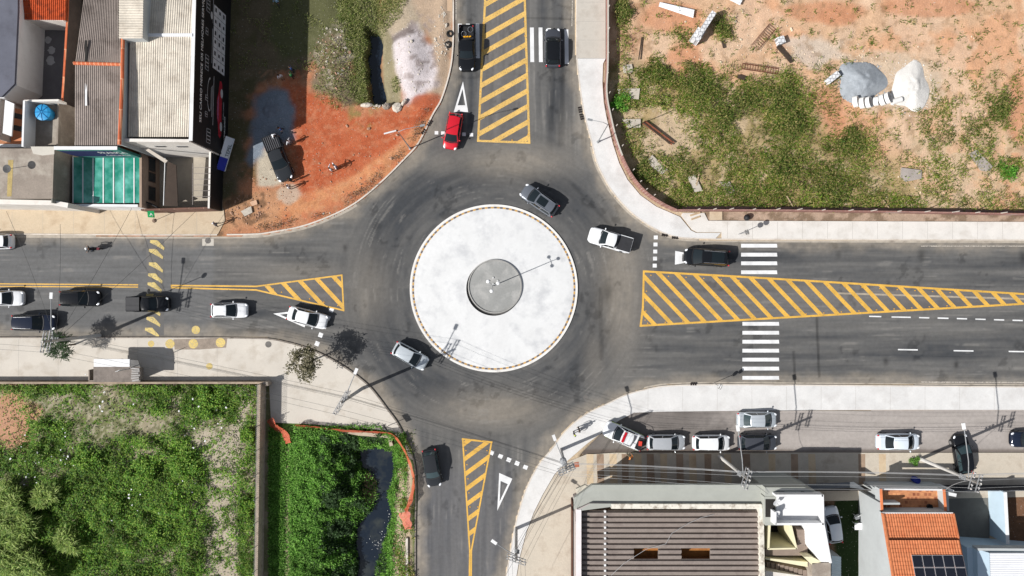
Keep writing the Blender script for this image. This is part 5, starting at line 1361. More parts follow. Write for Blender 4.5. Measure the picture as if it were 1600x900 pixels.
    MB().wallstrip(PL([(1287, 820), (1298.5, 880)], 6.0), .2, 0, 6.0).build('side_parapet', W_WHITE, t2)
    MB().prism(PL([(1196, 872), (1262, 878), (1262, 886), (1196, 874)], 4.4), 0, 4.4).build('cream_band', cr, t2)
    for k in range(10): MB().prism(PL([(1198 + k * 6.4, 878 + k * .9), (1203.6 + k * 6.4, 878 + k * .9), (1203.6 + k * 6.4, 892 + k), (1198 + k * 6.4, 890 + k)], 3.0), 2.0, 3.0 + k * .12).build('stair_tread', tile_b, t2)
    MB().prism(PL([(1196, 892), (1262, 901), (1262, 990), (1196, 990)], 4), 0, 4).build('lower_roof', W_CREAM, t2)
    MB().prism(PL([(1269, 880), (1298, 879), (1298, 990), (1270, 990)], 5.2), 0, 5.2).build('concrete_roof', M_CONC, t2)
    MB().prism(PL([(1256, 870), (1268, 870), (1284, 878), (1268, 882)], 5.2), 0, 5.2).build('cream_band', cr, t2)
    # yard furniture
    sh = thing('lean_to_roof', 'pale blue corrugated lean-to beside the annexe', 'lean-to', P(1306, 885, 0))
    corrugated(MB(), P(1299, 868, 2.2), P(1299, 950, 2.2), P(1314, 870, 2.0), P(1314, 950, 2.0), 18, .05).build('roof', mat('pale_sheet', C(206, 224, 232), var=.06), sh)
    MB().prism(PL([(1299, 868), (1313, 870), (1313, 950), (1299, 950)], 2.0), 0, 1.9).build('wall', W_PALE, sh)
    solo(MB().prism(PL([(1250, 757), (1262, 765), (1330, 762), (1352, 765), (1334, 753), (1308, 755)], 2.4), 2.3, 2.38), 'gate_roof', mat('zinc_grey', C(110, 114, 118), var=.12), 'grey metal roof over the gate between the annexe and the orange house', 'gate roof')
    gt = thing('yard_gate', 'plain dark gate closing the shaded side yard', 'gate', P(1290, 756, 0))
    MB().wallstrip(PL([(1245, 757), (1345, 757)]), .1, .05, 2.2).build('panel', mat('gate_dark', (.05, .045, .04), var=.2), gt)
    ch = thing('garden_chair', 'white plastic chair in the shaded green yard', 'chair', P(1337, 806, .05))
    c = P(1336, 806, 0)
    MB().box(c + Vector((0, 0, .45)), (.5, .5, .05), .4).build('seat', W_WHITE, ch); MB().box(c + Vector((-.1, .25, .7)), (.5, .06, .5), .4).build('backrest', W_WHITE, ch)
    for sx in (-.2, .2):
        for sy in (-.2, .2): MB().box(c + Vector((sx, sy, .22)), (.05, .05, .44), .4).build('leg', W_WHITE, ch)
    tb_ = thing('garden_table', 'white square table behind the plastic chair', 'table', P(1336, 819, .05)); c = P(1336, 819, 0)
    MB().box(c + Vector((0, 0, .72)), (.8, .75, .06)).build('tabletop', W_WHITE, tb_)
    for sx in (-.33, .33):
        for sy in (-.3, .3): MB().box(c + Vector((sx, sy, .35)), (.06, .06, .7)).build('leg', W_WHITE, tb_)
    # ---------------- house with orange tile roof and solar panels
    t3 = thing('tiled_house', 'house with a bright orange tile roof and rows of solar panels', 'building', P(1440, 850, 0))
    xl = P(1380, 802, 5.1).x; xr = P(1488, 802, 5.1).x; yf = P(0, 802, 5.1).y; sl = .345
    zf = lambda y: 5.1 + sl * (yf - y)
    ystep = P(0, 842, 5.9).y; yend = -40
    n = 27
    def roofpart(ya, yb, lift, name='roof'):
        rows = max(2, int(abs(ya - yb) / .38)); R = []
        us = np.linspace(0, n, n * 6 + 1); hz = .055 * np.abs(np.sin(us * math.pi)) 
        for r in range(rows):
            for e in (0, 1):
                y = ya + (yb - ya) * (r + e) / rows
                R.append([(xl + (xr - xl) * u / n, y, zf(y) + lift + h_ + (.03 if e == 0 else 0) * 1.0) for u, h_ in zip(us, hz)])
        mb = MB()
        for i in range(len(R) - 1): mb.grid(R[i:i + 2])
        return mb.build(name, M_TILE, t3)
    roofpart(yf, ystep - .1, 0); roofpart(ystep, yend, .28)
    MB().box(((xl + xr) / 2, ystep, zf(ystep) + .12), (xr - xl, .06, .3)).build('roof_step', mat('step_dark', C(110, 60, 40), var=.2), t3)
    MB().box(((xl + xr) / 2, yf + .03, 5.08), (xr - xl + .1, .12, .14)).build('gutter', W_WHITE, t3)
    vs = lambda x, w: [(x - w, yf), (x + w, yf), (x + w, yend), (x - w, yend)]
    zt_ = lambda k: [zf(yf) + k, zf(yf) + k, zf(yend) + k, zf(yend) + k]
    for x in (xl - .06, xr + .06): MB().prism(vs(x, .08), zt_(-.2), zt_(.16)).build('verge', M_TILE, t3)
    for x, m in ((xl + .12, W_PALE), (xr - .12, W_BLUE)): MB().prism(vs(x, .1), 0, zt_(-.03)).build('wall', m, t3)
    MB().wallstrip([(xl, yf - .1), (xr, yf - .1)], .2, 0, 5.0).build('wall', W_PALE, t3)
    # solar array
    sp = mat('solar_cell', (.012, .014, .022), rough=.18, var=.1, spec=.6)
    ys0 = P(0, 866, 6.6).y; pw, ph = 1.05, 1.12; xs0 = P(1423, 866, 6.7).x
    for i in range(5):
        for k in range(4):
            y = ys0 - k * ph; x = xs0 + i * pw; g = .02
            q = [Vector((x + g, y - g, zf(y - g) + .42)), Vector((x + pw - g, y - g, zf(y - g) + .42)), Vector((x + pw - g, y - ph + g, zf(y - ph + g) + .42)), Vector((x + g, y - ph + g, zf(y - ph + g) + .42))]
            f = MB().poly(q[::-1]).build('solar_panel', mat('panel_frame', (.6, .6, .62), rough=.4, var=0), t3)
            c = sum(q, Vector()) / 4; MB().poly([(c + (v - c) * .955 + Vector((0, 0, .012))) for v in q[::-1]]).build('cell', sp, f)
    # front terrace
    zt = 3.2
    pat = brick_mat('terrace_tiles', C(226, 160, 110), C(150, 84, 56), C(206, 140, 96), w=.42, h=.42, ms=.06)
    MB().prism(PL([(1372, 765), (1482, 765), (1484, 815), (1374, 815)], zt), 0, zt - .01).build('lower_storey', W_PALE, t3)
    MB().flat(PL([(1377, 766), (1466, 766), (1467, 812), (1379, 812)], zt + .01), zt + .01).build('terrace_floor', pat, t3)
    oc = mat('orange_coping', C(232, 136, 88), var=.12)
    for a, b in (((1376.5, 764), (1378.5, 802)), ((1475, 765), (1478, 800))):
        MB().wallstrip(PL([a, b], 4.3), .16, zt, 4.3).build('terrace_wall', W_PALE, t3); MB().wallstrip(PL([a, b], 4.35), .26, 4.3, 4.36).build('terrace_coping', oc, t3)
    MB().wallstrip(PL([(1377, 764.5), (1476, 765.5)], 4.0), .14, zt, 4.0).build('front_parapet', W_WHITE, t3)
    MB().wallstrip(PL([(1365, 756), (1467, 756)]), .12, 0, 2.6).build('front_fence', W_WHITE, t3)
    MB().wallstrip(PL([(1467, 758), (1600, 758)]), .1, 0, 2.0).build('yard_gate', mat('gate_blue_black', (.02, .022, .03), var=.2), t3)
    solo(MB().lathe(P(1451, 791, zt + .01), [(.25, 0), (.3, .3), (.27, .3), (.2, .1)], 16), 'plant_pot', M_BLACKP, 'dark round pot on the patterned terrace floor', 'pot')
    solo(MB().box(P(1486, 772, 3.6).to_tuple(), (1.0, .35, .25), -.2), 'service_box', W_WHITE, 'white service box on a bracket beside the terrace', 'service box')
    # lower walls of the west side
    MB().wallstrip(PL([(1343, 768), (1360, 768), (1372, 768)]), .2, 0, 4.3).build('side_wall', W_PALE, t3)
    p0 = P(1341, 766, 0); p1 = P(1344, 990, 0)
    MB().prism([(p0.x, p0.y), (xl + .2, p0.y), (xl + .2, yend), (p0.x + .15, yend)], 0, 4.3).build('side_storey', W_PALE, t3)
    # ---------------- yard with pale blue wall and white roof on the right
    t4 = thing('blue_walled_yard', 'grey concrete yard closed by a pale blue wall', 'yard wall', P(1520, 800, 0))
    MB().flat(PL([(1470, 758), (1545, 758), (1545, 860), (1470, 860)]), .12).build('yard_floor', mat('yard_grey', C(122, 120, 114), var=.12, stain=C(92, 90, 86), stain_amt=.5), t4)
    MB().wallstrip(PL([(1544, 758), (1548, 836)]), .3, 0, 2.6).build('wall', W_BLUE, t4)
    MB().wallstrip(PL([(1544, 758), (1548, 836)]), .34, 2.6, 2.66).build('coping', W_WHITE, t4)
    MB().wallstrip(PL([(1470, 838), (1545, 842), (1600, 862)]), .2, 0, 2.0).build('wall', W_BLUE, t4)
    t5 = thing('white_roofed_house', 'low pale blue house with a white ribbed metal roof at the corner', 'building', P(1560, 880, 0))
    pb = [(1505, 852), (1690, 866), (1690, 990), (1512, 990)]
    MB().prism(PL(pb, 3.0), 0, 3.6).build('wall', W_BLUE, t5)
    a, b = P(1546, 864, 4.2), P(1548, 990, 4.2); a2, b2 = P(1690, 864, 4.0), P(1690, 990, 4.0)
    corrugated(MB(), a, b, a2, b2, 36, .05).build('roof', M_METALW, t5)
    MB().prism([w2(P(1527, 858, 4.3)), w2(P(1546, 864, 4.3)), w2(P(1550, 990, 4.3)), w2(P(1530, 990, 4.3))], 3.6, 4.3).build('parapet', W_BLUE, t5)
    MB().wallstrip([w2(P(1527, 858, 4.3)), w2(P(1690, 859, 4.3))], .25, 3.5, 4.4).build('parapet', W_PALE, t5)
    solo(MB().lathe(P(1427, 748, .13), [(.3, 0), (.34, .3), (.33, .85), (.3, .88), (.27, .84)], 24), 'barrel', mat('barrel_blue', (.02, .035, .25), var=.1), 'blue plastic barrel on the shaded pavement in front of the orange house', 'barrel', loc=P(1427, 748, .13))
    solo(MB().flat(PL([(897, 722), (904, 721), (905, 729), (898, 730)]), .14), 'paving_hatch', mat('red_hatch', C(180, 110, 84), var=.15), 'square reddish hatch set in the sandy pavement by the corner pole', 'hatch')
# ------------------------------------------------------------------ poles, lamps, wires
M_POLE = mat('pole_concrete', C(206, 202, 196), var=.1, fine=5)
M_GALV = mat('galvanised', C(160, 162, 164), rough=.5, metal=.2, var=.08)
M_WIRE = mat('wire_dark', (.05, .05, .05), rough=.6, var=0)
M_WIREL = mat('wire_pale', (.42, .42, .42), rough=.5, var=0)
def power_pole(px, py, label, h=9.6, cross=0.0, arms=(.0, -.9), lamp=None, arm_len=2.2, extra='', base=.12, drum=False):
    """px, py: foot of the pole; cross: direction of the crossarms (deg)"""
    b = P(px, py, base); t = thing('power_pole', label, 'power pole', b, 'power poles')
    MB().tube([b, b + Vector((0, 0, h * .5)), b + Vector((0, 0, h))], [.2, .165, .12], 12).build('pole', M_POLE, t, smooth=True)
    d = Vector((math.cos(math.radians(cross)), math.sin(math.radians(cross)), 0)); n = Vector((-d.y, d.x, 0))
    tops = []
    for i, dz in enumerate(arms):
        for s in (-1, 1):
            c = b + n * .14 * s + Vector((0, 0, h - .25 + dz))
            f = MB().box(c, (arm_len, .06, .09), math.radians(cross)).build('crossarm', M_GALV, t)
            if s > 0:
                for k in (-.45, -.22, .22, .45):
                    p = c - n * .14 + d * arm_len * k
                    MB().lathe(p, [(.05, .03), (.085, .12), (.06, .17), (.08, .22), (.03, .28)], 10).build('insulator', mat('porcelain', (.45, .43, .42), rough=.3, var=0), f)
                    if i == 0: tops.append(p + Vector((0, 0, .28)))
    for k in range(3):
        MB().box(b + Vector((0, 0, h * .72 + k * .35)) + n * .2, (.5, .12, .12), math.radians(cross)).build('bracket', M_GALV, t)
    if drum:
        MB().lathe(b + n * .45 + Vector((0, 0, h - 2.9)), [(.3, 0), (.34, .05), (.34, .85), (.2, .95)], 16).build('transformer', mat('transformer_grey', (.3, .31, .32), var=.1), t)
    if lamp:
        lz = h * .84; tip = P(*lamp, b.z + lz + .5); s0 = b + Vector((0, 0, lz - .2))
        a = MB().tube([s0, s0.lerp(tip, .35) + Vector((0, 0, .25)), tip], .045, 8).build('lamp_arm', M_GALV, t)
        dd = (tip - s0); ang = math.atan2(dd.y, dd.x)
        MB().box(tip + Vector((0, 0, -.02)), (.62, .3, .12), ang).box(tip + Vector((0, 0, -.09)), (.5, .24, .04), ang).build('lamp_head', W_WHITE, t)
    return t, tops, b, h
def sag(a, b, s=.35, n=12):
    return [a.lerp(b, k / n) - Vector((0, 0, 4 * s * (k / n) * (1 - k / n))) for k in range(n + 1)]
def line(ends_a, ends_b, label, r=.011, s=.4, m=None, group='power lines'):
    t = thing('power_line', label, 'power line', (ends_a[0] + ends_b[0]) / 2, group)
    for a, b in zip(ends_a, ends_b): MB().tube(sag(a, b, s), r, 5, cap=False).build('wire', m or M_WIRE, t)
    return t
def street_lamp(px, py, hx, hy, label, h=8.6, base=.13):
    b = P(px, py, base); t = thing('street_lamp', label, 'street lamp', b, 'slim street lamps')
    tip = P(hx, hy, h + .15); top = b + Vector((0, 0, h - .5))
    MB().tube([b, b + Vector((0, 0, h * .5)), top], [.07, .055, .04], 10).build('pole', M_GALV, t, smooth=True)
    MB().tube([top, top.lerp(tip, .3) + Vector((0, 0, .35)), tip], [.035, .028, .025], 8).build('arm', M_GALV, t)
    ang = math.atan2((tip - top).y, (tip - top).x)
    MB().box(tip, (.5, .2, .09), ang).box(tip + Vector((0, 0, -.065)), (.4, .15, .04), ang).build('lamp_head', M_GALV, t)
    MB().lathe(b, [(.16, 0), (.16, .03), (.1, .06), (.1, .3)], 12).build('base', M_GALV, t)
def build_street():
    # island mast with three heads
    b = P(772, 446, .36); t = thing('island_mast', 'slim lamp mast with three heads in the middle of the roundabout', 'lamp mast', b)
    MB().tube([b, b + Vector((0, 0, 6.0))], [.06, .035], 12).build('pole', M_GALV, t, smooth=True)
    for k, a in enumerate((20, 140, 260)):
        d = Vector((math.cos(math.radians(a)), math.sin(math.radians(a)), 0)); tip = b + Vector((0, 0, 6.0)) + d * .6
        MB().tube([b + Vector((0, 0, 5.8)), tip], .03).build('arm', M_GALV, t)
        MB().ball(tip, (.2, .2, .08), 12, 6).build('lamp_head', W_WHITE, t, smooth=True)
    for k in range(4):
        a = 2 * math.pi * k / 4; MB().lathe(b + Vector((math.cos(a) * .5 - .1, math.sin(a) * .35 + .5, 0)), [(.12, 0), (.1, .1)], 10).build('footing', mat('footing_pale', C(212, 212, 210), var=.1), t)
    street_lamp(934, 222, 922, 187, 'slim grey street lamp on the fresh white north-east pavement')
    street_lamp(641, 232, 660, 196, 'slim grey street lamp on the red dirt beside the curved kerb', base=.05)
    A, ta, ba, ha = power_pole(156, 524, 'concrete pole with double crossarms beside the navy SUV', 9.4, 80, lamp=(80, 462), arm_len=2.2)
    B, tb, bb, hb = power_pole(566, 607, 'concrete pole with slanting crossarms standing on the south-west plaza', 9.8, 60, lamp=(556, 580), arm_len=2.6)
    Cp, tc, bc, hc = power_pole(876, 703, 'concrete pole at the edge of the white corner pavement, above the reddish hatch', 9.0, 25, lamp=(866, 684), arm_len=1.8, arms=(0, -.8, -1.6), drum=True)
    Dp, td, bd, hd = power_pole(1124, 713, 'concrete pole with crossarms between the white and the dark grey parked cars', 9.6, 75, lamp=(1153, 669), arm_len=2.0, arms=(0, -1.0))
    E, te, be, he = power_pole(1438, 717, 'concrete pole with small green bush at its foot', 9.8, 75, lamp=(1506, 666), arm_len=1.8, arms=(0, -1.0))
    G_, tg, bg, hg = power_pole(806, 826, 'concrete pole at the kerb beside the southern lane', 9.2, -20, lamp=(772, 847), arm_len=2.0, arms=(0, -.7), base=.13)
    far = lambda T, v: [p + Vector(v) for p in T]
    line(ta, far(ta, (-14, .8, 0)), 'wires running off the west edge from the pole by the navy SUV')
    line(ta, tb, 'wires strung along the south-west plaza between its two poles', s=.7)
    line(tb, tc, 'wires crossing the southern arm to the corner pole', s=.6)
    line(tc, td, 'upper wires above the patrol car between two poles', m=M_WIREL, s=.4)
    line(td, te, 'upper wires over the parked saloon between two poles', m=M_WIREL, s=.5)
    line(te, far(te, (14, .2, 0)), 'wires running off the east edge over the black car', m=M_WIREL)
    line(tc, tg, 'wires from the corner pole down to the kerb pole', s=.3)
    line(tg, far(tg, (.6, -14, 0)), 'wires running off the south edge from the kerb pole')
    lo = lambda b_, h_, z: [b_ + Vector((0, .12 * k, h_ * z + .25 * k)) for k in range(3)]
    for p, q, l in ((lo(ba, ha, .68), lo(bb, hb, .68), 'telephone cables along the plaza below the power wires'), (lo(bb, hb, .68), lo(bc, hc, .68), 'telephone cables crossing the southern arm'), (lo(bc, hc, .68), lo(bd, hd, .7), 'bundle of pale telephone cables above the shaded pavement west of the annexe'), (lo(bd, hd, .7), lo(be, he, .7), 'bundle of pale telephone cables passing the orange house'), (lo(be, he, .7), [v + Vector((15, .1, 0)) for v in lo(be, he, .7)], 'telephone cables leaving at the east edge'), (lo(bc, hc, .68), lo(bg, hg, .7), 'telephone cables between the corner pole and the kerb pole')):
        line(p, q, l, r=.014, s=.55, m=M_WIREL if q[0].x > 10 else M_WIRE, group='telephone cables')
    w = ba + Vector((0, 0, 7.4))
    for (x, y, z), l in (((206, 325, 3.2), 'service wire from the west pole to the green canopy'), ((306, 330, 2.7), 'service wire from the west pole to the brown yard gate'), ((94, 350, 5), 'service wire from the west pole across to the pavement'), ((10, 330, 6), 'service wire from the west pole to the flat roofed house')):
        line([w], [P(x, y, z)], l, r=.016, s=.3, group='service wires')
    line([be + Vector((0, 0, 8.4))], [P(1478, 765, 4.3)], 'service wire from the east pole to the orange house', r=.016, m=M_WIREL, group='service wires')
    line([bd + Vector((0, 0, 8.4))], [P(1200, 772, 6.3)], 'service wire from the middle pole to the annexe', r=.016, group='service wires')
    line([bc + Vector((0, 0, 8.0))], [P(740, 990, 8.0)], 'thin wire slanting over the southern lane', r=.014, group='service wires')
    # traffic signs
    def sign(px, py, label, deg, discs=2, h=2.5, base=.13, shape='disc'):
        b = P(px, py, base); t = thing('traffic_sign', label, 'traffic sign', b, 'traffic signs'); MB().tube([b, b + Vector((0, 0, h + .45))], .035, 8).build('pole', M_GALV, t)
        d = Vector((math.cos(math.radians(deg)), math.sin(math.radians(deg)), 0)); s = Vector((-d.y, d.x, 0))
        for k in range(discs):
            c = b + Vector((0, 0, h + (.3 if discs == 1 else -.25 + .62 * k))) + d * .05
            vs = [c + s * .29 * math.cos(a) + Vector((0, 0, .29 * math.sin(a))) for a in np.linspace(0, 2 * math.pi, 25)[:-1]]
            mb = MB(); m_ = len(vs); mb.v = [tuple(v) for v in vs] + [tuple(v + d * .025) for v in vs]; mb.f = [list(range(m_))[::-1], list(range(m_, 2 * m_))] + [[i, (i + 1) % m_, m_ + (i + 1) % m_, m_ + i] for i in range(m_)]; mb.m = [0] * len(mb.f)
            pl = mb.build('sign_plate', mat('sign_back', (.12, .12, .12), rough=.4, var=.05), t)
            MB().poly([c + d * .03 + (v - c) * .76 for v in vs]).build('sign_face', W_WHITE, pl)
    sign(1115, 599, 'round traffic sign on a pole at the edge of the south-east white pavement', 160, 2)
    sign(1154, 366, 'round traffic sign on a pole on the north-east pavement near the crosswalk', 20, 2)
    sign(262, 455, 'round traffic sign on a tall pole at the gap in the yellow centre line', 170, 1, 3.6, .0)
    b = P(607, 665, .13); t = thing('arrow_sign', 'chevron board on a short post where the plaza narrows', 'traffic sign', b, 'traffic signs')
    MB().tube([b, b + Vector((0, 0, 2.1))], .04, 8).build('pole', M_GALV, t)
    MB().box(b + Vector((.03, .02, 1.75)), (.05, .9, .55), math.radians(35)).build('board', M_BLACKP, t)
    # bus shelter
    t = thing('bus_shelter', 'grey concrete bus shelter with a white front strip against the plaza wall', 'bus shelter', P(183, 580, .13))
    z = 2.5
    MB().prism(PL([(146, 573), (219, 573), (219, 597), (146, 597)], z), z - .15, z).build('roof', mat('shelter_grey', C(138, 128, 120), var=.2, scale=1.2, stain=C(100, 92, 86), stain_amt=.6, stain_scale=.8), t)
    MB().prism(PL([(147, 561), (203, 561), (203, 573), (147, 573)], z), z - .13, z + .06).build('white_strip', W_WHITE, t)
    MB().prism(PL([(203, 562), (216, 563), (219, 573), (203, 573)], z), z - .1, z + .02).build('edge_strip', mat('strip_grey', C(120, 118, 116), var=.2), t)
    mb = MB()
    for k in range(6): mb.box(P(211 + (k % 2), 576 + k * 3.6, z + .05).to_tuple(), (.95 - .1 * (k % 3), .18, .06), .06 * (k - 2))
    mb.build('loose_slats', mat('slat_grey', C(176, 172, 168), var=.2), t)
    a = P(148, 595, 0); e = P(216, 595, 0)
    MB().wallstrip(PL([(148, 593), (216, 593)], 1.2), .12, .1, z - .15).build('back_wall', M_CONC, t)
    for px in (149, 215): MB().wallstrip(PL([(px, 593), (px, 576)], 1.2), .12, .1, z - .15).build('side_wall', M_CONC, t)
    MB().box(P(182, 588, .5).to_tuple(), (4.0, .4, .08)).build('bench', M_CONC, t)
    t = thing('bus_stop_post', 'slim post with a round plate rising from the bus shelter end', 'bus stop post', P(221, 572, .13)); b = P(221, 572, .13)
    MB().tube([b, b + Vector((0, 0, 4.6))], .04, 8).build('pole', M_GALV, t); MB().box(b + Vector((0, .02, 4.4)), (.5, .03, .5), .4).build('plate', M_WHTP, t)
    # plaza walls, with wire mesh on top
    def wall(line_px, name, label, w, h, m, mesh=0):
        l = PL(line_px, 0); t = thing(name, label, 'wall', (*l[0], 0))
        MB().wallstrip(l, w, -.3, h).build('masonry', m, t)
        if mesh:
            mb = MB()
            L = [Vector((x, y, 0)) for x, y in l]
            for a, b in zip(L[:-1], L[1:]):
                n = int((b - a).length / .22)
                for k in range(n):
                    p = a.lerp(b, k / n); q = a.lerp(b, (k + 1) / n)
                    for j in range(int(mesh / .25)):
                        z = h + j * .25
                        mb.tube([p + Vector((0, 0, z)), q + Vector((0, 0, z + .25))], .011, 3, cap=False); mb.tube([q + Vector((0, 0, z)), p + Vector((0, 0, z + .25))], .011, 3, cap=False)
            mb.build('wire_mesh', M_GALV, t)
            for a, b in zip(L[:-1], L[1:]):
                n = max(1, int((b - a).length / 2.4))
                for k in range(n + 1): MB().tube([a.lerp(b, k / n) + Vector((0, 0, h)), a.lerp(b, k / n) + Vector((0, 0, h + mesh + .1))], .035, 6).build('post', M_GALV, t)
    stone = mat('wall_stone', C(176, 158, 138), var=.2, fine=4, stain=C(104, 92, 80), stain_amt=.6, stain_scale=1.0)
    wall([(-90, 596), (418, 596)], 'field_wall', 'long low wall between the plaza and the overgrown field', .2, 1.2, stone)
    wall([(414, 597), (413, 660), (408, 990)], 'canal_wall', 'long stone wall with wire mesh between the field and the canal strip', .34, 1.8, mat('canal_wall_stone', C(196, 178, 158), var=.25, fine=3, stain=C(120, 104, 90), stain_amt=.7, stain_scale=1.2), mesh=.9)
    wall([(418, 596), (424, 596), (424, 600)], 'wall_pier', 'short grey pier at the corner of the plaza walls', .3, 1.4, M_CONC)
    mb = MB().wallstrip(PL([(498, 672), (528, 671), (560, 677), (608, 681), (612, 696)], -.2), .4, -2.2, .02)
    solo(mb, 'canal_headwall', mat('headwall', C(196, 182, 160), var=.15, stain=C(130, 116, 100), stain_amt=.5), 'beige concrete headwall above the dark canal', 'retaining wall')
    mb = MB().wallstrip(PL([(636, 840), (637, 990)], 0), .25, -.4, .25); solo(mb, 'bank_edging', M_KERB, 'short pale edging on the canal bank beside the lane', 'edging')
    # orange netting
    def net(pts, label, hgt=.9, lean=.45):
        L = spline(pts, 5); t = thing('safety_net', label, 'safety net', (*XY(*pts[0]), 0), 'orange safety netting')
        V = [Vector((*XY(*p), 0)) for p in L]; rows = []
        for r in range(5):
            v = r / 4; row = []
            for i, p in enumerate(V):
                d = (V[min(i + 1, len(V) - 1)] - V[max(i - 1, 0)]).normalized(); n = Vector((-d.y, d.x, 0))
                s_ = .5 + .5 * math.sin(i * .9) * math.sin(i * .37 + 1)
                row.append(p + n * (lean * (v - .3) * (.6 + .6 * s_)) + Vector((0, 0, .08 + hgt * v * (.75 + .35 * s_) + .05 * math.sin(i * 2.1 + r))))
            rows.append(row)
        MB().grid(rows).build('net', net_mat, t, smooth=True)
        for i in range(0, len(V), 9): MB().tube([V[i], V[i] + Vector((.08, .05, 1.15))], .03, 6).build('stake', mat('stake_wood', (.22, .15, .1), var=.2), t)
    m_, nt, b_ = _nt('orange_net'); b_.inputs['Roughness'].default_value = .6
    nt.links.new(mixcol(nt, noise(nt, 3), C(196, 80, 50), C(216, 116, 84)), b_.inputs['Base Color'])
    tp = N(nt, 'ShaderNodeBsdfTransparent'); mx = N(nt, 'ShaderNodeMixShader'); nt.links.new(noise(nt, 26, 2, lo=.52, hi=.6), mx.inputs[0]); nt.links.new(b_.outputs[0], mx.inputs[1]); nt.links.new(tp.outputs[0], mx.inputs[2]); nt.links.new(mx.outputs[0], nt.nodes['Material Output'].inputs['Surface'])
    net_mat = m_
    net([(464, 665.5), (490, 667), (520, 671), (548, 673.5), (580, 674.5), (606, 677), (619, 682)], 'orange netting strung along the plaza edge above the canal')
    net([(618, 682), (629, 698), (637, 714), (644, 736), (646, 752), (643, 772), (637, 790), (633, 796)], 'orange netting curving beside the kerb of the southern lane')
    net([(628, 800), (633, 814), (636, 826)], 'torn end of orange netting fallen on the canal bank', .5, 1.2)
    net([(421, 655), (430, 668), (442, 674), (450, 692)], 'crumpled red orange netting by the corner of the canal wall', .8, 1.0)

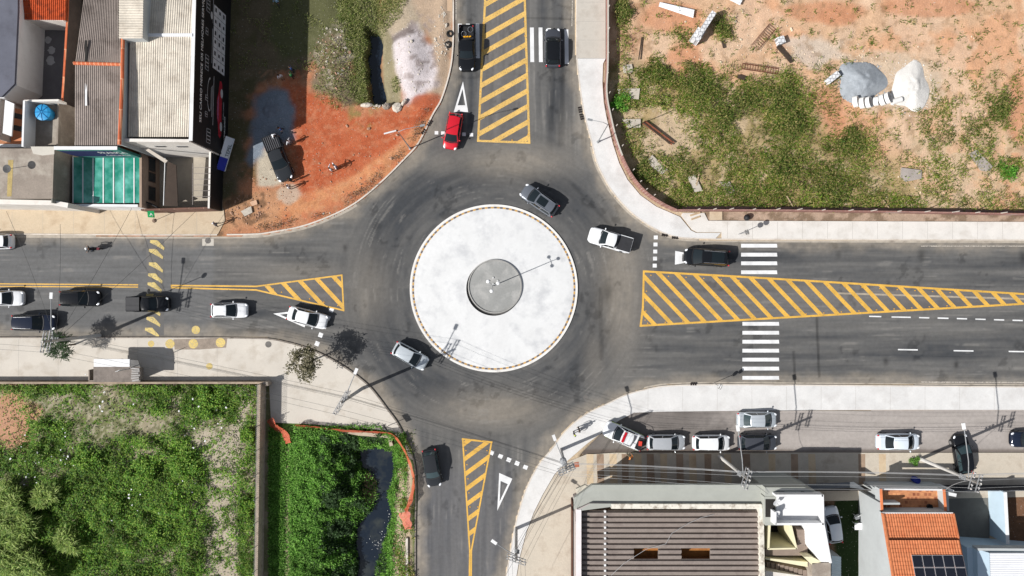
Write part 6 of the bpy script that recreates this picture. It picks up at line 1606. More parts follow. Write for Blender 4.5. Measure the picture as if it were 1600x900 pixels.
# ------------------------------------------------------------------ north-east lot
def build_lot():
    base = spline(PL([(947.5, -90), (947.5, 92), (945.5, 148), (952, 186), (961, 222), (973, 254), (989, 282), (1009, 304), (1033, 320), (1054, 330)]), 4)
    br = brick_mat('lot_brick', C(166, 120, 108), C(146, 104, 94), C(190, 160, 150), w=.5, h=.24)
    t = thing('lot_wall', 'curved reddish board wall with pale posts along the white pavement', 'wall', (*base[0], 0))
    MB().wallstrip(base, .14, -.3, 1.25).build('masonry', br, t)
    MB().wallstrip(base[: len(base) * 5 // 9], .16, 1.25, 1.29).build('pale_coping', M_OLD_C, t)
    pm = mat('post_pale', C(206, 196, 186), var=.15)
    for x, y in ((949, 18), (949, 52), (948, 90), (947, 121), (950, 150), (955, 176), (961, 200), (970, 231), (987, 268), (998, 286), (1007, 298), (1019, 307)):
        p = P(x, y, 0); MB().tube([p, p + Vector((.0, .0, 1.7))], .055, 6).build('post', pm, t)
    l2 = PL([(1054, 330), (1200, 330), (1400, 332.5), (1690, 338)])
    t = thing('lot_wall', 'straight reddish board wall with pale posts along the eastern road', 'wall', (*l2[0], 0))
    MB().wallstrip(l2, .14, -.3, 1.2).build('masonry', br, t)
    MB().wallstrip(offset_line(l2, .28), .4, -.3, .3).build('footing', mat('brick_footing', C(150, 118, 106), var=.2, fine=4), t)
    for k, x in enumerate((1085, 1109, 1134, 1170, 1206, 1238, 1276, 1317, 1351, 1392, 1434, 1476, 1512, 1551, 1592)):
        y = 330 + max(0, (x - 1200)) / 490 * 8; p = P(x, y - 1, 0)
        MB().tube([p, p + Vector((.12, .0, 1.85 + .25 * (k % 3)))], .05, 6).build('post', pm, t)
    # building-material piles
    def heap(px, py, rx, ry, h, m, name, label, seed, ridge=0.0):
        b = P(px, py, 0); n = 46; rows = []
        for i in range(n):
            row = []
            for j in range(n):
                u, v = -1.1 + 2.2 * i / (n - 1), -1.1 + 2.2 * j / (n - 1)
                a = math.atan2(v, u); r = math.hypot(u, v) / (1 + .10 * math.sin(3 * a + seed) + .06 * math.sin(5 * a + 2 * seed)); s = max(0, 1 - r)
                crest = 1 - .35 * ridge * max(0, u * .8 - v * .6)
                nz = float(fbm(np.array(u * 3 + seed), np.array(v * 3), 1.0, 4)); z = h * min(s * 1.25, .8 + .2 * nz) * crest * (.85 + .3 * nz) - (.16 if r < 1 else .5)
                row.append((b.x + u * rx / 14, b.y + v * ry / 14, z))
            rows.append(row)
        solo(MB().grid(rows), name, m, label, 'heap', smooth=True, loc=(b.x, b.y, -.1))
    heap(1346, 128, 39, 35, .95, mat('gravel_grey', C(172, 178, 184), var=.16, scale=2, fine=12, bmp=.12), 'gravel_heap', 'blue grey heap of fine gravel behind the white pipe rings', 1.0, .8)
    heap(1424, 136, 31, 39, .7, mat('sand_white', C(240, 236, 230), var=.08, scale=2, fine=12, bmp=.08), 'sand_heap', 'bright white heap of sand beside the gravel', 4.0, .3)
    heap(425, 172, 30, 34, .8, mat('gravel_dark', C(128, 136, 148), var=.1, scale=2, fine=22, bmp=.05), 'gravel_heap', 'low grey gravel heap behind the dark pickup', 2.3)
    pr = mat('pipe_white', C(246, 244, 240), var=.05)
    for k, (x, y, a, r) in enumerate(((1337, 159, 6, .62), (1347.5, 161, 4, .62), (1357, 160, 8, .62), (1369, 158.5, 0, .5), (1378.5, 156.5, 16, .62), (1387, 153.5, 18, .64))):
        z0 = r - .1; c = P(x, y, z0); d = Vector((math.cos(math.radians(a)), math.sin(math.radians(a)), 0)); s = Vector((-d.y, d.x, 0)); tz = math.radians(40 + 4 * (k % 3)); e3 = Vector((0, 0, 1)) * math.cos(tz) - d * math.sin(tz); d = d * math.cos(tz) + Vector((0, 0, math.sin(tz))); c = c + Vector((0, 0, .06)); mb = MB()
        mb.tube([c - d * .24, c + d * .24], r, 24, cap=False); mb.tube([c - d * .24, c + d * .24], r - .08, 24, cap=False)
        for e in (-.24, .24):
            o_ = [c + d * e + (s * math.cos(q) + e3 * math.sin(q)) * r for q in np.linspace(0, 2 * math.pi, 25)]; i_ = [c + d * e + (s * math.cos(q) + e3 * math.sin(q)) * (r - .08) for q in np.linspace(0, 2 * math.pi, 25)]
            mb.grid([o_, i_])
        lab = ('white concrete ring standing at the west end of the row of rings', 'second white concrete ring from the west end of the row', 'third white concrete ring from the west end of the row', 'smaller white concrete ring in the middle of the row', 'white concrete ring next to the end ring by the sand', 'white concrete ring at the east end of the row, open end showing')[k]
        solo(mb, 'concrete_ring', pr, lab, 'concrete ring', 'row of concrete rings', loc=c)
    solo(MB().tube([P(1393, 160, .22), P(1408, 155, .22)], .32, 16), 'pipe_segment', pr, 'short white pipe lying against the sand heap', 'pipe')
    bk = brick_mat('pallet_blocks', C(246, 246, 246), C(232, 232, 234), C(150, 150, 152), w=.4, h=.4, ms=.035)
    solo(MB().box(P(1300, 122, .3).to_tuple(), (1.5, .62, .8), math.radians(38)), 'block_stack', bk, 'white stack of hollow blocks beside the gravel heap', 'block stack', 'block stacks')
    solo(MB().box(P(1219, 64, .25).to_tuple(), (.8, .8, .7), math.radians(20)), 'block_stack', bk, 'small white stack of blocks at the head of the dark plank', 'block stack', 'block stacks')
    mb = MB().box(P(1101, 41, .75).to_tuple(), (3.0, .55, 1.7), math.radians(57)).box(P(1089, 57, .5).to_tuple(), (1.4, .95, 1.2), math.radians(57))
    solo(mb, 'block_stack', bk, 'tall stepped wall of white blocks casting a broad shadow', 'block stack', 'block stacks')
    wm = M_METALW
    def sheet(pts, label, z=.25, n=7, m=wm, name='roof_sheet'):
        q = [P(*p, z) for p in pts]; mb = MB(); corrugated(mb, q[0], q[1], q[3], q[2], n, .06); solo(mb, name, m, label, 'roof sheet', 'loose roof sheets')
    sheet([(1031, 3), (1029, 10), (1083, 28), (1085, 15)], 'white ribbed roof sheet lying near the lot\'s north edge', n=4)
    sheet([(1142, -6), (1140, 0), (1156, 8), (1164, -8)], 'white ribbed sheet cut by the top edge of the lot', n=4)
    cs = mat('slab_dirty', C(206, 196, 182), var=.12, fine=5, stain=C(150, 138, 122), stain_amt=.6)
    for pts, label in (([(973, 102), (987, 100), (990, 112), (975, 115)], 'small pale concrete slab crossed by a stick near the lot wall'), ([(965, 139), (1000, 138), (998, 155), (988, 154), (968, 150)], 'wide pale slab half buried beside the lot wall'),
                       ([(972, 186), (1001, 186), (1001, 199), (982, 200)], 'square pale slab at the head of the timber pile'), ([(1019, 242), (1043, 265), (1034, 273), (1010, 252)], 'tilted pale slab in the grass inside the curved wall'),
                       ([(1075, 277), (1085, 271), (1098, 298), (1086, 300)], 'broken pale slab in the grass near the wall corner'), ([(1124, 284), (1140, 284), (1150, 302), (1144, 305)], 'weathered grey slab in the thick grass east of the corner'),
                       ([(1409, 262), (1440, 266), (1440, 279), (1416, 284), (1408, 276)], 'grey board sheet lying on bare sand by the straight wall'), ([(1515, 240), (1526, 234), (1551, 260), (1546, 268), (1533, 266)], 'tilted stack of grey boards beside the bright green shrub')):
        z = .12; mb = MB().prism(PL(pts, z), -.1, z); solo(mb, 'concrete_slab', cs if 'grey' not in label else mat('grey_board', C(176, 166, 158), var=.15), label, 'slab', 'loose slabs')
    wd = mat('timber_red', C(140, 84, 62), var=.25, fine=6); wdk = mat('timber_dark', (.05, .035, .025), var=.3); wdp = mat('timber_pale', C(196, 172, 140), var=.2)
    t = thing('timber_pile', 'pile of reddish timber beams lying in the grass near the curved wall', 'timber pile', P(1027, 209, 0))
    for k in range(4):
        a, b = P(1004 + k * 1.2, 192 - k * 1.0, .2 + .08 * (k % 2)), P(1050 + k * 1.6 - 5 * (k % 2), 226 - k * 1.5, .2 + .08 * (k % 2)); d = b - a
        MB().box((a + b) / 2, (d.length, .13, .13), math.atan2(d.y, d.x)).build('beam', wd if k != 1 else wdk, t)
    def stick(a, b, label, r=.06, m=wdk, z=.12):
        a, b = P(*a, z), P(*b, z); d = b - a; solo(MB().box((a + b) / 2, (d.length, r * 2, r * 1.6), math.atan2(d.y, d.x)), 'plank', m, label, 'plank', 'loose planks')
    stick((1215, 72), (1237, 97), 'dark plank slanting away from the small block stack', .16)
    stick((1003, 58), (998, 93), 'thin dark pole on bare pink soil near the wall')
    stick((1153, 119), (1164, 123), 'short dark board on the sand below the rebar cage', .18)
    stick((1128, 62), (1131, 75), 'short dark stick under the stepped block wall', .08)
    stick((966, 115), (986, 115), 'thin pale stick crossing the small slab', .05, wdp); stick((977, 98), (984, 136), 'long pale stick pointing at the wide slab', .05, wdp)
    stick((1009, 125), (1024, 111), 'pale stick leaning in the grass west of the orange soil', .06, wdp)
    stick((1028, 250), (1043, 262), 'pale lath on the edge of the tilted slab', .07, wdp)
    stick((1093, 268), (1088, 290), 'pale lath beside the broken slab', .06, wdp)
    stick((1229, 306), (1239, 323), 'pale lath against the straight wall, western of two', .05, wdp); stick((1377, 308), (1391, 328), 'pale lath against the straight wall, eastern of two', .05, wdp)
    stick((1078, 337), (1094, 332), 'pale board on the paving patch by the wall corner', .1, wdp); stick((1080, 343), (1094, 338), 'dark edged board on the paving patch by the wall corner', .1, wdp)
    solo(MB().ball(P(1167, 340, .4), (.34, .36, .36), 12, 8), 'rubbish_bag', M_BLACKP, 'black rubbish bag on the dirt strip below the straight wall', 'rubbish bag', smooth=True)
    # rebar cages and timber frame
    rb = mat('rebar', C(120, 72, 54), var=.2)
    def cage(a, b, w, label, h=.3):
        a, b = P(*a, 0), P(*b, 0); d = (b - a).normalized(); s = Vector((-d.y, d.x, 0)); mb = MB(); n = int((b - a).length / .28)
        for i in (-1, 1):
            for z in (.05, h): mb.tube([a + s * w * i + Vector((0, 0, z)), b + s * w * i + Vector((0, 0, z))], .025, 5)
        for k in range(n + 1):
            p = a.lerp(b, k / n); c = [p + s * w + Vector((0, 0, .05)), p + s * w + Vector((0, 0, h)), p - s * w + Vector((0, 0, h)), p - s * w + Vector((0, 0, .05))]
            mb.tube(c + c[:1], .018, 4)
        solo(mb, 'rebar_cage', rb, label, 'rebar cage', 'rebar cages')
    cage((1159, 104), (1215, 112), .3, 'long rusty rebar cage lying on the sand')
    cage((1178, 75), (1206, 42), .45, 'wide rusty frame cage lying north of the long rebar cage')
    # stones and rubble
    st = mat('rubble_pale', C(214, 204, 190), var=.2); rng = random.Random(5)
    def stones(regions, name, label, m, n, r0, r1):
        mb = MB()
        for _ in range(n):
            x0, y0, rx, ry = rng.choice(regions); a = rng.random() * 6.28; q = rng.random() ** .5
            p = P(x0 + rx * q * math.cos(a), y0 + ry * q * math.sin(a), 0); r = rng.uniform(r0, r1) * (1 if rng.random() > .1 else 1.8)
            z = float(ground_z(np.array([p.x]), np.array([p.y]))[0]); k = len(mb.v)
            mb.ball((p.x, p.y, z + r * .2), (r, r * rng.uniform(.6, 1), r * .6), 6, 3, rz=rng.random() * 3)
            for i in range(k, len(mb.v)): v = mb.v[i]; mb.v[i] = (v[0] + rng.uniform(-.2, .2) * r, v[1] + rng.uniform(-.2, .2) * r, v[2])
        o = mb.build(name, m); tag(o, label, 'rubble', None, 'stuff')
    stones([(645, 95, 40, 60), (590, 164, 22, 6), (690, 60, 12, 50), (560, 335, 60, 8), (520, 90, 30, 50)], 'rubble', 'pale broken rubble strewn over the north-west lot', st, 420, .03, .12)
    stones([(515, 95, 34, 50), (420, 310, 40, 40), (385, 330, 26, 22), (560, 250, 80, 60)], 'rubble', 'small stones and clods on the red dirt', mat('rubble_brown', C(190, 150, 124), var=.3), 260, .03, .13)
    stones([(1330, 90, 60, 24), (1250, 90, 30, 20), (1180, 50, 60, 40), (1480, 120, 80, 90), (1120, 60, 60, 50), (1380, 290, 120, 40)], 'rubble', 'small pale stones scattered over the sandy lot', mat('rubble_sand', C(226, 206, 180), var=.25), 320, .03, .12)
    mb = MB()
    for k, (x, y, r) in enumerate(((571, 164, .5), (582, 163, .45), (593, 164, .5), (604, 166, .6), (612, 161, .4), (624, 169, .5), (632, 160, .35))): pass
    for k, (x, y, rx, ry, l) in enumerate(((573, 164.5, .75, .28, 'long pale slab stone at the west end of the culvert mouth'), (604, 166, .5, .35, 'grey boulder in the middle of the culvert mouth'), (620, 168, .6, .55, 'big pale boulder at the east end of the culvert mouth'), (631, 160, .5, .25, 'flat pale stone above the culvert boulders'))):
        c = P(x, y, .15); mb = MB().ball((c.x, c.y, .12), (rx, ry, .3), 9, 5, rz=.3 * k); rr = random.Random(k)
        mb.v = [(v[0] + rr.uniform(-.06, .06), v[1] + rr.uniform(-.06, .06), v[2] + rr.uniform(-.05, .05)) for v in mb.v]
        solo(mb, 'boulder', st if k != 1 else M_CONC, l, 'boulder', 'culvert boulders')
    for k, (pts, l) in enumerate((([(376, 330), (392, 322), (394, 332), (382, 338)], 'pale broken slab at the edge of the shaded dirt'), ([(390, 316), (400, 312), (402, 319), (394, 322)], 'pinkish slab piece at the corner of the shaded dirt'), ([(689, 22), (694, 17), (697, 22), (693, 28)], 'pale stone block beside the concrete pad'))):
        solo(MB().prism(PL(pts, .25), -.05, .22), 'broken_slab', cs if k != 1 else mat('pink_slab', C(220, 180, 150), var=.1), l, 'slab', 'broken slabs on the dirt')
    solo(MB().tube([P(600, 209, .1), P(619, 204, .12)], .09, 8), 'pipe_piece', W_WHITE, 'thin white pipe lying on the red dirt', 'pipe')
    for k, (x, y, l) in enumerate(((703, 53, 'old tyre half buried beside the northern kerb, upper one'), (700, 70, 'old tyre half buried beside the northern kerb, lower one'))):
        c = P(x, y, .1); mb = MB(); mb.tube([c + Vector((math.cos(a) * .3, math.sin(a) * .3, .05)) for a in np.linspace(0, 2 * math.pi, 20)], .11, 8, cap=False); solo(mb, 'old_tyre', M_TYRE, l, 'tyre', 'old tyres')
    stones([(1346, 128, 42, 38)], 'gravel', 'loose grey gravel spilled round the gravel heap', _M['gravel_grey'], 420, .02, .07)
    stones([(1423, 136, 38, 46)], 'gravel', 'loose white sand lumps spilled round the sand heap', _M['sand_white'], 300, .02, .07)
    # floating rubbish and foam in the canal
    mb = MB()
    for _ in range(80):
        x = rng.gauss(596, 9); y = rng.gauss(846, 9) if rng.random() < .6 else rng.uniform(760, 840); x = x if y > 830 else rng.gauss(607, 4)
        c = P(x, y, -2.2); r = rng.uniform(.02, .07); mb.ball((c.x, c.y, -2.17), (r, r * rng.uniform(.5, 1), .03), 6, 3, rz=rng.random() * 3)
    tag(mb.build('debris', W_WHITE), 'white scraps and foam drifting on the canal', 'debris', None, 'stuff')
    mb = MB()
    for _ in range(90):
        x, y = rng.choice(((160, 615), (315, 660), (280, 750), (60, 720), (210, 790), (110, 700))); c = P(rng.gauss(x, 26), rng.gauss(y, 18), .3); r = rng.uniform(.04, .11); mb.box((c.x, c.y, .35 + rng.random() * .3), (r * 2, r * 1.4, r), rng.random() * 3)
    tag(mb.build('debris', W_WHITE), 'pale litter caught in the overgrown field', 'debris', None, 'stuff')
    # water
    m_, nt, b_ = _nt('dark_water'); b_.inputs['Base Color'].default_value = (.006, .010, .016, 1); b_.inputs['Roughness'].default_value = .06; b_.inputs['Specular IOR Level'].default_value = .5
    s = noise(nt, .35, 4, lo=.5, hi=.75); nt.links.new(mixcol(nt, s, (.010, .016, .026), (.05, .056, .05)), b_.inputs['Base Color']); bump(nt, b_, noise(nt, 2.5, 2), .02, .15)
    structure(MB().flat(PL([(535, 675), (640, 675), (640, 990), (535, 990)], -2.2), -2.2), 'canal_water', m_)
    structure(MB().flat(PL([(565, 30), (615, 30), (615, 172), (565, 172)], -1.75), -1.75), 'stream_water', m_)

# ------------------------------------------------------------------ vegetation
LEAF = attr_mat('leaf', rough=.6, leaf=True)
def leaves(name, pos, L, Wd, az, pitch, col, kind=None, label=None, cat=None, group=None, parent=None, loc=None):
    """one mesh of four-cornered leaves: pos (N,3) base points, L length, Wd width, az heading, pitch above horizontal"""
    n = len(pos); d = np.stack([np.cos(az) * np.cos(pitch), np.sin(az) * np.cos(pitch), np.sin(pitch)], -1); s = np.stack([-np.sin(az), np.cos(az), np.zeros(n)], -1)
    L = L[:, None]; Wd = Wd[:, None]
    q = np.stack([pos - s * Wd * .2, pos + d * L * .5 - s * Wd * .5 + [0, 0, .01], pos + d * L - np.array([0, 0, .12]) * L, pos + d * L * .5 + s * Wd * .5 + [0, 0, .01]], 1)
    V = q.reshape(-1, 3)
    if loc is not None: V = V - np.array(loc)
    me = D.meshes.new(name); me.vertices.add(len(V)); me.vertices.foreach_set('co', V.astype(np.float32).ravel())
    me.loops.add(n * 4); me.loops.foreach_set('vertex_index', np.arange(n * 4, dtype=np.int32)); me.polygons.add(n); me.polygons.foreach_set('loop_start', np.arange(0, n * 4, 4, dtype=np.int32)); me.update(calc_edges=True)
    color_layer(me, np.repeat(col, 4, 0)); me.materials.append(LEAF)
    o = D.objects.new(name, me); COL.objects.link(o)
    if parent is not None: o.parent = parent
    elif loc is not None: o.location = loc
    return tag(o, label, cat, group, kind)
def pick(cols, n, jit=.25):
    base = np.array([C(*c) for c in cols])[RNG.integers(0, len(cols), n)]
    return np.clip(base * 1.3 * (1 + jit * (RNG.random((n, 1)) * 2 - 1)), .004, .6)
def field(name, n, box, mask, hfun, cols, label, size=(.18, .42), width=(.05, .1), up=(.2, 1.2), tint=None):
    x0, y0, x1, y1 = box; PX = RNG.uniform(x0, x1, n); PY = RNG.uniform(y0, y1, n); X = (PX - 800) / 14; Y = (450 - PY) / 14
    m = mask(PX, PY, X, Y); k = RNG.random(n) < m; PX, PY, X, Y = PX[k], PY[k], X[k], Y[k]; n = len(X)
    g = ground_z(X, Y); h = hfun(PX, PY, X, Y); z = g + h * RNG.random(n) ** .6
    # things seen from above lean outwards, so pull the tall ones in to keep their place
    col = pick(cols, n)
    if tint is not None: col = np.clip(col * tint(PX, PY, X, Y)[:, None], .004, .6)
    leaves(name, np.stack([X, Y, z], -1), RNG.uniform(*size, n), RNG.uniform(*width, n), RNG.uniform(0, 6.283, n), RNG.uniform(*up, n), col, 'stuff', label, 'vegetation')
def clump(name, px, py, r, h, n, cols, label, cat='bush', group=None, size=(.2, .4), width=(.06, .14), up=(-.1, 1.0), trunk=0.0, z0=0.0, gaps=0.0, squash=.75):
    b = P(px, py, 0); b.z = z0; t = thing(name, label, cat, b, group); k = max(3, int(r * 5)); cs = []
    for _ in range(k + 4):
        a = RNG.uniform(0, 6.283); q = r * .72 * RNG.random() ** .5; cs.append((q * math.cos(a), q * math.sin(a), trunk + h * RNG.uniform(.3, .75), r * RNG.uniform(.28, .5)))
    cs = np.array(cs); w = cs[RNG.integers(0, len(cs), n)]
    v = RNG.normal(size=(n, 3)); v /= np.linalg.norm(v, axis=1)[:, None]; v *= (RNG.random((n, 1)) ** .4) * w[:, 3:4]; v[:, 2] *= squash
    pos = w[:, :3] + v
    if gaps: keep = fbm(pos[:, 0] * 3 + px, pos[:, 1] * 3 + pos[:, 2] * 2, 1.0, 2) > gaps; pos = pos[keep]
    pos[:, 2] = np.maximum(pos[:, 2], .05); n = len(pos)
    leaves('foliage' if not trunk else 'crown', pos, RNG.uniform(*size, n), RNG.uniform(*width, n), RNG.uniform(0, 6.283, n), RNG.uniform(*up, n), pick(cols, n), parent=t)
    bark = mat('bark', (.11, .08, .055), var=.25, fine=8); mb = MB(); top = max(.25, trunk + h * .45)
    mb.tube([b, b + Vector((.05, .03, top * .5)), b + Vector((0, 0, top))], [.1 if trunk else .04, .08 if trunk else .03, .03], 7)
    for c in cs[:7]: mb.tube([b + Vector((0, 0, max(.1, trunk * .75))), b + Vector((c[0] * .5, c[1] * .5, (trunk * .8 + c[2]) / 2 + .05)), b + Vector((c[0], c[1], c[2]))], [.05 if trunk else .025, .035 if trunk else .02, .012], 5)
    mb.build('trunk' if trunk else 'stem', bark, t)
    return t
G_FIELD = [(104, 146, 46), (84, 128, 36), (124, 160, 58), (66, 108, 32), (116, 140, 56), (146, 172, 78), (96, 138, 60)]
G_CANAL = [(104, 150, 58), (84, 132, 44), (126, 168, 80), (64, 104, 36)]
G_DRY = [(126, 126, 58), (104, 126, 46), (156, 148, 84), (88, 114, 40), (180, 164, 112), (78, 106, 36), (116, 142, 50)]
def build_plants():
    def fmask(PX, PY, X, Y):
        n1 = fbm(X, Y, .3, 4); n2 = fbm(X + 40, Y + 9, .9, 4)
        m = .12 + .88 * sstep(.40, .52, n1 * .5 + n2 * .5 + .02)
        path = soft(PX, PY, [(378, 600), (390, 602), (390, 640), (376, 700), (370, 760), (374, 840), (368, 940), (316, 940), (320, 800), (322, 740), (306, 690), (318, 668), (350, 680), (368, 650)], n2, 6) * (.55 + .45 * sstep(.62, .45, fbm(X, Y, 1.6, 3)))
        m *= 1 - .93 * path
        m = np.maximum(m, .9 * sstep(400, 408, PX + 8 * n2) * (PX < 408)) if False else m
        m *= 1 - .8 * sstep(.46, .56, fbm(X + 5, Y, .55, 4)) * sstep(700, 670, PY) * sstep(606, 622, PY)
        m *= 1 - .9 * blob(PX, PY, 14, 655, 42, 48, n2)
        m *= 1 - .75 * blob(PX, PY, 95, 640, 70, 22, n2); m *= 1 - .7 * blob(PX, PY, 175, 620, 30, 18, n2); m *= 1 - .55 * blob(PX, PY, 205, 675, 60, 20, n2)
        m = np.maximum(m, .8 * sstep(612, 600, PY) * (n1 > .35)); m = np.maximum(m, .85 * blob(PX, PY, 180, 800, 150, 110, n2))
        m = np.maximum(m, .9 * blob(PX, PY, 330, 625, 56, 34, n2))
        return np.clip(m, .03, 1) * (PX < 407) * (PY > 601)
    def fh(PX, PY, X, Y):
        return .06 + 2.4 * np.clip(fbm(X, Y, .75, 4) - .40, 0, 1) + .6 * np.clip(fbm(X + 9, Y, 2.2, 2) - .45, 0, 1) + .3 * sstep(700, 780, PY) * (PX < 300)
    field('field_weeds', 150000, (-20, 600, 410, 940), fmask, fh, G_FIELD, 'bright green weeds covering the overgrown field', size=(.15, .36), width=(.07, .15), up=(-.1, .9), tint=lambda PX, PY, X, Y: .26 + 1.15 * fbm(X + 3, Y - 8, .6, 4))
    def cmask(PX, PY, X, Y):
        n2 = fbm(X, Y, 1.0, 3); w = inpoly(X, Y, POND) & (pdist(X, Y, POND, True) > .25)
        m = (PX > 421) & (PX < 634) & (PY > 664) & ~w; m = m * 1.0; m *= 1 - .85 * soft(PX, PY, [(446, 690), (452, 690), (455, 950), (445, 950)], n2, 2)
        m *= 1 - .8 * blob(PX, PY, 574, 770, 15, 32, n2, .5); m *= 1 - .85 * soft(PX, PY, [(618, 740), (630, 730), (634, 830), (634, 950), (612, 950), (614, 800)], n2, 3); m *= np.where(PY < 676, .5 * (n2 > .5), 1)
        return m
    field('canal_grass', 90000, (420, 660, 640, 950), cmask, lambda PX, PY, X, Y: .06 + sstep(446, 458, PX) * (1.9 * np.clip(fbm(X, Y, 1.0, 4) - .33, 0, 1) + .3 * np.exp(-((PX - 478) / 22) ** 2)), G_CANAL, 'lush green grass on the bank of the canal', size=(.16, .38), width=(.06, .13), up=(-.1, .9), tint=lambda PX, PY, X, Y: .6 + .85 * fbm(X, Y, .9, 3))
    field('bank_scrub', 9000, (604, 672, 650, 940), lambda PX, PY, X, Y: sstep(.5, .6, fbm(X, Y, .8, 3)) * ((PX > 616) & (PX < 648)), lambda PX, PY, X, Y: .1 + .4 * fbm(X, Y, .8, 3), G_DRY, 'dry scrub along the canal bank by the lane')
    def nmask(PX, PY, X, Y):
        edge = pdist(X, Y, PL([(946, -90), (946, 92), (944, 150), (952, 190), (962, 225), (975, 260), (992, 288), (1012, 307), (1035, 321)]))
        n1 = fbm(X + 15, Y, .28, 4); n2 = fbm(X + 40, Y + 9, .9, 4)
        n3 = fbm(X - 12, Y + 33, 1.7, 3); nn = .5 * n1 + .5 * n2
        D_ = np.zeros_like(PX)
        for bx, by, rx, ry, k in ((1030, 130, 34, 34, 1), (985, 150, 26, 24, .8), (1082, 138, 30, 36, 1), (1100, 180, 36, 32, .9), (1130, 140, 26, 18, .8), (1175, 140, 30, 24, .85), (1222, 150, 36, 34, 1), (1236, 205, 32, 50, 1), (1225, 270, 46, 36, 1), (1290, 292, 56, 34, .95), (1325, 222, 36, 24, .8), (1350, 240, 24, 28, .7), (1180, 300, 60, 34, 1), (1100, 308, 60, 28, 1), (1010, 285, 36, 26, 1), (1060, 262, 34, 26, .85), (980, 225, 24, 30, .6), (1150, 250, 30, 22, .6), (1370, 318, 60, 20, .8), (1470, 280, 30, 34, .5), (1530, 200, 26, 50, .6), (1465, 190, 24, 40, .4), (1575, 262, 26, 16, .7), (1540, 318, 60, 16, .4), (1120, 215, 40, 22, .7), (965, 40, 16, 60, .6), (1065, 60, 22, 16, .5), (1130, 40, 18, 24, .5)):
            D_ = np.maximum(D_, k * blob(PX, PY, bx, by, rx * 1.1, ry * 1.1, nn, 1.5))
        m = D_ * (.35 + .65 * sstep(.36, .5, n2)); area = sstep(92, 112, PY) * sstep(1445, 1400, PX + 300 * (n1 - .5))
        m = np.maximum(m, .22 * area * sstep(.40, .56, n2)); m = np.maximum(m, .3 * sstep(.52, .62, n2) * (PX > 1430) * (PY > 110)); m = np.maximum(m, .35 * sstep(.5, .6, n2) * (PX < 1010) * (PY < 100)); m = np.maximum(m, .4 * sstep(.69, .74, fbm(X, Y, 1.9, 2)))
        m *= 1 - .8 * blob(PX, PY, 1048, 205, 34, 28, n2)
        return m * sstep(.9, 1.6, edge) * inpoly(X, Y, NE_LOT) * (~inpoly(PX, PY, [(1309, 100), (1380, 100), (1452, 96), (1455, 170), (1316, 168)]))
    field('lot_scrub', 200000, (945, -20, 1620, 336), nmask, lambda PX, PY, X, Y: .08 + 1.5 * np.clip(fbm(X, Y, .9, 4) - .35, 0, 1), G_DRY, 'dry olive scrub and tufts spread over the sandy lot', size=(.2, .5), width=(.04, .09), up=(-.05, .9), tint=lambda PX, PY, X, Y: .5 + .85 * fbm(X + 3, Y - 8, .4, 4))
    def smask(PX, PY, X, Y):
        n2 = fbm(X, Y, .9, 4); m = soft(PX, PY, [(528, -30), (640, -30), (628, 20), (600, 50), (580, 60), (576, 140), (560, 160), (545, 150), (550, 90), (530, 50)], n2, 6) * .8
        m = np.maximum(m, .35 * blob(PX, PY, 520, 110, 34, 54, n2)); m = np.maximum(m, .22 * sstep(.52, .6, n2) * (PX > 345) * (PX < 530) * (PY < 110)); m = np.maximum(m, .8 * blob(PX, PY, 574, 150, 18, 16, n2)); m = np.maximum(m, .7 * blob(PX, PY, 618, 132, 8, 14, n2)); return m * (PX < 690)
    field('stream_grass', 60000, (350, -20, 690, 172), smask, lambda PX, PY, X, Y: .04 + .5 * np.clip(fbm(X, Y, 1.3, 3) - .35, 0, 1), [(136, 140, 82), (116, 126, 66), (162, 160, 112), (98, 116, 56)], 'olive grass along the narrow stream', size=(.15, .4), width=(.035, .08))
    field('kerb_scrub', 26000, (400, 170, 670, 362), lambda PX, PY, X, Y: np.exp(-((pdist(X, Y, NW) - .75) / .38) ** 2) * sstep(.40, .5, fbm(X, Y, .5, 3)) * (~inpoly(X, Y, ROAD)), lambda PX, PY, X, Y: .1 + .35 * fbm(X, Y, 1.2, 2), [(110, 92, 80), (84, 72, 64), (150, 136, 124), (96, 90, 60)], 'dry brown weeds along the curved kerb', size=(.15, .35), width=(.03, .07))
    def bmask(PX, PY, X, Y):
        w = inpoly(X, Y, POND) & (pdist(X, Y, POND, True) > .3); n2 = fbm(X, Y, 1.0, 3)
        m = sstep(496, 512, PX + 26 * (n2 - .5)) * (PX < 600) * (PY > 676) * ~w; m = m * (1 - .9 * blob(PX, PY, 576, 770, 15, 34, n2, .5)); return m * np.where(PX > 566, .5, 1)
    field('bank_plants', 42000, (490, 670, 605, 950), bmask, lambda PX, PY, X, Y: .1 + 2.2 * np.clip(fbm(X, Y, 1.1, 4) - .35, 0, 1), [(54, 84, 40), (44, 70, 32), (66, 96, 50), (84, 112, 70)], 'dark leafy plants on the slope down to the canal water, slope shade in their colour', size=(.18, .36), width=(.1, .18), up=(-.3, .7), tint=lambda PX, PY, X, Y: .35 + .55 * fbm(X, Y, 1.2, 3))  # leaf colours darkened to carry the shade of the east-facing bank
    # single plants
    dk = [(84, 104, 42), (104, 116, 52), (70, 94, 38), (128, 130, 72), (150, 140, 88)]
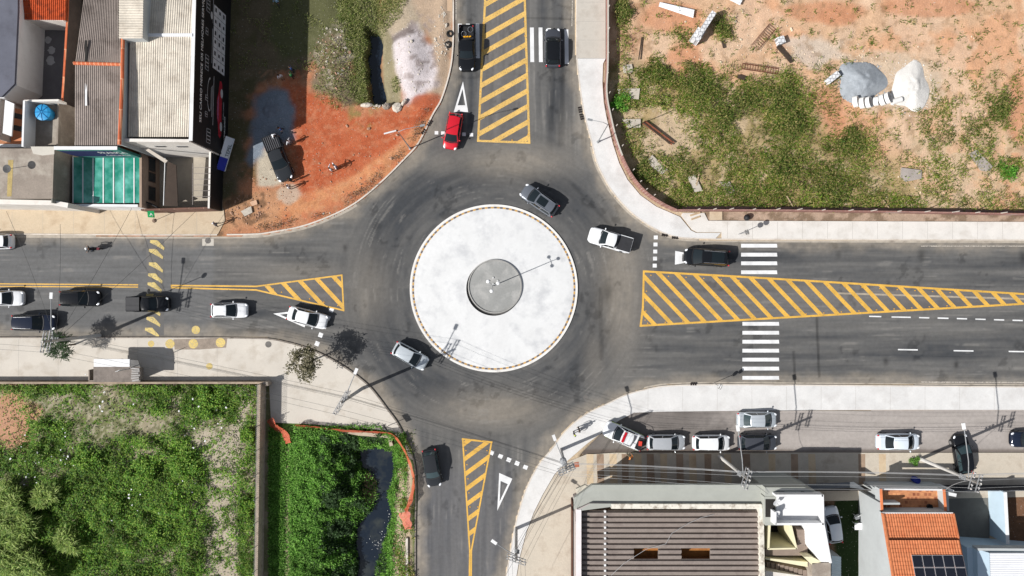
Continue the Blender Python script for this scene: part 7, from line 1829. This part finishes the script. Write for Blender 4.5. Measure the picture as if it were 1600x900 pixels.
    for px, py, r, h, l in ((1078, 128, 1.7, 1.2, 'dark shrub left of centre in the scrubby lot, below the orange soil'), (1035, 118, 1.6, 1.0, 'rounded green shrub nearest the wide slab'), (1100, 150, 2.0, 1.2, 'spreading shrub in the middle of the scrub'), (1172, 152, 2.0, 1.1, 'low spreading shrub between two green thickets'), (1222, 160, 2.3, 1.5, 'large dark thicket beside the orange clearing'), (1232, 196, 2.0, 1.3, 'dark green bush south of the large thicket'), (1130, 182, 1.8, 1.1, 'olive bush over the dry grass'), (1225, 258, 1.8, 1.1, 'green bush above the straight wall, western one'), (1330, 222, 1.7, 1.0, 'olive bush below the white pipe rings'), (970, 162, 1.2, 1.0, 'bright green bush in the shadow of the curved wall'), (968, 20, 1.3, 1.2, 'dark bush at the north end of the lot wall'), (1570, 268, 1.1, .9, 'bright green shrub beside the stacked grey boards'), (1560, 168, 1.9, 1.0, 'low olive bush near the lot\'s east side'), (1005, 268, 1.4, .9, 'green bush left of the tilted slab'), (1300, 300, 1.9, .9, 'green bush above the straight wall, eastern one'), (1130, 45, 1.0, .8, 'small olive bush right of the stepped block wall')):
        clump('shrub', px, py, r * 1.1, h * .55, int(620 * r), dk if 'bright' not in l else [(90, 150, 50), (70, 130, 40), (120, 170, 70)], l, 'shrub', 'shrubs in the sandy lot', width=(.05, .11), size=(.18, .42), z0=-.1)
    # reeds at the bottom left
    rc = [(142, 164, 84), (120, 148, 66), (162, 178, 106), (88, 118, 50), (134, 152, 74)]
    for px, py, r, h, l in ((18, 838, 3.8, 3.6, 'tall pale reed thicket at the lower left corner'), (62, 880, 2.9, 3.0, 'pale reed thicket right of the corner thicket at the bottom edge'), (85, 768, 1.3, 2.4, 'small reed clump standing above the dark gap'), (118, 838, 1.4, 2.4, 'spiky reed clump on the right of the tall thicket'), (22, 775, 1.8, 2.0, 'reed clump topping the tall thicket'), (48, 806, 2.4, 3.0, 'broad pale reed mass in the heart of the corner thicket')):
        clump('reed_clump', px, py, r, h, int(1300 * r), rc, l, 'reeds', 'reed clumps', size=(.5, 1.0), width=(.06, .12), up=(-.2, .7), squash=.8)
    for px, py, r, h, l in ((225, 735, 1.8, 1.1, 'broad-leaved bush in the middle of the overgrown field'), (290, 720, 1.8, 1.1, 'leafy bush beside the pale footpath'), (255, 830, 1.6, 1.0, 'leafy bush near the lower end of the footpath'), (140, 715, 1.6, 1.0, 'leafy bush in the western part of the field'), (330, 625, 1.9, .9, 'leafy bush behind the long low wall'), (180, 790, 1.7, 1.1, 'dark leafy bush south-west of the reddish bare patch'), (390, 790, 1.0, .9, 'bush hugging the stone wall, lower one'), (392, 680, 1.0, .9, 'bush hugging the stone wall, upper one')):
        clump('bush', px, py, r, h, int(1100 * r), G_FIELD, l, 'bush', 'bushes in the field', size=(.14, .3), width=(.09, .18))
    clump('street_tree', 491, 562, 2.1, 2.2, 3400, [(120, 116, 92), (88, 86, 62), (150, 142, 118), (66, 66, 44)], 'sparse young street tree with grey green leaves on the plaza', 'tree', size=(.16, .3), width=(.08, .15), trunk=2.4, z0=.13, gaps=.47, up=(-.5, .8))
    clump('small_tree', 118, 538, 1.55, 1.6, 1500, [(44, 66, 34), (34, 54, 28), (60, 84, 46)], 'dark narrow-leaved tree beside the west pole', 'tree', size=(.35, .7), width=(.05, .09), trunk=2.0, z0=.13, gaps=.42, up=(-.3, .5))
    clump('bush', 1426, 719, .6, .6, 500, [(96, 140, 60), (80, 124, 48), (120, 160, 80)], 'small round green bush at the foot of the east pole', 'bush', size=(.1, .2), width=(.06, .12), z0=.13)

# ------------------------------------------------------------------ light, sky, camera
def build_light():
    w = D.worlds.new('World'); SC.world = w; w.use_nodes = True; nt = w.node_tree
    sk = nt.nodes.new('ShaderNodeTexSky'); sk.sky_type = 'NISHITA'; sk.sun_disc = False; sk.sun_elevation = math.radians(SUN_EL); sk.sun_rotation = math.radians(270 - SUN_AZ)
    hs = nt.nodes.new('ShaderNodeHueSaturation'); hs.inputs['Saturation'].default_value = .5; nt.links.new(sk.outputs[0], hs.inputs['Color'])
    nt.links.new(hs.outputs[0], nt.nodes['Background'].inputs[0]); nt.nodes['Background'].inputs[1].default_value = SKY
    l = D.lights.new('sun', 'SUN'); l.energy = SUN; l.angle = math.radians(.5); l.color = (1, .975, .94)
    o = D.objects.new('sun', l); COL.objects.link(o)
    a, e = math.radians(SUN_AZ), math.radians(SUN_EL)
    d = Vector((math.cos(a) * math.cos(e), math.sin(a) * math.cos(e), -math.sin(e)))
    o.rotation_euler = d.to_track_quat('-Z', 'Y').to_euler(); o.location = (-30, -12, 40)
    c = D.cameras.new('camera'); c.lens = 24; c.sensor_width = 36; c.clip_end = 8000; c.clip_start = .5
    o = D.objects.new('camera', c); COL.objects.link(o); o.location = (0, 0, H); SC.camera = o
    v = SC.view_settings; v.view_transform = 'Standard'; v.look = 'None'; v.gamma = 1; v.exposure = EXPO; v.use_curve_mapping = False
    SC.render.engine = 'CYCLES'; SC.cycles.use_denoising = True; SC.cycles.max_bounces = 6; SC.cycles.diffuse_bounces = 3; SC.cycles.transparent_max_bounces = 8
SUN, SKY, EXPO = 4.5, .078, .36
build_ground(); build_roads(); build_paving(); build_roundabout(); build_markings()
build_vehicles(); build_people(); build_nw(); build_se(); build_street(); build_lot(); build_plants(); build_light()
